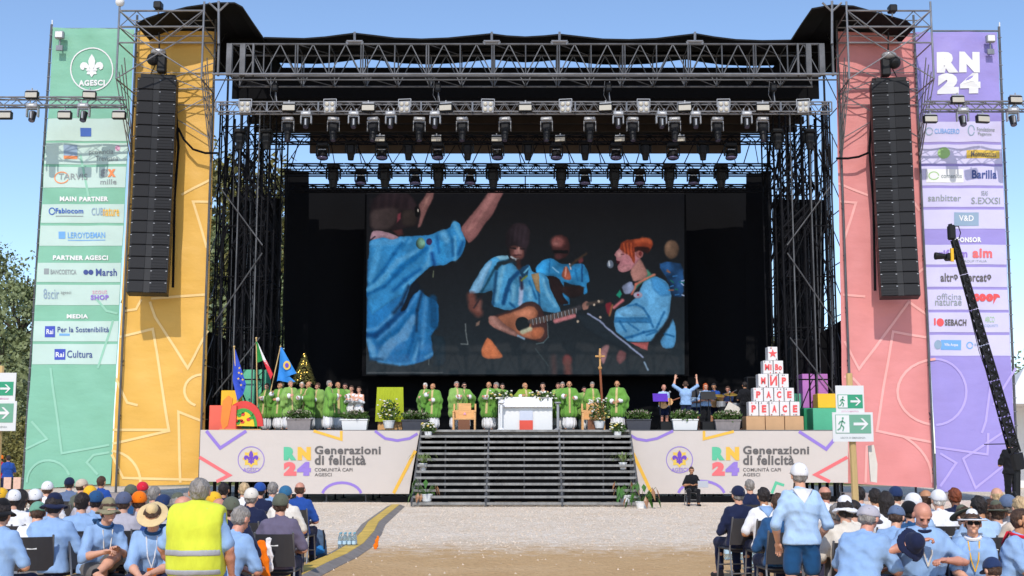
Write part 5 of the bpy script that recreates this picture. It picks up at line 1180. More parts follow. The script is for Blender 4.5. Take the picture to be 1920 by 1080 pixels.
    for x, y in ((1570, 270), (1620, 230), (1380, 460), (1640, 410)): ell_(860+x/6.17, 530+y/6.17, 2.4, 2.6, (190, 170, 150), 1.2)
    ln(r4((1030, 480), (1040, 640), (980, 700), (900, 715)), 1.6, (96, 120, 126), .9, .8); ln(r4((890, 770), (1040, 960)), 1.6, (70, 88, 92), 1.2, .7)
    pol(r4((330, 640), (370, 660), (450, 760), (520, 860), (460, 885), (320, 885), (270, 850), (260, 780)), (204, 110, 66), 2, .12); pol(r4((200, 480), (250, 450), (240, 500), (200, 520)), (130, 104, 92), 1.6)
    ln(r4((1100, 870), (1110, 1040)), 10, (66, 52, 54), 4); ell_(860+1260/6.17, 530+900/6.17, 9, 11, (118, 56, 58), 4); ln(r4((1260, 930), (1270, 1050)), 13, (104, 62, 58), 4); ln(r4((80, 490), (85, 560), (105, 720), (30, 715)), 2, (120, 130, 132), 1, .8); ln(r4((-330, 640), (-345, 950)), 1.6, (120, 130, 130), .9, .7)
    # ---- singer with red hair
    pol(r5((980, 980), (860, 1100), (760, 1140), (680, 1180), (660, 1360), (700, 1500), (820, 1600), (1150, 1600), (1260, 1560), (1400, 1350), (1420, 1180), (1440, 940), (1380, 800), (1260, 730), (1150, 720), (1060, 790)), (84, 158, 212), 1.6, .14)
    pol(r5((1150, 730), (1280, 740), (1400, 850), (1440, 980), (1300, 1000), (1180, 900)), (56, 140, 206), 4, .15); pol(r6((680, 300), (1120, 300), (1160, 380), (660, 370)), (38, 116, 178), 3, .1); pol(r6((700, 200), (900, 140), (1050, 160), (1140, 280), (760, 290)), (96, 164, 214), 3, .1)
    for q, w in ((r6((850, 150), (960, 125), (1060, 180), (1130, 290), (1190, 430)), 3), (r6((740, 360), (820, 490)), 3), (r6((760, 590), (900, 560), (1060, 500), (1220, 470)), 4), (r6((1340, 230), (1260, 390), (1240, 440)), 3), (r6((860, 380), (990, 470)), 2.5), (r6((1100, 540), (1240, 490)), 3)): ln(q, w, (10, 86, 150), 2, .85)
    pol(r6((1340, 420), (1450, 300), (1490, 400), (1500, 600), (1460, 710), (1330, 720), (1280, 620), (1350, 520)), (74, 150, 208), 2, .2); ln(r6((1460, 240), (1380, 400), (1250, 560), (1190, 640)), 10, (28, 34, 40), 2.2); ln(r6((1340, 520), (1470, 560)), 2.5, (14, 90, 150), 1.6)
    pol(r5((900, 880), (1070, 720), (1210, 680), (1230, 720), (1050, 800), (950, 900), (920, 960)), (40, 110, 96), 1.8, .4); ln(r5((900, 960), (960, 830), (1080, 760), (1210, 700)), 4, (224, 110, 90), 1.6, .9); ln(r5((1100, 660), (1130, 690)), 8, (70, 140, 116), 2); pol(r5((690, 980), (740, 900), (770, 960), (740, 1020)), (24, 150, 120), 1.6); pol(r5((760, 860), (900, 780), (940, 880), (880, 960), (800, 960)), (110, 120, 150), 2, .6); ell_(1060+985/7.2, 420+975/7.2, 9, 6, (180, 170, 200), 2, .4); ell_(1060+985/7.2, 420+970/7.2, 2.5, 2, (190, 50, 70), 1)
    pol(r5((900, 600), (960, 480), (1020, 480), (1100, 640), (1120, 700), (1060, 760), (930, 800), (880, 680)), (168, 114, 106), 2.4, .15)
    pol(r5((740, 340), (770, 280), (900, 260), (1040, 330), (1060, 440), (1000, 500), (950, 560), (880, 640), (780, 670), (720, 650), (705, 590), (740, 545), (690, 510), (690, 460), (662, 430), (690, 390)), (178, 112, 122), 1.3, .08); pol(r5((690, 400), (740, 360), (780, 400), (760, 480), (700, 470)), (208, 144, 146), 3); pol(r5((720, 620), (820, 560), (900, 560), (860, 640), (770, 665)), (196, 128, 136), 3); pol(r5((690, 510), (745, 525), (735, 560), (700, 550)), (70, 16, 30), 1.2); ell_(1060+1005/7.2, 420+420/7.2, 7, 8, (170, 96, 92), 1.8); ell_(1060+1015/7.2, 420+420/7.2, 3, 4, (120, 44, 44), 1.6)
    pol(r5((740, 350), (750, 280), (820, 230), (930, 220), (1080, 195), (1170, 240), (1190, 300), (1130, 400), (1070, 380), (940, 380), (945, 470), (940, 560), (900, 500), (870, 440), (790, 390)), (150, 56, 30), 2, .25)
    for k in range(7): ln(r5((770+k*24, 280), (790+k*22, 400+k*10)), 1.8, (206, 88, 44) if k % 2 else (110, 36, 22), 1.5, .75)
    for q in (r5((960, 250), (1130, 230)), r5((1050, 215), (1150, 260))): ln(q, 6, (196, 84, 46), 3, .8)
    pol(r5((940, 320), (1150, 330), (1130, 420), (1060, 400), (1000, 370), (945, 400)), (58, 24, 20), 3, .4); ln(r5((760, 430), (800, 425)), 1.6, (70, 30, 34), .9, .8)
    ell_(1060+610/7.2, 420+560/7.2, 6, 8, (96, 108, 128), 1.6, .3); ln(r5((590, 520), (600, 580)), 2, (200, 205, 215), .9)
    ell_(1060+1440/7.2, 420+360/7.2, 14, 18, (74, 56, 44), 3, .9); pol(r5((1250, 560), (1400, 520), (1600, 560), (1600, 1000), (1440, 1000), (1400, 800)), (22, 60, 104), 2, .9)
    for k in range(12): a_, b_ = rg.uniform(1260, 1590), rg.uniform(560, 1000); ln(r5((a_, b_), (a_+rg.uniform(20, 60), b_+rg.uniform(-20, 30))), 2, [(170, 190, 230), (40, 110, 180), (20, 110, 90), (150, 90, 60)][k % 4], .9)
    pol(r6((540, 120), (620, 90), (640, 200), (600, 290), (560, 240)), (130, 34, 46), 2, .5); ln(r6((660, 170), (780, 70)), 5, (210, 110, 120), 1.8); ln(r6((640, 140), (600, 280)), 3, (150, 100, 60), 1.6)
    # music stand, hands and legs
    pol(r6((330, 260), (500, 330), (1040, 780), (1070, 860), (300, 500), (120, 250)), (32, 42, 50), 2.4); ln(r6((310, 255), (470, 350), (600, 470), (1050, 830)), 3.2, (140, 152, 190), 1.1); ln(r6((1070, 900), (1120, 1000)), 3, (130, 160, 190), 1.2)
    pol(r6((880, 640), (1130, 630), (1110, 740), (1040, 720)), (190, 92, 92), 1.8, .15); pol(r6((440, 760), (540, 660), (600, 670), (580, 760), (520, 940), (470, 860)), (140, 98, 102), 2.6, .3); pol(r6((700, 800), (740, 730), (830, 770), (820, 860), (740, 930), (690, 870)), (128, 80, 84), 3, .2)
    # ---- man at the left with raised arm
    pol(r2((20, -240), (60, -300), (200, 0), (640, 100), (700, 160), (850, 240), (850, 500), (800, 560), (760, 640), (800, 800), (780, 870), (640, 930), (440, 965), (200, 930), (20, 880)), (26, 112, 182), 1.8, .12)
    pol(r1((40, 620), (90, 560), (400, 560), (620, 550), (760, 540), (860, 490), (970, 465), (1020, 375), (1090, 400), (1110, 470), (1165, 600), (1150, 690), (1110, 780), (1060, 840), (990, 850), (930, 890), (760, 900), (660, 990), (560, 1080), (540, 1180), (300, 1300), (30, 1500)), (40, 134, 202), 1.3, .12)
    for q, w, c in ((r1((90, 640), (300, 620), (500, 600)), 16, (70, 158, 222)), (r1((160, 620), (130, 800), (60, 1060)), 16, (66, 158, 222)), (r1((620, 720), (380, 840), (220, 1020), (60, 1180)), 12, (80, 164, 224)), (r1((760, 690), (720, 880), (600, 1000), (440, 1140)), 8, (84, 168, 226)), (r1((900, 520), (940, 600)), 16, (88, 168, 224)), (r1((1030, 400), (1060, 470), (1120, 600)), 9, (84, 170, 222)), (r1((880, 640), (900, 850)), 14, (40, 150, 222)), (r1((1035, 560), (1040, 830)), 5, (104, 180, 226)),
                    (r1((420, 640), (330, 760), (200, 960), (100, 1080)), 8, (2, 92, 164)), (r1((700, 700), (560, 820), (420, 920), (330, 1010)), 12, (0, 98, 172)), (r1((640, 940), (460, 1060), (330, 1180)), 9, (0, 86, 160)), (r1((770, 760), (800, 880)), 9, (6, 64, 140)), (r1((830, 560), (850, 740)), 5, (8, 88, 164)), (r1((1010, 600), (1015, 780)), 5, (4, 70, 130)), (r1((960, 480), (1000, 590)), 3, (10, 104, 174)), (r1((1130, 620), (1080, 760)), 9, (8, 78, 144)), (r1((500, 580), (420, 700)), 4, (6, 100, 170))): ln(q, w*.75, c, 3.2, .85)
    for q, w, c in ((r2((20, 100), (150, 30), (260, -80)), 10, (70, 158, 216)), (r2((20, 560), (140, 540), (300, 400), (430, 240), (540, 60)), 8, (72, 150, 214)), (r2((150, 660), (330, 500), (480, 330), (620, 120)), 8, (66, 144, 210)), (r2((200, 850), (300, 700), (440, 620), (540, 440)), 26, (86, 150, 206)), (r2((660, 760), (680, 500), (700, 200)), 10, (60, 140, 206)), (r2((560, 900), (640, 700)), 9, (92, 164, 220)), (r2((30, 650), (80, 760), (100, 850)), 14, (84, 156, 212)), (r2((160, 915), (400, 950), (560, 930)), 6, (60, 150, 220)), (r2((700, 870), (770, 830)), 5, (90, 160, 214)),
                    (r2((20, 150), (220, 60), (400, -120)), 7, (0, 88, 160)), (r2((20, 620), (120, 620), (260, 500), (440, 330), (530, 170)), 12, (0, 62, 124)), (r2((500, 60), (420, 260), (330, 360)), 10, (10, 40, 74)), (r2((660, 110), (600, 330), (590, 560)), 6, (6, 34, 66)), (r2((150, 740), (380, 560), (560, 330)), 7, (0, 92, 162)), (r2((570, 520), (550, 680), (490, 860)), 5, (0, 78, 144)), (r2((780, 200), (800, 500)), 20, (6, 70, 120)), (r2((640, 660), (610, 900)), 4, (4, 82, 150)), (r2((60, 890), (200, 890)), 6, (10, 60, 100))): ln(q, w*.75, c, 3, .85)
    pol(r2((520, 40), (590, -20), (640, 60), (620, 110), (540, 170), (470, 330), (400, 350), (480, 200)), (16, 26, 40), 2.2); pol(r2((760, 600), (930, 640), (940, 960), (780, 980), (800, 860), (780, 760)), (28, 46, 58), 3)
    pol(r1((50, 590), (75, 490), (170, 485), (290, 520), (400, 570), (300, 600), (200, 565), (60, 605)), (172, 132, 148), 1.5, .08); ln(r1((110, 560), (45, 610)), 2, (24, 20, 34), 1)
    pol(r1((300, 480), (420, 440), (440, 540), (380, 560)), (78, 40, 42), 3, .3)
    pol(r1((45, 420), (50, 240), (110, 90), (220, 20), (420, 5), (540, 80), (600, 200), (610, 330), (600, 430), (500, 450), (430, 470), (330, 490), (60, 480)), (36, 26, 30), 3, .3); pol(r1((50, 250), (300, 210), (400, 240), (360, 380), (280, 480), (60, 480)), (62, 50, 50), 5, .2); pol(r1((370, 300), (410, 280), (410, 350), (360, 400)), (120, 50, 62), 2); pol(r1((410, 250), (560, 240), (600, 330), (580, 430), (430, 440)), (44, 36, 34), 3, .2)
    for k in range(16): a_ = 70+k*30; ln(r1((a_, 60+abs(k-8)*9), (a_-20, 200+(k*37) % 60)), 4, (74, 54, 58) if k % 3 == 0 else (26, 18, 24), 3.5, .25)
    pol(r1((570, 210), (645, 210), (640, 260), (610, 330), (575, 330)), (8, 8, 10), 1.2); ell_(685+607/6.17, 355+255/6.17, 1.6, 3, (190, 180, 170), 1)
    pol(r1((720, 25), (800, 25), (780, 120), (700, 280), (640, 440), (600, 460), (640, 280), (610, 190), (660, 130)), (138, 90, 88), 2.4, .12); pol(r1((690, 110), (760, 60), (720, 180), (660, 260)), (158, 108, 102), 3)
    pol(r1((1430, 25), (1610, 25), (1540, 160), (1480, 300), (1380, 420), (1290, 560), (1200, 640), (1160, 590), (1100, 470), (1170, 370), (1280, 240), (1380, 120)), (142, 90, 90), 2.2, .12); pol(r1((1430, 40), (1560, 40), (1440, 220), (1330, 380), (1200, 540), (1150, 480), (1280, 280)), (172, 112, 110), 6, .08); ln(r1((1340, 260), (1250, 400)), 3, (120, 70, 74), 3, .6)
    ell_(685+640/6.17, 355+640/6.17, 8.5, 11, (92, 136, 116), 1.6, .9); ell_(685+738/6.17, 355+620/6.17, 5.5, 6.5, (64, 36, 84), 1.6, .2); ln(r1((790, 960), (780, 1030)), 1.6, (120, 130, 100), 1)
    ln([(690, 699), (830, 699)], 1.6, (140, 140, 140), 1, .5)
    gm_ = img.mean(-1, keepdims=True); img = gm_+(img-gm_)*.88; img *= (grain*(1+.10*(rg.random(X.shape)-.5)))[..., None]; img = np.clip(img, 0, 255)/255
    return np.where(img <= .04045, img/12.92, ((img+.055)/1.055)**2.4)
VY = 55.0; sc_ = thing('video_screen', 'huge video screen showing musicians in light blue shirts, hung above the stage', 'screen', P(985, 702, VY))
W_, H_ = 597, 345; pic = screen_picture(W_, H_); c4 = [P(687.5, 357, VY), P(1283, 357, VY), P(1283.5, 702, VY), P(686.5, 702, VY)]; base = wpos(sc_)
u, v = np.meshgrid(np.linspace(0, 1, W_), np.linspace(0, 1, H_)); c_ = [np.array(c-base) for c in c4]
V = ((1-u)*(1-v))[..., None]*c_[0]+(u*(1-v))[..., None]*c_[1]+(u*v)[..., None]*c_[2]+((1-u)*v)[..., None]*c_[3]; idx = np.arange(W_*H_).reshape(H_, W_)
q = np.stack([idx[:-1, :-1], idx[1:, :-1], idx[1:, 1:], idx[:-1, 1:]], -1).reshape(-1, 4); me = npmesh('display', [(V.reshape(-1, 3), q)])
at_ = me.color_attributes.new('picture', 'FLOAT_COLOR', 'POINT'); at_.data.foreach_set('color', np.concatenate([pic.reshape(-1, 3), np.ones((W_*H_, 1))], 1).astype(np.float32).ravel())
m = bpy.data.materials.new('screen_picture'); m.use_nodes = True; t = m.node_tree; b = t.nodes['Principled BSDF']; b.inputs['Base Color'].default_value = (.005, .005, .006, 1); b.inputs['Roughness'].default_value = .7
b.inputs['Specular IOR Level'].default_value = .2
a_ = t.nodes.new('ShaderNodeAttribute'); a_.attribute_name = 'picture'; t.links.new(a_.outputs['Color'], b.inputs['Emission Color']); b.inputs['Emission Strength'].default_value = .60
me.materials.append(m); o = bpy.data.objects.new('display', me); o.parent = sc_; link(o)
mb = MB(); mb.box(((c4[0].x+c4[1].x)/2, VY+.18, (c4[0].z+c4[2].z)/2), (c4[1].x-c4[0].x+.15, .28, c4[0].z-c4[2].z+.15)); part('cabinet', mb, M_black, sc_)
mb = MB()
for px in (770, 880, 985, 1090, 1200): mb.tube(P(px, 357, VY+.2), P(px, 330, VY+.2), .03, 5)
part('hanging_cable', mb, M_tubed, sc_)

# ------------------------------------------------------------------ cubes, flags, planters on the stage
def cube(px0, px1, py0, py1, Y, c, label, depth=None, group=None):
    a, b = P(px0, py0, Y), P(px1, py1, Y); z0 = SZ if py1 > 790 else P(0, py1, Y).z; w = b.x-a.x; mb = MB(); mb.box(((a.x+b.x)/2, Y+(depth or w)/2, (a.z+z0)/2), (w, depth or w, a.z-z0), bev=.012); return single('painted_box', mb, c, label, 'box', group)
pc = lambda n, c: mat('painted_'+n, c, .5, var=.05, vscale=2, bump=.15, bscale=8)
cube(393, 442, 760, 805, 44.1, pc('red', '#e8604a'), 'coral red cube at the left front corner of the stage')
cube(415, 445, 732, 805, 45.2, pc('yellow', '#edb81e'), 'yellow box standing behind the coral red cube')
cube(456, 496, 693, 805, 46.6, pc('mint', '#62bd94'), 'tall mint green box behind the painted arch')
cube(1504, 1554, 701, 765, 46.4, pc('purple', '#b870b8'), 'large purple cube stacked on the green boxes at right')
cube(1533, 1572, 738, 765, 45.4, pc('yellow', '#edb81e'), 'yellow cube beside the purple cube at the right')
cube(1524, 1576, 765.2, 805, 44.6, pc('green', '#4fae84'), 'green box in front below the purple cube')
cube(1507, 1523, 765.2, 805, 45.6, pc('dgreen', '#1f8a5c'), 'dark green box beside the cardboard boxes at right', 1.5)
cube(1489, 1503, 738, 780, 46.8, pc('mint', '#62bd94'), 'small mint green box behind the lettered cubes')
# painted arch
t = thing('painted_arch', 'round cardboard arch painted red, green and yellow beside the coral cube', 'arch', P(478, 806, 44.2)); Y = 44.2
for r0, r1, m_, dy in ((0, 22, pc('sun', '#f0c820'), 0), (22, 27, pc('leaf', '#3c9a3c'), .03), (27, 38, pc('arch_red', '#d83c34'), .06)):
    pts = [(P(480+r1*math.cos(a)*.95, 0, Y).x, P(0, 800-r1*1.28*math.sin(a), Y).z) for a in np.linspace(.02, math.pi*.98, 14)]
    if r0: pts += [(P(480+r0*math.cos(a)*.95, 0, Y).x, P(0, 800-r0*1.28*math.sin(a), Y).z) for a in np.linspace(math.pi*.98, .02, 14)]
    mb = MB(); mb.prism(pts, Y+dy, Y+dy+.12); part('arch_band', mb, m_, t)
for k in range(16):
    mb = MB(); px, py = 462+rnd.random()*34, 772+rnd.random()*30
    mb.prism([(P(px+rnd.uniform(2, 5)*math.cos(a), 0, Y).x, P(0, py+rnd.uniform(2, 4)*math.sin(a), Y).z) for a in np.linspace(0, 5.5, 6)], Y-.02, Y+.01); part('painted_leaf', mb, pc('leaf', '#3c9a3c') if k % 3 else pc('arch_red', '#d83c34'), t)
mb = MB(); mb.prism([(P(x, 0, Y).x, P(0, y, Y).z) for x, y in ((444, 752), (454, 742), (462, 748), (455, 798), (446, 806), (442, 790))], Y-.12, Y-.04); part('side_flap', mb, pc('orange', '#e8842a'), t)
mb = MB(); mb.box((P(478, 0, Y).x, Y+.05, SZ+.03), (1.5, .5, .06)); part('base', mb, M_wood, t)
# flags
def flag(label, p0, p1, outline, bands, Y, extra=None):
    t = thing('flag', label, 'flag', P(p1[0], 806, Y)); a, b = P(*p0, Y), P(*p1, Y); b = Vector((b.x, Y, max(b.z, SZ)))
    mb = MB(); mb.tube(a, b, .02, 6); mb.ball(a, .04, 8, 5); part('pole', mb, M_post if extra != 'metal' else M_alu, t)
    for pts, m_ in bands:
        n = 8; mb = MB(); v = [P(*p, Y) for p in pts]; tl, tr, br, bl = v; vs = []
        for j in range(n+1):
            for i in range(n+1):
                p = tl.lerp(tr, i/n).lerp(bl.lerp(br, i/n), j/n); vs.append(Vector((p.x, Y-.05+.09*math.sin(9*p.x+3*p.z), p.z)))
        mb.add(vs, [(j*(n+1)+i, (j+1)*(n+1)+i, (j+1)*(n+1)+i+1, j*(n+1)+i+1) for j in range(n) for i in range(n)]); part('flag_cloth', mb, m_, t, smooth=True)
    return t
fm = lambda n, c: mat('flag_'+n, c, .7, var=.12, vscale=4)
fe = flag('dark blue flag with yellow stars drooping beside the yellow box', (439, 650), (447, 806), None, [([(439, 655), (441, 655), (461, 720), (438, 715)], fm('blue', '#2848b8')), ([(438, 715), (461, 720), (456, 740), (447, 752)], fm('blue', '#2848b8'))], 44.6)
for px, py in ((449, 690), (453, 701), (455, 712), (448, 699), (452, 722), (447, 710)):
    mb = MB(); c_ = P(px, py, 44.42); mb.prism([(c_.x+(.05 if i % 2 == 0 else .022)*math.sin(i*math.pi/5), c_.z+(.05 if i % 2 == 0 else .022)*math.cos(i*math.pi/5)) for i in range(10)], 44.41, 44.43); part('star', mb, INK['gold'], fe)
flag('green, white and red flag drooping from a pole beside the mint box', (480.5, 634), (483, 806), None, [([(480, 640), (484, 642), (494, 676), (481, 680)], fm('green', '#1f8a3c')), ([(484, 642), (488, 650), (506, 688), (494, 676)], fm('white', '#eeeeee')), ([(494, 676), (501, 676), (513, 702), (509, 712)], fm('red', '#d82838'))], 44.9)
fs_ = flag('light blue flag with a round yellow badge held beside the priests', (526, 650), (506, 740), None, [([(527, 652), (530, 652), (556, 700), (520, 715)], fm('sky', '#2a86d8')), ([(520, 713), (544, 706), (555, 716), (545, 718)], fm('sky', '#2a86d8'))], 45.0)
mb = MB(); c_ = P(538, 685, 44.83); mb.prism([(c_.x+.14*math.cos(a), c_.z+.17*math.sin(a)) for a in np.linspace(0, 6, 12)], 44.82, 44.84); part('badge', mb, INK['gold'], fs_)
mb = MB(); mb.prism([(c_.x+.07*math.cos(a), c_.z+.09*math.sin(a)) for a in np.linspace(0, 6, 10)], 44.80, 44.815); part('badge_centre', mb, INK['violet'], fs_)

# plants
def leafmass(c, rx, ry, rz, n, s, seed, up=.3):
    r = random.Random(seed); mb = MB(); c = Vector(c)
    for k in range(n):
        while True:
            p = Vector((r.uniform(-1, 1), r.uniform(-1, 1), r.uniform(-1, 1)))
            if p.length < 1: break
        p = Vector((p.x*rx, p.y*ry, p.z*rz)); d = Vector((r.gauss(0, 1), r.gauss(0, 1), r.gauss(up, 1))).normalized(); e = d.orthogonal().normalized(); e.rotate(Matrix.Rotation(r.random()*6.3, 3, d)); L = s*r.uniform(.6, 1.4)
        a = c+p; mb.add([a, a+d*L*.5+e*L*.28, a+d*L, a+d*L*.5-e*L*.28], [(0, 1, 2, 3)])
    return mb
def planter(px0, px1, pyt, Y, m_, label, seed, flowers=True):
    a, b = P(px0, pyt, Y), P(px1, pyt, Y); w = b.x-a.x; cx_ = (a.x+b.x)/2; h = a.z-SZ; t = thing('planter', label, 'planter', (cx_, Y+.2, SZ))
    x0, x1, x2, x3 = a.x, b.x, b.x-.05, a.x+.05; mb = MB(); vs = [(x0, Y, SZ+h), (x1, Y, SZ+h), (x2, Y+.04, SZ), (x3, Y+.04, SZ), (x0, Y+.42, SZ+h), (x1, Y+.42, SZ+h), (x2, Y+.38, SZ), (x3, Y+.38, SZ)]
    mb.add(vs, [(0, 1, 2, 3), (4, 7, 6, 5), (0, 4, 5, 1), (3, 2, 6, 7), (0, 3, 7, 4), (1, 5, 6, 2)]); part('box', mb, m_, t)
    mb = MB(); mb.box((cx_, Y+.21, SZ+h-.02), (w+.04, .46, .05), bev=.01); part('rim', mb, m_, t)
    o = part('foliage', leafmass((cx_, Y+.2, SZ+h+.13), w*.55, .28, .17, 700, .11, seed), M_leaf, t, kind='stuff')
    if flowers: part('blossom', leafmass((cx_, Y+.12, SZ+h+.24), w*.5, .25, .10, 160, .05, seed+50), mat('heather', '#b9a79a', .7), t, kind='stuff')
    return t
M_pldark = mat('planter_dark', '#3f4048', .6, var=.1)
planter(537, 583, 785, 44.0, M_concrete, 'taupe planter of low green shrubs below the group of priests on the left', 1)
planter(640, 689, 786, 44.0, M_white, 'white planter of low shrubs beside the yellow-green cloth', 2)
planter(753, 803, 787, 44.2, M_pldark, 'dark grey planter of shrubs left of the altar chairs', 3)
planter(1175, 1221, 786, 44.0, M_pldark, 'dark grey planter of shrubs right of the last green robed priest', 4)
planter(1261, 1309, 786, 44.0, M_white, 'white planter of shrubs in front of the band', 5)
planter(1341, 1389, 787, 44.0, M_concrete, 'taupe planter of shrubs beside the cardboard boxes', 6)
for px0, px1, lb in ((1238, 1262, 'low black box between the dark and the white planter'), (1316, 1341, 'low black monitor box between the white and the taupe planter')):
    a, b = P(px0, 790, 44.3), P(px1, 790, 44.3); t = thing('stage_monitor', lb, 'loudspeaker', ((a.x+b.x)/2, 44.5, SZ)); mb = MB(); mb.box(((a.x+b.x)/2, 44.55, (a.z+SZ)/2), (b.x-a.x, .45, a.z-SZ), bev=.03); part('cabinet', mb, M_dark, t); mb = MB(); mb.box(((a.x+b.x)/2, 44.32, (a.z+SZ)/2), (b.x-a.x-.06, .01, a.z-SZ-.06)); part('grille', mb, M_blackm, t)
def pot(pos, r, h, m_, label, kind, seed, fr=.35, fh=.5):
    t = thing('potted_plant', label, 'plant', pos); x, y, z = pos; mb = MB(); mb.lathe([(r*.75, 0), (r, h), (r*1.06, h), (r*1.06, h+.02), (r*.9, h+.02), (r*.88, h-.03)], 14, pos); mb.smooth = False; part('pot', mb, m_, t)
    r2 = random.Random(seed); c = Vector((x, y, z+h))
    if kind == 'spider':
        for k in range(26):
            a = r2.random()*6.3; L = r2.uniform(.6, 1.1)*fr*1.3; up = r2.uniform(.2, 1.0)*fh; p = [c, c+Vector((math.cos(a)*L*.45, math.sin(a)*L*.45, up*.8)), c+Vector((math.cos(a)*L*.85, math.sin(a)*L*.85, up*.75)), c+Vector((math.cos(a)*L*1.1, math.sin(a)*L*1.1, up*.35))]
            n = Vector((-math.sin(a), math.cos(a), 0)); mb = MB(); w = [.012, .022, .016, .002]; vs = [q+n*s*w[i] for i, q in enumerate(p) for s in (-1, 1)]; mb.add(vs, [(0, 1, 3, 2), (2, 3, 5, 4), (4, 5, 7, 6)]); part('leaf', mb, mat('leaf_pale', (.16, .22, .06), .5, var=.3), t)
    elif kind == 'broad':
        for k in range(16):
            a = r2.random()*6.3; L = r2.uniform(.4, 1.1)*fr; up = r2.uniform(.1, 1.0)*fh; q = c+Vector((math.cos(a)*L, math.sin(a)*L, up)); mb = MB(); mb.tube(c, q, .008, 4); part('stem', mb, M_leaf, t)
            d = Vector((math.cos(a)*.3, math.sin(a)*.3, -1)).normalized(); n = Vector((-math.sin(a), math.cos(a), 0)); Lf = r2.uniform(.28, .46); mb = MB(); o_ = d.cross(n)*.04
            mb.add([q, q+d*Lf*.35+n*.085, q+d*Lf, q+d*Lf*.35-n*.085, q+d*Lf*.4+o_], [(0, 1, 4), (1, 2, 4), (2, 3, 4), (3, 0, 4)]); part('leaf', mb, mat('leaf_gloss', (.055, .15, .02), .3, var=.3) if k % 4 else mat('leaf_rust', (.30, .14, .06), .4), t)
    else:
        part('foliage', leafmass((x, y, z+h+fh*.4), fr, fr*.8, fh*.5, 420, .10, seed, .8), M_leaf, t, kind='stuff'); r3 = random.Random(seed+9)
        for k in range(30):
            a = c+Vector((r3.uniform(-fr, fr), r3.uniform(-fr, .1), r3.uniform(.1, fh))); mb = MB(); mb.ball(a, r3.uniform(.03, .055), 6, 4, (1, 1, .6)); part('flower', mb, M_flower if k % 4 else M_flowery, t)
    return t
yb1 = lambda z: SY-(SZ-z)/(SZ)*(SY-yb)
pot(tuple(P(729, 803, 44.3)), .22, .26, M_white, 'white vase of white lilies in front of the yellow-green cloth', 'flowers', 11, .38, .8)
pot(tuple(P(1124, 803, 44.1)), .2, .24, M_white, 'white vase of cream flowers beside the right wooden chair', 'flowers', 12, .42, .85)
for (px, py, ki, lb, fr, fh) in ((803, 822, 'small', 'small potted flowers at the top left of the stairs', .25, .35), (793, 882, 'spider', 'spider plant halfway down the left side of the stairs', .42, .5), (800, 940, 'broad', 'broad leaved plant at the foot of the left side of the stairs', .5, .55),
                                 (1158, 822, 'small', 'small potted flowers at the top right of the stairs', .25, .35), (1168, 880, 'spider', 'spider plant halfway down the right side of the stairs', .42, .5), (1172, 942, 'broad', 'broad leaved plant on the lowest right step of the stairs', .42, .5)):
    Yp = 43.3 if py < 830 else 41.9 if py < 900 else 40.4; pot(tuple(P(px, py, Yp)), .14 if ki != 'broad' else .2, .22, M_white, lb, ki if ki != 'small' else 'flowers', int(px), fr, fh)
pot(tuple(G(1203, 953)), .2, .2, M_white, 'broad leaved plant on the gravel right of the stairs', 'broad', 77, .5, .6)

# cloth covered stand, altar, chairs, cross, tree, lettered cubes
t = thing('cloth_stand', 'lectern stand draped in a pleated yellow-green cloth', 'stand', (P(731, 0, 45).x, 45.2, SZ)); a, b = P(707, 726, 45), P(756, 726, 45); vs = []; n = 40
for j in range(9):
    for i in range(n+1):
        f_ = i/n; x = a.x+(b.x-a.x)*f_; vs.append((x+(f_-.5)*.1*j/8, 45+.035*math.sin(f_*60)*(.3+j/10)-.04*j/8, a.z-(a.z-SZ-.35)*j/8))
mb = MB(); mb.add(vs, [(j*(n+1)+i, (j+1)*(n+1)+i, (j+1)*(n+1)+i+1, j*(n+1)+i+1) for j in range(8) for i in range(n)]); part('cloth', mb, C['lime'], t, smooth=True)
mb = MB(); mb.box(((a.x+b.x)/2, 45.25, (a.z+SZ)/2), (b.x-a.x-.08, .35, a.z-SZ-.02)); part('frame', mb, M_wood, t)
# altar
AY = 44.3; t = thing('altar', 'white cloth covered altar table with a red and white picture on its front', 'altar', (P(982, 0, AY).x, AY+.6, SZ)); a, b = P(929, 745, AY), P(1041, 745, AY); zt = a.z
mb = MB(); mb.box(((a.x+b.x)/2, AY+.6, (zt-.06+SZ)/2), (b.x-a.x-.2, 1.0, zt-SZ-.1), bev=.02); part('body', mb, M_white, t)
mb = MB(); mb.box(((a.x+b.x)/2, AY+.6, zt-.03), (b.x-a.x, 1.2, .06), bev=.015); part('tabletop', mb, M_white, t)
n = 50; vs = []
for j in range(5):
    for i in range(n+1): f_ = i/n; vs.append((a.x+.12+(b.x-a.x-.24)*f_, AY-.01-.015*math.sin(f_*70)*j/4-.012*j, zt+.005-(.36)*j/4))
mb = MB(); mb.add(vs, [(j*(n+1)+i, (j+1)*(n+1)+i, (j+1)*(n+1)+i+1, j*(n+1)+i+1) for j in range(4) for i in range(n)]); mb.box(((a.x+b.x)/2, AY+.58, zt+.006), (b.x-a.x-.22, 1.18, .012)); part('altar_cloth', mb, C['white'], t)
for y0, y1, m_ in ((788, 806, pc('picture_red', '#e0503c')), (770, 788, mat('picture_white', '#c8ccd8', .5))):
    p0, p1 = P(974, y0, AY), P(999, y1, AY); mb = MB(); mb.box(((p0.x+p1.x)/2, AY+.05, (p0.z+p1.z)/2), (p1.x-p0.x, .05, p0.z-p1.z)); part('picture', mb, m_, t)
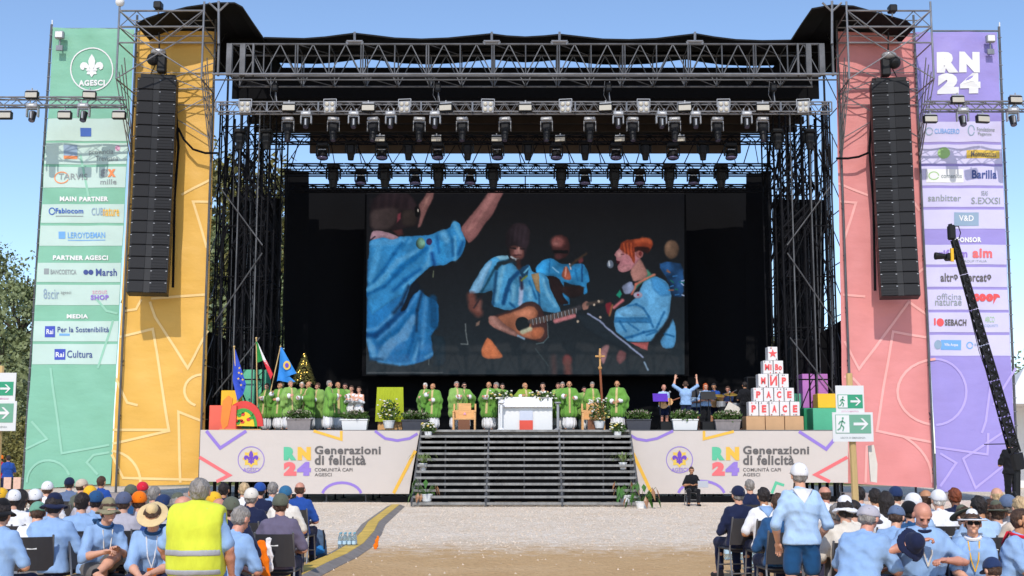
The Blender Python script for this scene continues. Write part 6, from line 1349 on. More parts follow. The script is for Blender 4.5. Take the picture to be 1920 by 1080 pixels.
def chair_wood(px, label, w=.8):
    Y = 44.2; c = P(px, 803, Y); t = thing('wooden_chair', label, 'chair', (c.x, Y+.3, SZ)); x = c.x
    for sx in (-1, 1):
        for y in (Y, Y+.55):
            mb = MB(); mb.box((x+sx*w/2, y, SZ+(.34 if y == Y else .5)), (.06, .06, .68 if y == Y else 1.0)); part('leg', mb, M_wood, t)
        mb = MB(); mb.box((x+sx*w/2, Y+.27, SZ+.69), (.08, .64, .045), bev=.01); part('armrest', mb, M_wood, t)
    mb = MB(); mb.box((x, Y+.27, SZ+.43), (w-.02, .55, .05)); part('seat', mb, M_wood, t); mb = MB(); mb.box((x, Y+.02, SZ+.2), (w*.55, .03, .4)); part('front_board', mb, mat('brown_board', '#7a4a2c', .6), t)
    mb = MB(); mb.box((x, Y+.54, SZ+.74), (w*.6, .04, .56), bev=.01); mb.box((x, Y+.54, SZ+.62), (w*.92, .035, .3), bev=.01); part('backrest', mb, M_wood, t)
    mb = MB(); mb.prism([(x-.06, SZ+.6), (x+.06, SZ+.6), (x, SZ+.7)], Y+.49, Y+.52); part('emblem', mb, INK['pink'], t)
chair_wood(870, 'pale wooden armchair left of the altar', .78); chair_wood(1113, 'pale wooden armchair right of the altar', .78)
Y = 44.9; t = thing('processional_cross', 'tall brown staff topped by a small golden crucifix, right of the altar', 'cross', (P(1125, 0, Y).x, Y, SZ)); mb = MB(); mb.tube(P(1125, 690, Y), (P(1125, 0, Y).x, Y, SZ), .045, 8); part('staff', mb, mat('brown_wood', '#8a4a26', .5), t)
mb = MB(); mb.box(P(1125, 672, Y), (.07, .05, .75), bev=.01); mb.box(P(1125, 668, Y), (.36, .05, .07), bev=.01); part('crucifix', mb, mat('gold_wood', '#c8965a', .4, .3), t); mb = MB(); mb.ball(P(1125, 666, Y-.05), .05, 8, 6, (1, .7, 2.5)); mb.ball(P(1125, 690, Y), .08, 8, 6); part('figure', mb, mat('gold_wood', '#c8965a', .4, .3), t)
Y = 46.5; c = P(570, 700, Y); t = thing('cone_tree', 'small pointed tree with golden lights behind the priests', 'tree', (c.x, Y, SZ)); r_ = random.Random(8); mb = MB()
for k in range(1100):
    f_ = r_.random()**.6; a = r_.random()*6.3; rr = .46*f_; zt = P(0, 660, Y).z; z = zt-f_*1.2-(r_.random()*.05); p = Vector((c.x+rr*math.cos(a), Y+rr*math.sin(a), z)); d = Vector((math.cos(a), math.sin(a), -.5)).normalized()*.10; e = Vector((-math.sin(a), math.cos(a), 0))*.03; mb.add([p-e, p+e, p+d], [(0, 1, 2)])
part('foliage', mb, M_leafo, t, kind='stuff'); mb = MB(); mb.tube((c.x, Y, SZ), (c.x, Y, P(0, 664, Y).z), .04, 6); part('trunk', mb, M_bark, t)
for k in range(28):
    f_ = r_.random(); a = r_.uniform(3.4, 6.0); rr = .44*f_; mb = MB(); mb.ball((c.x+rr*math.cos(a), Y+rr*math.sin(a)-.02, P(0, 662, Y).z-f_*1.15), .028, 6, 4); part('bauble', mb, mat('gold', '#d8b050', .3, .6), t)
BX = 44.4; bw = 19.4; M_box = mat('lettered_cube_white', '#dedad8', .5); M_card = mat('cardboard', '#c99e74', .8, var=.06, vscale=3)
rows = [(753, 780, 1452, ['P', 'E', 'A', 'C', 'E'], 'PEACE'), (727, 753, 1451, ['P', 'A', 'C', 'E'], 'PACE'), (701, 727, 1450.5, ['М', 'И', 'Р'], 'MIR'), (676, 701, 1450, ['Mi', 'Bo'], 'Mi Bo'), (650, 676, 1449, ['*'], 'star')]
nm = ['first', 'second', 'third', 'fourth', 'fifth']; rown = ['bottom', 'second', 'middle', 'upper', 'top']
for ri, (y0, y1, cx_, ls, w_) in enumerate(rows):
    n = len(ls)
    for i, ch in enumerate(ls):
        pc_ = cx_+(i-(n-1)/2)*bw; a, b = P(pc_-bw/2+.4, y0, BX), P(pc_+bw/2-.4, y1, BX); dz = .003*rnd.random()
        lb = f'white cube lettered {ch} in red, {nm[i]} of the {rown[ri]} row of the pyramid' if ch != '*' else 'white cube with a red star on top of the pyramid'
        t = thing('lettered_cube', lb, 'cube', ((a.x+b.x)/2, BX+.26, b.z), 'lettered cubes stacked in a pyramid')
        mb = MB(); mb.box(((a.x+b.x)/2, BX+.26, (a.z+b.z)/2), (b.x-a.x, .5, a.z-b.z-.006), bev=.012); part('box', mb, M_box, t); yy = BX-.0; fn = lambda px, py: Vector((P(px, py, BX).x, BX+.002, P(px, py, BX).z))
        if ch == '*':
            q = P(pc_, (y0+y1)/2, BX); mb = MB(); mb.prism([(q.x+(.17 if k % 2 == 0 else .068)*math.sin(k*math.pi/5), q.z+(.17 if k % 2 == 0 else .068)*math.cos(k*math.pi/5)) for k in range(10)], BX-.004, BX+.006); part('star', mb, INK['cred'], t)
        elif ch == 'И':
            q = P(pc_, (y0+y1)/2, BX); mb = MB(); mb.prism([(q.x-.13, q.z-.17), (q.x-.07, q.z-.17), (q.x+.07, q.z+.06), (q.x+.07, q.z-.17), (q.x+.13, q.z-.17), (q.x+.13, q.z+.17), (q.x+.07, q.z+.17), (q.x-.07, q.z-.06), (q.x-.07, q.z+.17), (q.x-.13, q.z+.17)], BX-.004, BX+.006); part('lettering', mb, INK['cred'], t)
        else: part('lettering', text_on(None, {'М': 'M', 'Р': 'P'}.get(ch, ch), pc_-4.2-(2.2 if n == 2 else 0), y0+6.5, pc_+4.2+(2.2 if n == 2 else 0), y1-6.8, .05, fn=lambda px, py: Vector((P(px, py, BX).x, BX-.004, P(px, py, BX).z))), INK['cred'], t)
        for k in range(3):
            q = P(pc_+rnd.uniform(-7, 7), rnd.choice((y0+2.5, y1-2.5)), BX); mb = MB(); mb.box((q.x, BX-.002, q.z), (.035, .006, .035)); part('dot', mb, INK['dark'] if k else INK['cred'], t)
for i in range(3):
    a, b = P(1399+i*36.3, 780.5, 44.1), P(1399+(i+1)*36.3-.6, 805, 44.1); t = thing('cardboard_box', f'cardboard box under the lettered pyramid, {["left", "middle", "right"][i]} one of three', 'box', ((a.x+b.x)/2, 44.5, SZ), 'cardboard boxes under the pyramid'); mb = MB(); mb.box(((a.x+b.x)/2, 44.5, (a.z+SZ)/2), (b.x-a.x, .8, a.z-SZ), bev=.01); part('box', mb, M_card, t); mb = MB(); mb.box(((a.x+b.x)/2, 44.5, a.z+.002), (.06, .8, .004)); part('tape', mb, mat('tape', '#d8b890', .4), t)
# altar flowers
for (px, py, lb, fr) in ((940, 748, 'white and green flower arrangement on the left end of the altar', .42), (1018, 748, 'yellow and green flower arrangement on the right end of the altar', .5)):
    t = thing('flower_arrangement', lb, 'flowers', P(px, py, 44.35)); c = P(px, py, 44.35); part('foliage', leafmass(c+Vector((0, .1, .08)), fr, .2, .16, 380, .12, px), M_leaf, t, kind='stuff'); r3 = random.Random(px)
    for k in range(26): mb = MB(); mb.ball(c+Vector((r3.uniform(-fr, fr), r3.uniform(-.15, .05), r3.uniform(.0, .3))), r3.uniform(.03, .06), 6, 4, (1, 1, .6)); part('flower', mb, M_flower if (k+px) % 3 else M_flowery, t)
    mb = MB(); mb.lathe([(.1, 0), (.16, .06), (.15, .06)], 12, c); part('dish', mb, M_white, t)
for k in range(2):
    c = P(940 if k == 0 else 1046, 806, 44.25); t = thing('pedestal', 'slim white pedestal with hanging ribbons at the left end of the altar' if k == 0 else 'slim grey pedestal stand at the right end of the altar', 'pedestal', (c.x, c.y, SZ)); mb = MB(); mb.lathe([(.16, 0), (.16, .04), (.05, .1), (.05, .95), (.12, 1.0), (.12, 1.04)], 12, (c.x, c.y-.2, SZ)); part('column', mb, M_white if k == 0 else M_silver, t)

# ------------------------------------------------------------------ exit signs on timber posts
def running_sign(t, fn, x0, y0, x1, y1, green, arrow_only=False):
    pass
def sign_post(label, post, boards):
    Y = 15.0; t = thing('sign_post', label, 'sign', P(post[2], 1240, Y)); a = P(post[0], post[1], Y+.04); b = P(post[2], post[3], Y+.04)
    k = (0-b.z)/(a.z-b.z); b0 = b+(a-b)*k; d = a-b0; mb = MB(); mb.tube(b0, a, .048, 8, .040); part('post', mb, M_post, t)
    for (x0, y0, x1, y1, col, name) in boards:
        Yb = Y-.02-(.01 if name == 'low' else 0); bw_, h_ = x1-x0, y1-y0; fr = lambda px, py, o=0: Vector((P(px, py, Yb).x, Yb-o, P(px, py, Yb).z)); A, B = fr(x0, y0), fr(x1, y1)
        mb = MB(); mb.box(((A.x+B.x)/2, Yb, (A.z+B.z)/2), (B.x-A.x, .012, A.z-B.z)); brd = part('board', mb, mat('sign_white', '#dcdcda', .45), t)
        gx0, gy0, gx1, gy1 = x0+bw_*.07, y0+h_*(.30 if name == 'top' else .08), x1-bw_*.06, y0+h_*(.76 if name == 'top' else .72); gm = pc('sign_'+name, col)
        def qd(x0, y0, x1, y1, m_, o): A, B = fr(x0, y0), fr(x1, y1); mb = MB(); mb.box(((A.x+B.x)/2, Yb-o, (A.z+B.z)/2), (B.x-A.x, .003, A.z-B.z)); part('print', mb, m_, brd)
        qd(gx0, gy0, gx1, gy1, gm, .008); mx = gx0+(gx1-gx0)*.40; qd(gx0+1.2, gy0+1.2, mx, gy1-1.2, INK['white'], .011)
        def pg(pts, m_, o): mb = MB(); V = [fr(*p) for p in pts]; mb.prism([(v.x, v.z) for v in V], Yb-o-.003, Yb-o); part('pictogram', mb, m_, brd)
        gw, gh = mx-gx0, gy1-gy0; U = lambda x, y: (gx0+gw*x, gy0+gh*y)
        pg([U(.52+.07*math.cos(a), .2+.07*math.sin(a)) for a in np.linspace(0, 5.6, 9)], gm, .014)
        for ln_ in (((.5, .3), (.42, .55)), ((.42, .55), (.6, .68)), ((.6, .68), (.52, .88)), ((.42, .55), (.34, .74)), ((.34, .74), (.16, .82)), ((.5, .34), (.68, .46)), ((.5, .34), (.32, .40)), ((.32, .40), (.24, .52))):
            (xa, ya), (xb, yb_) = ln_; dx, dy = xb-xa, yb_-ya; L = math.hypot(dx, dy*1.2); nx, ny = -dy/L*.045, dx/L*.045; pg([U(xa+nx, ya+ny), U(xb+nx, yb_+ny), U(xb-nx, yb_-ny), U(xa-nx, ya-ny)], gm, .014)
        ax0, ax1, ay = mx+(gx1-mx)*.18, mx+(gx1-mx)*.86, (gy0+gy1)/2; hh = gh*.30; th = gh*.075
        pg([(ax0, ay-th), (ax1-th, ay-th), (ax1-th, ay+th), (ax0, ay+th)], INK['white'], .011)
        pg([(ax1, ay), (ax1-hh, ay-hh), (ax1-hh-th*1.6, ay-hh), (ax1-th*1.6, ay), (ax1-hh-th*1.6, ay+hh), (ax1-hh, ay+hh)], INK['white'], .012)
        part('lettering', text_on(None, 'USCITA DI EMERGENZA', x0+bw_*.2, y1-h_*.16, x1-bw_*.2, y1-h_*.10, .01, fn=lambda px, py: fr(px, py, .009)), INK['pink'] if name == 'top' else INK['grey'], brd)
    return t
sign_post('timber post with two green emergency exit signs in front of the red banner', (1592, 700, 1611, 1080), [(1566, 723, 1621, 779, '#2f9a72', 'top'), (1560, 773, 1638, 828, '#6fa78c', 'low')])
sign_post('timber post with two green emergency exit signs at the left edge', (2, 686, -12, 1080), [(-27, 699, 28, 755, '#2f9a72', 'top'), (-48, 752, 29, 808, '#6fa78c', 'low')])
mb = MB(); mb.prism([(P(x, 0, 15.1).x, P(0, y, 15.1).z) for x, y in ((1596, 836), (1606, 834), (1611, 870), (1609, 905), (1598, 903))], 15.1, 15.13); single('hanging_cloth', mb, C['cream'], 'narrow white cloth hanging behind the right exit sign post', 'cloth')
# ------------------------------------------------------------------ camera crane
JY = 27.0; t = thing('camera_crane', 'long black lattice camera crane arm rising in front of the violet banner', 'camera crane', P(1905, 1050, JY)); a, b = P(1789, 450, JY), P(1903, 850, JY); d = (b-a).normalized(); n = Vector((d.z, 0, -d.x)); w0, w1 = .05, .095
for k in range(6):
    mb = MB(); p, q = a.lerp(b, k/6), a.lerp(b, (k+1)/6-.004); wp, wq = w0+(w1-w0)*k/6, w0+(w1-w0)*(k+1)/6
    for y in (-1, 1):
        for s in (-1, 1): mb.tube(p+n*s*wp+Vector((0, y*wp, 0)), q+n*s*wq+Vector((0, y*wq, 0)), .022, 5)
        m_ = 7
        for i in range(m_):
            f0, f1 = i/m_, (i+1)/m_; w_ = wp+(wq-wp)*f0; mb.tube(p.lerp(q, f0)+n*w_*(1 if i % 2 else -1)+Vector((0, y*w_, 0)), p.lerp(q, f1)-n*w_*(1 if i % 2 else -1)+Vector((0, y*w_, 0)), .022, 4); mb.box(p.lerp(q, f0+.5/m_)+Vector((0, y*w_*.8, 0)), (w_*1.5, .02, .10))
    part('arm_section', mb, M_blackm, t)
mb = MB(); c = P(1781, 480, JY); mb.box(P(1781, 482, JY), (.2, .26, .16), bev=.03); mb.tube(P(1772, 481, JY), P(1757, 480, JY), .06, 10, .08); mb.tube(P(1757, 480, JY), P(1753, 480, JY), .085, 10); part('camera_head', mb, M_blackm, t)
mb = MB(); mb.box(P(1785, 478, JY-.15), (.06, .06, .3)); part('yellow_clamp', mb, pc('yellow', '#edb81e'), t)
mb = MB(); mb.box(P(1784, 436, JY), (.16, .16, .34), bev=.03); mb.tube(P(1781, 420, JY), P(1784, 430, JY), .05, 8); mb.path([P(1786, 424, JY), P(1797, 424, JY), P(1801, 436, JY), P(1798, 448, JY)], .012, 5); part('tip_head', mb, M_blackm, t)
mb = MB(); mb.tube(P(1905, 850, JY), P(1912, 880, JY), .15, 8); g0 = P(1908, 1010, JY); mb.tube(P(1908, 862, JY), (g0.x, JY, .1), .07, 8)
for s in (-1, 0, 1): mb.tube((g0.x, JY, .9), (g0.x+s*.7, JY-.5+abs(s)*.8, .03), .04, 6)
part('pedestal', mb, M_blackm, t); mb = MB(); mb.tube(P(1845, 833, JY), P(1905, 832, JY), .012, 5); mb.path([P(1786, 452, JY), P(1836, 660, JY-.1), P(1902, 845, JY)], .008, 4); part('guy_wire', mb, M_blackm, t)
# ------------------------------------------------------------------ trees, tent, barrier behind
def crown_mesh(seed, n, R_, leaf):
    r = random.Random(seed); mb = MB(); cl = []
    for k in range(46):
        while True:
            p = Vector((r.uniform(-1, 1), r.uniform(-1, 1), r.uniform(-1, 1)))
            if .25 < p.length < 1: break
        cl.append((Vector((p.x*R_, p.y*R_, p.z*R_*1.1)), R_*r.uniform(.16, .34)))
    for k in range(n):
        c, cr = r.choice(cl); p = c+Vector((r.gauss(0, .5), r.gauss(0, .5), r.gauss(0, .42)))*cr; d = Vector((r.gauss(0, 1), r.gauss(0, 1), r.gauss(0, .8))).normalized(); e = d.orthogonal().normalized(); e.rotate(Matrix.Rotation(r.random()*6.3, 3, d)); L = leaf*r.uniform(.6, 1.5)
        mb.add([p, p+d*L*.5+e*L*.3, p+d*L, p+d*L*.5-e*L*.3], [(0, 1, 2, 3)])
    return mb, cl
CR = []
for s_, n_ in ((1, 11000), (2, 8500)):
    mb, cl = crown_mesh(s_, n_, 1.0, .062); me = mb.mesh('crown'); mt = MB()
    mt.tube((0, 0, -2.6), (0, 0, -.6), .11, 8, .07); mt.tube((0, 0, -.6), (.1, .05, .6), .07, 6, .02)
    for c, cr in cl[::2]: mt.tube((0, 0, -.7+.5*random.Random(c.x).random()), c, .03, 5, .008)
    CR.append((me, mt.mesh('trunk')))
def tree(px, pyt, Y, rad, label, m_, k=0, rot=0, sq=1.0):
    top = P(px, pyt, Y); R_ = rad; z = top.z-R_*1.15*sq; t = thing('tree', label, 'tree', (top.x, Y, 0), 'trees behind the stage'); 
    o = bpy.data.objects.new('crown', CR[k][0]); o.parent = t; o.location = (0, 0, z); o.scale = (R_, R_, R_*sq); o.rotation_euler.z = rot
    if len(CR[k][0].materials) == 0: CR[k][0].materials.append(m_)
    o.material_slots[0].link = 'OBJECT'; o.material_slots[0].material = m_; link(o)
    o = bpy.data.objects.new('trunk', CR[k][1]); o.parent = t; o.location = (0, 0, z); s = z/2.6; o.scale = (R_*.7, R_*.7, s)
    if len(CR[k][1].materials) == 0: CR[k][1].materials.append(M_bark)
    link(o)
for i, (px, py, Y, r_1, m_, lb) in enumerate(((48, 452, 78, 3.6, M_leafd, 'tall thin crowned tree at the far left behind the green banner'), (10, 545, 72, 4.2, M_leafd, 'dark leafy tree at the left edge of the photo'), (70, 600, 80, 4.5, M_leafd, 'dark tree half hidden by the green banner'), (20, 680, 66, 3.8, M_leafd, 'low dense tree below the taller ones at the left'),
        (58, 760, 62, 2.6, M_leafo, 'yellowish bush like tree beside the foot of the green banner'), (20, 800, 60, 2.2, M_leafo, 'small olive tree behind the metal barrier at left'),
        (455, 285, 92, 6.5, M_leafo, 'tall yellowish tree seen through the left wing scaffold'), (520, 330, 96, 6, M_leafo, 'yellowish tree seen between the left wing and the backdrop'), (420, 420, 88, 6, M_leafd, 'green tree low behind the left wing scaffold'), (470, 480, 95, 7, M_leafo, 'broad olive tree behind the left drapes'), (500, 600, 90, 6, M_leafd, 'dark tree low behind the stage'),
        (1455, 640, 95, 6, M_leafo, 'yellowish tree seen past the right edge of the backdrop'), (1540, 600, 95, 6, M_leafd, 'dark tree low behind the right wing scaffold'), (-120, 560, 80, 6, M_leafd, 'large tree beyond the left edge of the photo'), (2010, 640, 95, 6, M_leafd, 'tree beyond the right edge of the photo'), (-60, 640, 70, 5, M_leafd, 'round tree left of the green banner'), (2100, 720, 100, 8, M_leafo, 'olive tree far to the right'))):
    tree(px, py, Y, r_1, lb, m_, i % 2, i*1.3, 1.15 if py < 700 else .9)
t = thing('marquee_tent', 'white pointed marquee roof at the far right edge', 'tent', (P(1935, 0, 60).x, 61, 0)); a = P(1935, 690, 60); zl = P(0, 760, 60).z; mb = MB(); w = 2.2
mb.add([(a.x-w, 58, zl), (a.x+w, 58, zl), (a.x+w, 62, zl), (a.x-w, 62, zl), (a.x-.4, 60, a.z), (a.x+.4, 60, a.z)], [(0, 1, 5, 4), (1, 2, 5), (2, 3, 4, 5), (3, 0, 4)]); part('roof', mb, M_white, t)
for sx in (-1, 1):
    for y in (58, 62): mb = MB(); mb.tube((a.x+sx*w, y, 0), (a.x+sx*w, y, zl), .05, 6); part('pole', mb, M_white, t)
mb = MB(); mb.box((a.x, 62, zl/2), (2*w, .04, zl)); part('wall', mb, M_white, t)
def barrier(px0, px1, py, Y, label):
    a, b = P(px0, 0, Y), P(px1, 0, Y); zt = P(0, py, Y).z; t = thing('crowd_barrier', label, 'barrier', ((a.x+b.x)/2, Y, 0)); mb = MB(); mb.tube((a.x, Y, zt), (b.x, Y, zt), .03, 6); mb.tube((a.x, Y, .2), (b.x, Y, .2), .03, 6); mb.tube((a.x, Y, 0), (a.x, Y, zt), .03, 6); mb.tube((b.x, Y, 0), (b.x, Y, zt), .03, 6); part('frame', mb, M_galv, t)
    n = int((b.x-a.x)/.14)
    for i in range(1, n): x = a.x+(b.x-a.x)*i/n; mb = MB(); mb.tube((x, Y, .2), (x, Y, zt), .012, 4); part('bar', mb, M_galv, t)
barrier(8, 44, 872, 40, 'metal crowd barrier at the far left beside the green banner'); barrier(-90, 6, 872, 40, 'metal crowd barrier running off the left edge')
for px, lb in ((12, 'pale board leaning on the left barrier, left one'), (30, 'pale board leaning on the left barrier, right one')):
    a = P(px-5, 896, 39.7); b = P(px+9, 918, 39.7); mb = MB(); mb.box(((a.x+b.x)/2, 39.7, (a.z+b.z)/2+.02), (b.x-a.x-.03, .05, a.z-b.z)); single('board', mb, mat('board_pink', '#d8b09a', .7, var=.15), lb, 'board')
# ------------------------------------------------------------------ people on the stage
def stage_person(px, top, Y, key, rz, label, **kw):
    h = P(px, top, Y).z-SZ; sc = h/top_of(key, kw.get('hat')); return person(key, label, (P(px, 700, Y).x, Y, SZ), rz, scale=min(1.08, max(.88, sc)), **kw)
PI = math.pi
g1 = 'priests standing on the stage'
sp = [(502, 706, 46.4, 'priest', 2.6, 'chas', 'brown', 'priest in green behind the light blue flag, furthest left'),
 (527, 717, 45.2, 'priest', 2.5, 'chas', 'grey', 'grey haired priest in green bowing beside the flag pole'),
 (545, 712, 44.7, 'priestarm', -2.2, 'chas', 'grey', 'priest in green seen side on, below the light blue flag'),
 (567, 704, 45.6, 'priest', 2.9, 'chas', 'white', 'white haired priest in green in front of the pointed tree'),
 (581, 708, 45.2, 'priestarm', 2.6, 'chas', 'dark', 'priest in green right of the pointed tree holding his hands out'),
 (597, 706, 46.2, 'priest', 2.8, 'chas', 'brown', 'brown haired priest in green behind the taupe planter'),
 (617, 705, 44.6, 'priestarm', -1.9, 'chas', 'grey', 'tall priest in a wide green robe turned to the right, between two planters'),
 (634, 711, 45.6, 'priestlow', -2.5, 'chas', 'brown', 'priest in green holding a book behind the white planter'),
 (648, 710, 46.3, 'priest', 2.8, 'chas', 'dark', 'dark haired priest in green behind the white planter'),
 (798, 718, 45.4, 'priest', PI, 'chas', 'white', 'priest in green left of a pair near the dark planter'),
 (812, 719, 45.0, 'priestlow', PI-.1, 'chas', 'dark', 'priest in green right of a pair near the dark planter'),
 (856, 712, 45.2, 'priest', PI, 'chas', 'grey', 'priest in green behind the left wooden armchair'),
 (871, 716, 45.9, 'priestlow', PI+.2, 'chas', 'dark', 'priest in green with glasses looking down behind the left armchair'),
 (917, 716, 45.4, 'priest', PI-.5, 'chas', 'brown', 'priest in green at the left end of the altar'),
 (931, 709, 45.8, 'priest', PI, 'chas', 'grey', 'taller priest in green behind the left altar flowers'),
 (942, 715, 46.4, 'priest', PI+.1, 'chas', 'dark', 'priest in green with dark hair behind the left altar flowers'),
 (984, 709, 46.0, 'priestarm', PI, 'chas2', 'grey', 'grey haired priest in olive green robe at the middle of the altar'),
 (1047, 716, 46.0, 'priest', PI, 'chas', 'brown', 'priest in green behind the right altar flowers'),
 (1054, 708, 45.5, 'priest', PI+.3, 'chas', 'grey', 'taller priest in green right of the altar'),
 (1067, 709, 45.0, 'priestarm', PI+.5, 'chas', 'brown', 'priest in a wide green robe at the right end of the altar'),
 (1095, 725, 46.0, 'priest', PI, 'chas', 'dark', 'short priest in green behind the right wooden armchair'),
 (1110, 716, 45.4, 'priestlow', PI-.1, 'chas', 'grey', 'priest in green beside the tall brown staff'),
 (1157, 712, 44.8, 'priestlow', PI+.05, 'chas', 'dark', 'bearded priest in green standing alone right of the tall staff')]
for i, (px, tp, Y, key, rz, col, hr, lb) in enumerate(sp):
    if i in (1, 5, 10, 14, 18): key = 'priestturn'
    if i in (3, 7, 12, 16, 20): key = 'priestwide'
    rz += (.0, .35, -.3, .15, -.45)[i % 5]
    stage_person(px, tp, Y, key, rz, lb, shirt=['chas', 'chas3', 'chas4'][(i*7) % 3] if col == 'chas' else col, width=1+.08*((i*5) % 3-1), hair=('bald' if i % 3 == 1 else 'short', hr), skin=i % 3, face=True, group=g1, beard='grey' if i in (1, 12, 22) else None, glasses=(i == 12))
for px, tp, Y, lb, hr in ((660, 723, 45.6, 'helper in a plain white robe behind the white planter, left of two', 'brown'), (674, 725, 45.3, 'helper in a plain white robe behind the white planter, right of two', 'brown'), (1018, 710, 45.9, 'helper in a white robe behind the altar, beside the priest in olive green', 'dark')):
    stage_person(px, tp, Y, 'priest', PI-.2, lb, shirt=None, hair=('short', hr), skin=0, face=True, group='helpers in white robes')
g2 = 'band at the right of the stage'
stage_person(1244, 721, 45.4, 'playing', PI+.2, 'seated looking guitarist in a light blue shirt behind a purple cloth', shirt='pblue', legs='navy', hair=('bald', 'dark'), skin=2, face=True, group=g2)
stage_person(1285, 708, 45.0, 'armsup', 0, 'conductor in a light blue shirt with both arms raised, seen from behind', shirt='lblue', legs='navy', hair=('short', 'brown'), skin=0, group=g2)
stage_person(1322, 719, 45.2, 'standlong', PI+.1, 'red haired singer in a light blue shirt at a music stand', shirt='lblue', legs='black', hair=('long', 'ginger'), skin=0, face=True, group=g2)
stage_person(1303, 722, 46.2, 'playing', PI-.1, 'bespectacled musician half hidden behind the conductor', shirt='pblue', legs='navy', hair=('long', 'dark'), skin=1, glasses=True, group=g2)
stage_person(1364, 724, 46.6, 'playing', PI-.4, 'drummer in dark blue half hidden by the drums', shirt='jeans', legs='navy', hair=('short', 'brown'), skin=2, face=True, group=g2)
stage_person(1338, 712, 46.4, 'playing', PI-.3, 'musician in a blue shirt playing behind the red haired singer', shirt='blue', legs='navy', hair=('short', 'dark'), skin=1, face=True, group=g2)
stage_person(1396, 698, 45.4, 'standlong', .3, 'stage hand dressed in black standing beside the lettered pyramid', shirt='black', legs='black', hair=('short', 'dark'), skin=1)
def guitar(px, py, Y, ang, label, body):
    t = thing('guitar', label, 'guitar', P(px, py, Y)); c = P(px, py, Y); Mq = Matrix.Rotation(ang, 3, 'Y'); f = lambda x, y, z: c+Mq @ Vector((x, y, z))
    mb = MB()
    for (x, r) in ((-.13, .18), (.10, .14)):
        n = 14; vs = [f(x+r*math.cos(a*6.283/n), y, r*math.sin(a*6.283/n)) for y in (-.05, .04) for a in range(n)]; mb.add(vs, [tuple(range(n))[::-1], tuple(range(n, 2*n))]+[(i, (i+1) % n, n+(i+1) % n, n+i) for i in range(n)])
    part('body', mb, body, t); mb = MB(); mb.tube(f(.2, -.03, 0), f(.72, -.03, 0), .025, 6); part('neck', mb, mat('brown_wood', '#8a4a26', .5), t); mb = MB(); mb.tube(f(.72, -.03, 0), f(.86, -.03, 0), .04, 6); part('headstock', mb, M_dark, t)
    mb = MB(); mb.tube(f(.02, -.056, 0), f(.02, -.06, 0), .05, 12); part('sound_hole', mb, M_black, t)
guitar(1250, 755, 45.1, -.35, 'acoustic guitar held by the musician behind the purple cloth', M_wood); guitar(1345, 752, 46.1, -.5, 'acoustic guitar held behind the red haired singer', M_wood)
def music_stand(px, py, Y, label, m_):
    c = P(px, py, Y); t = thing('music_stand', label, 'music stand', (c.x, Y, SZ)); mb = MB(); mb.tube((c.x, Y, SZ+.05), (c.x, Y, c.z), .015, 6)
    for a in (0, 2.1, 4.2): mb.tube((c.x, Y, SZ+.25), (c.x+.28*math.cos(a), Y+.28*math.sin(a), SZ+.01), .012, 5)
    part('stem', mb, M_blackm, t); mb = MB(); mb.box(c+Vector((0, 0, .05)), (.55, .02, .34), Matrix.Rotation(-.5, 3, 'X')); part('desk', mb, m_, t)
music_stand(1238, 748, 44.8, 'music stand draped with a purple cloth in front of the left guitarist', C['purple']); music_stand(1328, 744, 44.8, 'black music stand in front of the red haired singer', M_blackm); music_stand(1306, 740, 45.6, 'black music stand beside the conductor', M_blackm)
for px, Y, lb in ((1313, 44.9, 'microphone stand in front of the red haired singer'), (1256, 45.0, 'microphone stand in front of the left guitarist'), (1368, 45.6, 'microphone stand near the man in black')):
    c = P(px, 735, Y); t = thing('microphone_stand', lb, 'microphone', (c.x, Y, SZ)); mb = MB(); mb.tube((c.x, Y, SZ), (c.x, Y, c.z), .014, 6); mb.tube((c.x-.18, Y, SZ+.01), (c.x+.18, Y, SZ+.01), .014, 5); part('stem', mb, M_blackm, t); mb = MB(); mb.ball(c, .045, 8, 6); part('microphone', mb, M_silver, t)
Y = 45.8; t = thing('drum_kit', 'drum kit half covered with pale cloth between the band and the man in black', 'drums', P(1365, 780, Y))
for px, py, r, h in ((1360, 775, .28, .5), (1378, 762, .2, .25), (1352, 758, .18, .22)):
    c = P(px, py, Y); mb = MB(); mb.lathe([(r, -h/2), (r, h/2)], 14, c); part('drum', mb, M_dark if r > .2 else M_silver, t)
for px, py in ((1370, 740), (1346, 742)): c = P(px, py, Y); mb = MB(); mb.lathe([(.26, 0), (.24, .015), (.03, .035)], 14, c, Matrix.Rotation(.25, 3, 'X')); mb.tube(c, (c.x, Y, SZ), .012, 5); part('cymbal', mb, mat('gold', '#d8b050', .3, .6), t)
mb = MB(); a = P(1372, 770, Y-.3); mb.box(a, (.5, .03, .5), Matrix.Rotation(.5, 3, 'Y')); part('cover_cloth', mb, C['cream'], t)

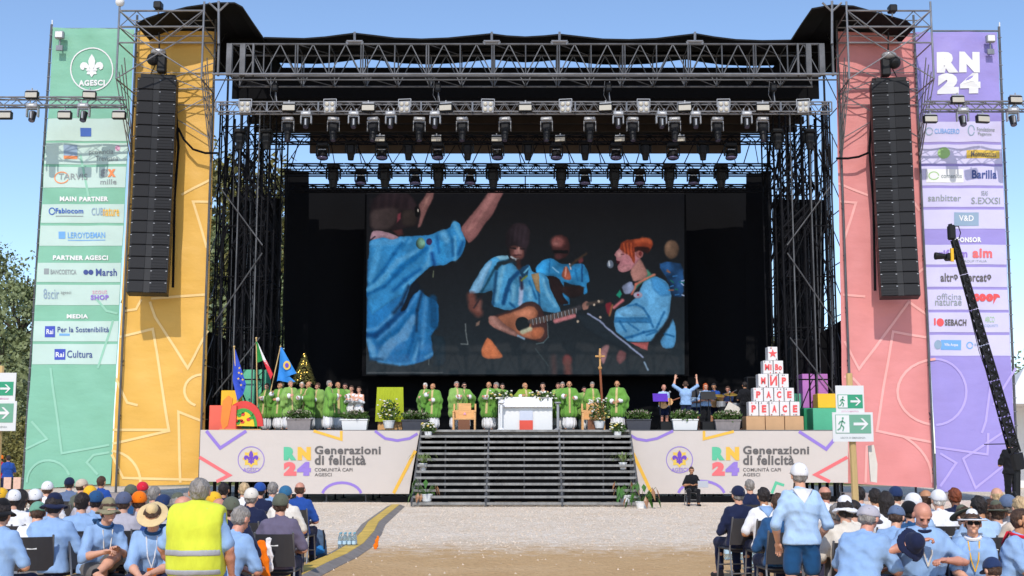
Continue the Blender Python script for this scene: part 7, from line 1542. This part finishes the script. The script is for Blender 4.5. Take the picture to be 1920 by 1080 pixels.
# ------------------------------------------------------------------ chairs
def chair_proto():
    t = thing('folding_chair', 'x', 'chair'); t.location = (0, 0, 0)
    mb = MB(); mb.box((0, .22, .44), (.42, .42, .03), bev=.012); lp(t, 'seat', mb, mat('chair_plastic', '#3a3a3e', .45, var=.1))
    mb = MB(); vs = []; n = 8
    for j in range(5):
        for i in range(n+1): u = i/n-.5; z = .50+.36*j/4; w = .44*(1-.0*j); vs.append((u*w, -.03-.10*j/4-.06*(1-(2*u)**2)*.6+.02, z))
    vs2 = [(x, y-.02, z) for x, y, z in vs]; m_ = len(vs); q = [(j*(n+1)+i, (j+1)*(n+1)+i, (j+1)*(n+1)+i+1, j*(n+1)+i+1) for j in range(4) for i in range(n)]
    fs = q+[tuple(k+m_ for k in f)[::-1] for f in q]; per = [i for i in range(n+1)]+[j*(n+1)+n for j in range(1, 5)]+[4*(n+1)+i for i in range(n-1, -1, -1)]+[j*(n+1) for j in range(3, 0, -1)]
    fs += [(per[i], per[(i+1) % len(per)], per[(i+1) % len(per)]+m_, per[i]+m_) for i in range(len(per))]; mb.add(vs+vs2, fs); lp(t, 'backrest', mb, mat('chair_plastic', '#3a3a3e', .45, var=.1))
    for sx in (-1, 1):
        mb = MB(); mb.tube((sx*.21, -.13, .88), (sx*.21, .0, .44), .012, 6); mb.tube((sx*.21, .0, .44), (sx*.22, -.10, .0), .012, 6); lp(t, 'leg', mb, M_alu)
        mb = MB(); mb.tube((sx*.20, .38, .43), (sx*.21, .44, .0), .012, 6); lp(t, 'leg', mb, M_alu)
    mb = MB(); mb.tube((-.22, -.08, .12), (.22, -.08, .12), .01, 5); mb.tube((-.2, .42, .2), (.2, .42, .2), .01, 5); lp(t, 'crossbar', mb, M_alu)
    mb = MB(); mb.box((0, -.128, .76), (.10, .008, .06)); lp(t, 'number_plate', mb, M_white)
    return t
CH = [None]
def chair_at(x, y, rz, short):
    lb = 'grey folding chair under the '+short; lb = ' '.join(lb.split()[:16])
    if CH[0] is None: CH[0] = chair_proto(); CH[0]['group'] = 'folding chairs of the audience'; CH[0]['label'] = lb; CH[0].location = (x, y, 0); CH[0].rotation_euler.z = rz
    else: copy_tree(CH[0], (x, y, 0), rz, lb)
# ------------------------------------------------------------------ audience
def bench_at(x, y, rz, short):
    t = thing('bench', ' '.join(('low timber bench under the '+short).split()[:16]), 'bench', (x, y, 0), rz=rz)
    def q(n, c, d): mb = MB(); mb.box(c, d, bev=.008); me = mb.mesh(n); me.materials.append(M_post); o = bpy.data.objects.new(n, me); o.parent = t; link(o)
    q('seat', (0, .12, .41), (.9, .34, .05))
    for s_ in (-1, 1): q('leg', (s_*.36, .12, .19), (.06, .3, .38))
def sit(px, top, key, short, rz=0, chair=True, ztop=None, **kw):
    """a seated person whose head top shows at the photo point; short completes the label"""
    hat = kw.get('hat'); sc = kw.pop('scale', 1.0); zt = ztop or top_of(key, hat)*sc
    Y = (zt-H)/((_ray(px, top)[2])/_ray(px, top)[1]); Ym = kw.pop('Ymin', 11.9)
    if Y < Ym: Y = Ym; sc *= max(.84, P(px, top, Y).z/zt)
    hc = PROTO[key]['hc']; x = P(px, top, Y).x
    off = Matrix.Rotation(rz, 3, 'Z') @ Vector((hc.x, hc.y, 0))*sc; loc = (x-off.x, Y-off.y, 0)
    person(key, short, loc, rz, scale=sc, **kw)
    if kw.get('legs') == 'bench' or px in (6, 103, 1624, 1916): bench_at(loc[0], loc[1], rz, short)
    elif chair: chair_at(loc[0]-math.sin(-rz)*.0-(Matrix.Rotation(rz, 3, 'Z') @ Vector((0, .13, 0))).x, loc[1]-(Matrix.Rotation(rz, 3, 'Z') @ Vector((0, .13, 0))).y, rz, short)
    return loc
GL, GR = 'spectators seated left of the aisle', 'spectators seated right of the aisle'
s, d = 'short', 'dark'
# left block, back to front
for a in ((131, 893, 'seat', 'spectator in a navy cap against the foot of the green banner', .1, dict(hat=('cap', 'navy'), shirt='gblue', hair=(s, d))),
 (155, 896, 'seat', 'spectator in a khaki cap turned aside before the green banner', -.7, dict(hat=('cap', 'beige'), shirt='olive', hair=(s, 'brown'))),
 (191, 893, 'seat', 'brown haired youth in blue where the green and yellow banners meet', -.2, dict(shirt='blue', hair=(s, 'brown'), skin=1)),
 (90, 900, 'seat', 'spectator in a bright white cap behind the navy bucket hat', .1, dict(hat=('cap', 'white'), shirt='white', hair=(s, 'brown'))),
 (67, 914, 'seat', 'spectator in a white cap between two other white caps at left', 0, dict(hat=('cap', 'white'), shirt='pblue', hair=(s, 'brown'))),
 (27, 915, 'seat', 'spectator in a white cap near the left edge of the photo', .2, dict(hat=('cap', 'white'), shirt='white', hair=(s, d))),
 (170, 908, 'seat', 'spectator in a yellow cap below the green banner', 0, dict(hat=('cap', 'yellow'), shirt='grey', hair=(s, 'blond'))),
 (3, 912, 'seat', 'spectator in a yellow cap at the left edge', 0, dict(hat=('cap', 'yellow'), shirt='lblue', hair=(s, d))),
 (268, 901, 'seat', 'spectator in a bright red cap before the yellow banner', 0, dict(hat=('cap', 'red'), shirt='olive', hair=(s, 'grey'))),
 (246, 906, 'seat', 'spectator in an olive cap left of the red cap', .1, dict(hat=('cap', 'olive'), shirt='teal', hair=(s, 'brown'))),
 (290, 912, 'seat', 'grey haired spectator right of the red cap', -.1, dict(shirt='pblue', hair=(s, 'grey'))),
 (458, 905, 'seat', 'fair haired spectator left of the dark gap under the stage', .2, dict(shirt='white', hair=(s, 'blond'))),
 (488, 902, 'seat', 'spectator in a deep blue cap near the stage foot', 0, dict(hat=('cap', 'blue'), shirt='navy', hair=(s, d))),
 (512, 904, 'seat', 'grey curly haired spectator in pale blue near the aisle', 0, dict(shirt='lblue', hair=(s, 'grey'))),
 (563, 904, 'seat', 'spectator in royal blue at the aisle end of the row', -.1, dict(shirt='blue', hair=('bald', 'brown'), skin=2)),
 (536, 908, 'seat', 'spectator in a teal cap and white shirt near the aisle', -.1, dict(hat=('cap', 'tealc'), shirt='cream', hair=(s, 'brown'))),
 (420, 905, 'seat', 'spectator with black hair behind the yellow vest', 0, dict(shirt='navy', hair=(s, d), skin=1)),
 (40, 919, 'seat', 'long dark haired woman in a pale blouse at left', -.4, dict(shirt='white', hair=('long', 'dark'), skin=1)),
 (72, 938, 'seatfwd', 'spectator in a green patterned cap beside the navy bucket hat', .3, dict(Ymin=13.6, hat=('cap', 'pgreen'), shirt='white', hair=(s, 'brown'))),
 (155, 924, 'seat', 'dark haired spectator in light blue behind the olive hat', .1, dict(shirt='lblue', hair=(s, d))),
 (181, 917, 'seat', 'spectator in a navy cap just left of the olive hat', .1, dict(hat=('cap', 'teal'), shirt='lblue', hair=(s, d))),
 (233, 919, 'seat', 'spectator in a patterned blue cap and grey shirt', 0, dict(hat=('cap', 'patt'), shirt='grey', hair=(s, 'brown'))),
 (262, 918, 'seat', 'spectator in a bright orange cap', .05, dict(hat=('cap', 'orange'), shirt='grey', hair=(s, 'brown'))),
 (308, 924, 'seat', 'spectator in a blue-violet cap right of the straw hat', -.1, dict(hat=('cap', 'jeans'), shirt='blue', hair=(s, 'brown'))),
 (334, 920, 'seat', 'spectator in a grey-green bucket hat beside the yellow vest', 0, dict(hat=('bucket', 'olive'), shirt='grey', hair=(s, 'grey'))),
 (346, 930, 'seat', 'pink faced spectator half hidden by the yellow vest', -1.2, dict(Ymin=13, shirt='pblue', hair=('bald', 'grey'), skin=2)),
 (402, 919, 'seat', 'spectator in a yellow cap behind the yellow vest shoulder', 0, dict(hat=('cap', 'yellow'), shirt='lblue', hair=(s, 'brown'))),
 (411, 934, 'seat', 'bald spectator right of the yellow vest', .2, dict(Ymin=13, shirt='pblue', hair=None, skin=2)),
 (434, 928, 'seat', 'spectator in an olive cap and dark jacket', .2, dict(hat=('cap', 'olive'), shirt='navy', hair=(s, 'brown'), lan=None)),
 (472, 912, 'seat', 'spectator in a pale cap and navy jacket', -.1, dict(hat=('cap', 'cream'), shirt='navy', hair=(s, 'grey'))),
 (452, 950, 'seatfwd', 'spectator in light blue leaning sideways right of the yellow vest', -.5, dict(shirt='lblue', hair=(s, 'grey'), skin=2)),
 (527, 922, 'seat', 'spectator in an olive cap and mauve shirt on the numbered chair', 0, dict(hat=('cap', 'olive'), shirt='mauve', hair=(s, 'brown'))),
 (6, 930, 'seat', 'spectator in a black bucket hat and blue shirt cut by the left edge', -.15, dict(hat=('bucket', 'black'), shirt='lblue', hair=(s, d), scale=1.0)),
 (103, 920, 'seat', 'broad spectator in a navy bucket hat and light blue shirt', .0, dict(hat=('bucket', 'navy'), shirt='lblue', hair=(s, d), width=1.12)),
 (205, 929, 'crossleg', 'man in an olive bucket hat and grey shorts with crossed bare legs', PI+.75, dict(hat=('bucket', 'khaki'), shirt='lblue', legs='shortg', hair=(s, 'brown'), face=True, scarf='teal', lan='cream', badge='red')),
 (288, 936, 'knees', 'man in a straw hat looking down at papers on his knees', PI+.1, dict(hat=('wide', 'straw'), shirt='lblue', legs='navy', hair=(s, 'brown'), face=True, scarf='teal', lan='white', badge='orange')),
 # right block
 (1545, 912, 'seat', 'pink faced spectator just right of the standing man', .4, dict(shirt='white', hair=('bald', 'brown'), skin=2)),
 (1640, 916, 'seat', 'dark haired spectator in white below the red banner', 0, dict(shirt='white', hair=(s, d), skin=1)),
 (1678, 909, 'seat', 'spectator in a navy cap before the red banner', .2, dict(hat=('cap', 'jeans'), shirt='cream', hair=(s, d))),
 (1711, 921, 'seat', 'spectator in a white cap before the red banner', .1, dict(hat=('cap', 'white'), shirt='pblue', hair=(s, d))),
 (1735, 918, 'seat', 'tanned bald spectator below the edge of the red banner', 0, dict(shirt='white', hair=('bald', 'brown'), skin=1)),
 (1758, 915, 'seat', 'white haired spectator in a white shirt between the banners', .1, dict(hat=('cap', 'white'), shirt='white', hair=(s, 'white'))),
 (1789, 915, 'seat', 'auburn haired spectator before the violet banner', .1, dict(shirt='navy', hair=(s, 'auburn'), skin=3)),
 (1868, 914, 'seat', 'fair bald spectator before the violet banner', 0, dict(shirt='white', hair=('bald', 'blond'), skin=0)),
 (1610, 912, 'seat', 'dark haired spectator behind the timber post', 0, dict(shirt='pblue', hair=(s, d))),
 (1660, 922, 'seat', 'woman with long dark hair under the red banner', 0, dict(shirt='white', hair=('long', d), skin=1)),
 (1583, 925, 'seat', 'spectator in a white bucket hat beside the timber post', 0, dict(hat=('bucket', 'white'), shirt='cream', hair=(s, d))),
 (1834, 930, 'seat', 'dark haired spectator behind the white brimmed hat', 0, dict(shirt='pblue', hair=(s, d), skin=1)),
 (1888, 924, 'seat', 'spectator in a grey-blue cap and white shirt at right', 0, dict(hat=('cap', 'gblue'), shirt='white', hair=(s, 'grey'))),
 (1912, 931, 'seat', 'grey fair haired spectator at the right edge', 0, dict(shirt='beige', hair=(s, 'blond'))),
 (1866, 934, 'seat', 'spectator in a sage wide brimmed hat at right', .2, dict(Ymin=13.4, hat=('wide', 'olive'), shirt='white', hair=(s, 'brown'))),
 (1806, 942, 'seatfwd', 'spectator in a sage bucket hat behind the bald bearded man', .35, dict(Ymin=13.5, hat=('wide', 'olive'), shirt='lblue', hair=(s, 'brown'))),
 (1703, 936, 'seat', 'black haired spectator in navy behind the bald bearded man', .1, dict(Ymin=13.6, hat=('cap', 'black'), shirt='teal', hair=(s, d))),
 (1600, 938, 'seat', 'dark haired spectator left of the timber post', -.3, dict(Ymin=13.4, shirt='cream', hair=(s, d))),
 (1680, 945, 'seatfwd', 'spectator in a grey-blue cap and light blue shirt bent forward', -.6, dict(Ymin=13.2, hat=('cap', 'gblue'), shirt='lblue', hair=(s, 'brown'))),
 (1858, 937, 'kneesup', 'brown haired woman facing the camera under a sage hat', PI+.2, dict(Ymin=14.0, shirt='cream', hair=('long', 'brown'), skin=3, face=True)),
 (1383, 908, 'seatback', 'spectator in a navy cap and dark suit at the aisle', .25, dict(hat=('cap', 'navy'), shirt='navy', legs='navy', hair=(s, 'grey'))),
 (1405, 899, 'seatback', 'grey haired spectator in a dark suit near the aisle', .1, dict(shirt='navy', legs='navy', hair=(s, 'grey'))),
 (1431, 914, 'seat', 'dark haired spectator in a white shirt near the aisle', .15, dict(shirt='white', legs='navy', hair=(s, d), skin=1, scarf='lblue')),
 (1459, 925, 'seatback', 'spectator in a teal jacket left of the standing man', .1, dict(shirt='teal', legs='navy', hair=(s, 'brown'))),
 (1571, 944, 'seat', 'spectator in a mauve shirt right of the standing man', 0, dict(Ymin=12.9, shirt='mauve', legs='navy', hair=(s, 'grey'), width=1.15)),
 (1624, 944, 'seatfwd', 'large spectator in a grey cap turned aside beside the timber post', -.7, dict(hat=('cap', 'grey'), shirt='lblue', legs='navy', hair=(s, 'grey'), skin=2, width=1.15)),
 (1728, 942, 'holding', 'bald bearded man facing the camera and holding a navy hat', PI, dict(shirt='lblue', legs='navy', hair=None, skin=2, face=True, beard='grey', lan='cream', scarf='navy', width=1.08)),
 (1822, 950, 'kneesup', 'man in a white brimmed hat and sunglasses with a yellow lanyard', PI-.25, dict(hat=('wide', 'white', 'black'), shirt='lblue', legs='navy', hair=(s, 'brown'), skin=0, glasses=True, lan='yellow', scarf='white')),
 (1916, 955, 'kneesup', 'spectator in light blue sitting sideways at the right edge', PI+1.0, dict(shirt='lblue', legs='navy', hair=(s, 'brown'), skin=1, scarf='red')),
 ):
    px, tp, key, short, rz, kw = a
    sit(px, tp, key, short, rz, group=GL if px < 900 else GR, **kw)
# the child's navy hat low at the right
person('seatfwd', 'child in a navy cap with a yellow patch low at the right', (P(1890, 1070, 9.6).x, 9.6, -.02), .2, shirt='lblue', hair=('short', 'brown'), hat=('cap', 'jeans'), scale=.76, group=GR)
# standing figures
Yv = 9.9; person('vest', 'grey haired steward in a bright yellow high visibility vest, seen from behind', (P(373, 900, Yv).x, Yv, 0), -.05, skin=2, shirt='lblue', legs='jeans', hair=('short', 'grey'), scale=.90, scarf='lblue', width=1.07)
Yw = 12.2; person('stand', 'tall man standing in a white cap, light blue shirt and blue shorts', (P(1500, 900, Yw).x, Yw, 0), .08, skin=0, shirt='pblue', legs='shorts', hair=('short', 'grey'), hat=('cap', 'white'), scale=.955, scarf='white', width=.98)
person('laptop', 'guard in black sitting alone in front of the right cream banner', (P(1299, 900, 40.6).x, 40.9, 0), PI, skin=1, shirt='black', legs='black', hair=('short', 'brown'), face=True)
chair_at(P(1299, 900, 40.6).x, 41.03, PI, 'guard in black before the right cream banner')
t = thing('laptop', 'silver laptop open on the lap of the guard in black', 'laptop', (P(1299, 0, 40.6).x, 40.6, .62)); q = wpos(t); mb = MB(); mb.box(q+Vector((0, 0, .0)), (.34, .24, .02)); part('keyboard', mb, M_silver, t); mb = MB(); mb.box(q+Vector((0, -.14, .10)), (.34, .015, .22), Matrix.Rotation(-.2, 3, 'X')); part('lid', mb, M_silver, t)
person('standlong', 'camera operator in black beside the crane base at the right edge', (P(1895, 860, 28.5).x, 28.5, .35), .2, skin=1, shirt='black', legs='black', hair=('short', 'dark'), scale=1.02)
mb = MB(); mb.box((P(1895, 0, 28.5).x, 28.5, .17), (2.2, 1.6, .34)); single('camera_platform', mb, M_dark, 'low dark platform under the camera operator at right', 'platform')
for px, lb, col in ((2, 'passer-by in red behind the left barrier', 'red'), (16, 'passer-by in blue behind the left barrier', 'blue')):
    person('standlong', lb, (P(px, 860, 43).x, 43.0, 0), .6, skin=1, shirt=col, legs='navy', hair=('short', 'dark'), hat=('cap', 'orange') if col == 'red' else None, scale=.97)
# ------------------------------------------------------------------ small things in the crowd
mb = MB()
_p = P(1712, 990, 11.0)
t = thing('hat_in_hands', 'navy hat held in the hands of the bald bearded man', 'hat', P(1708, 1018, 11.35))
o = ob('hat', HATM['bucket'], C['navy'], t, (0, 0, 0), (R(70), 0, .3)); o.scale = (1.05, 1.05, 1.05)
def cloth_hang(px, py, Y, w, h, m_, label, seed):
    v, q_ = blob([cap((0, 0, 0), (.02, 0, -h), w*.5, w*.8, (1, .35, 1))], .014, .02, fold=.012, fs=1.4, seed=seed); me = npmesh('cloth', [(v, q_)]); me.materials.append(m_); o = bpy.data.objects.new('hanging_cloth', me); o.location = P(px, py, Y); link(o); tag(o, label, 'cloth')
cloth_hang(490, 1022, 13.2, .13, .42, C['orange'], 'orange jacket hanging beside the numbered chair', 3)
cloth_hang(503, 1012, 13.4, .07, .30, C['white'], 'white cloth hanging beside the orange jacket', 4)
cloth_hang(1573, 1050, 12.55, .13, .16, C['yellow'], 'crumpled bright yellow bag hanging on the grey chair at right', 5)
def backpack(pos, label):
    t = thing('backpack', label, 'backpack', pos); x, y, z = pos
    v, q_ = blob([cap((0, 0, .13), (0, .02, .36), .15, .11, (1, .75, 1))], .014, .02, fold=.008, fs=1.5, seed=2); me = npmesh('bag', [(v, q_)]); me.materials.append(mat('pack_grey', '#4a5f78', .8, var=.2)); o = bpy.data.objects.new('bag', me); o.parent = t; link(o)
    v, q_ = blob([cap((-.05, -.12, .12), (.05, -.12, .14), .075, .075, (1, .7, 1))], .012, .02, fold=.005, seed=3); me = npmesh('pocket', [(v, q_)]); me.materials.append(mat('pack_blue', '#2a7ab8', .8, var=.2)); o = bpy.data.objects.new('pocket', me); o.parent = t; link(o)
    mb = MB()
    for s in (-1, 1): mb.path([(x+s*.08, y-.06, z+.46), (x+s*.12, y-.16, z+.34), (x+s*.12, y-.15, z+.16)], .015, 5)
    part('strap', mb, C['black'], t)
backpack(tuple(G(597, 1046)), 'grey and blue backpack on the ground at the end of the left seats')
M_pet = mat('bottle_plastic', (.75, .85, .88), .08, trans=.85, spec=.5); M_lid = mat('bottle_lid', '#7fb8c8', .4); M_label = mat('bottle_label', '#b8d4e4', .4)
def bottles(px, py, n, label, seed):
    g = G(px, py); t = thing('bottle_pack', label, 'water bottles', g); r2 = random.Random(seed)
    for k in range(n):
        x, y = g.x+(k % 4-1.5)*.085, g.y+(k//4)*.085; mb = MB(); mb.lathe([(.033, 0), (.036, .02), (.036, .09), (.033, .12), (.036, .17), (.034, .22), (.014, .27), (.014, .285)], 10, (x, y, .002)); mb.smooth = True; b = part('bottle', mb, M_pet, t)
        mb = MB(); mb.lathe([(.017, .285), (.017, .305)], 8, (x, y, .002)); part('lid', mb, M_lid, b); mb = MB(); mb.lathe([(.0375, .10), (.0375, .16)], 10, (x, y, .002)); part('wrapper', mb, M_label, b)
bottles(650, 1031, 12, 'pack of clear water bottles on the gravel beside the yellow cable ramp', 1); bottles(1378, 1050, 8, 'clear water bottles on the ground at the first aisle seat on the right', 2); bottles(1418, 1070, 12, 'wrapped pack of clear water bottles on the ground left of the standing man', 3)
g = G(704, 1030); t = thing('orange_marker', 'small torn orange marker lying on the gravel by the cable ramp', 'marker', g); v, q_ = blob([cap((0, 0, .05), (.04, 0, .22), .05, .03, (1, .5, 1))], .012, .02, fold=.012, fs=1.6); me = npmesh('plastic', [(v, q_)]); me.materials.append(C['orange']); o = bpy.data.objects.new('plastic', me); o.parent = t; link(o)
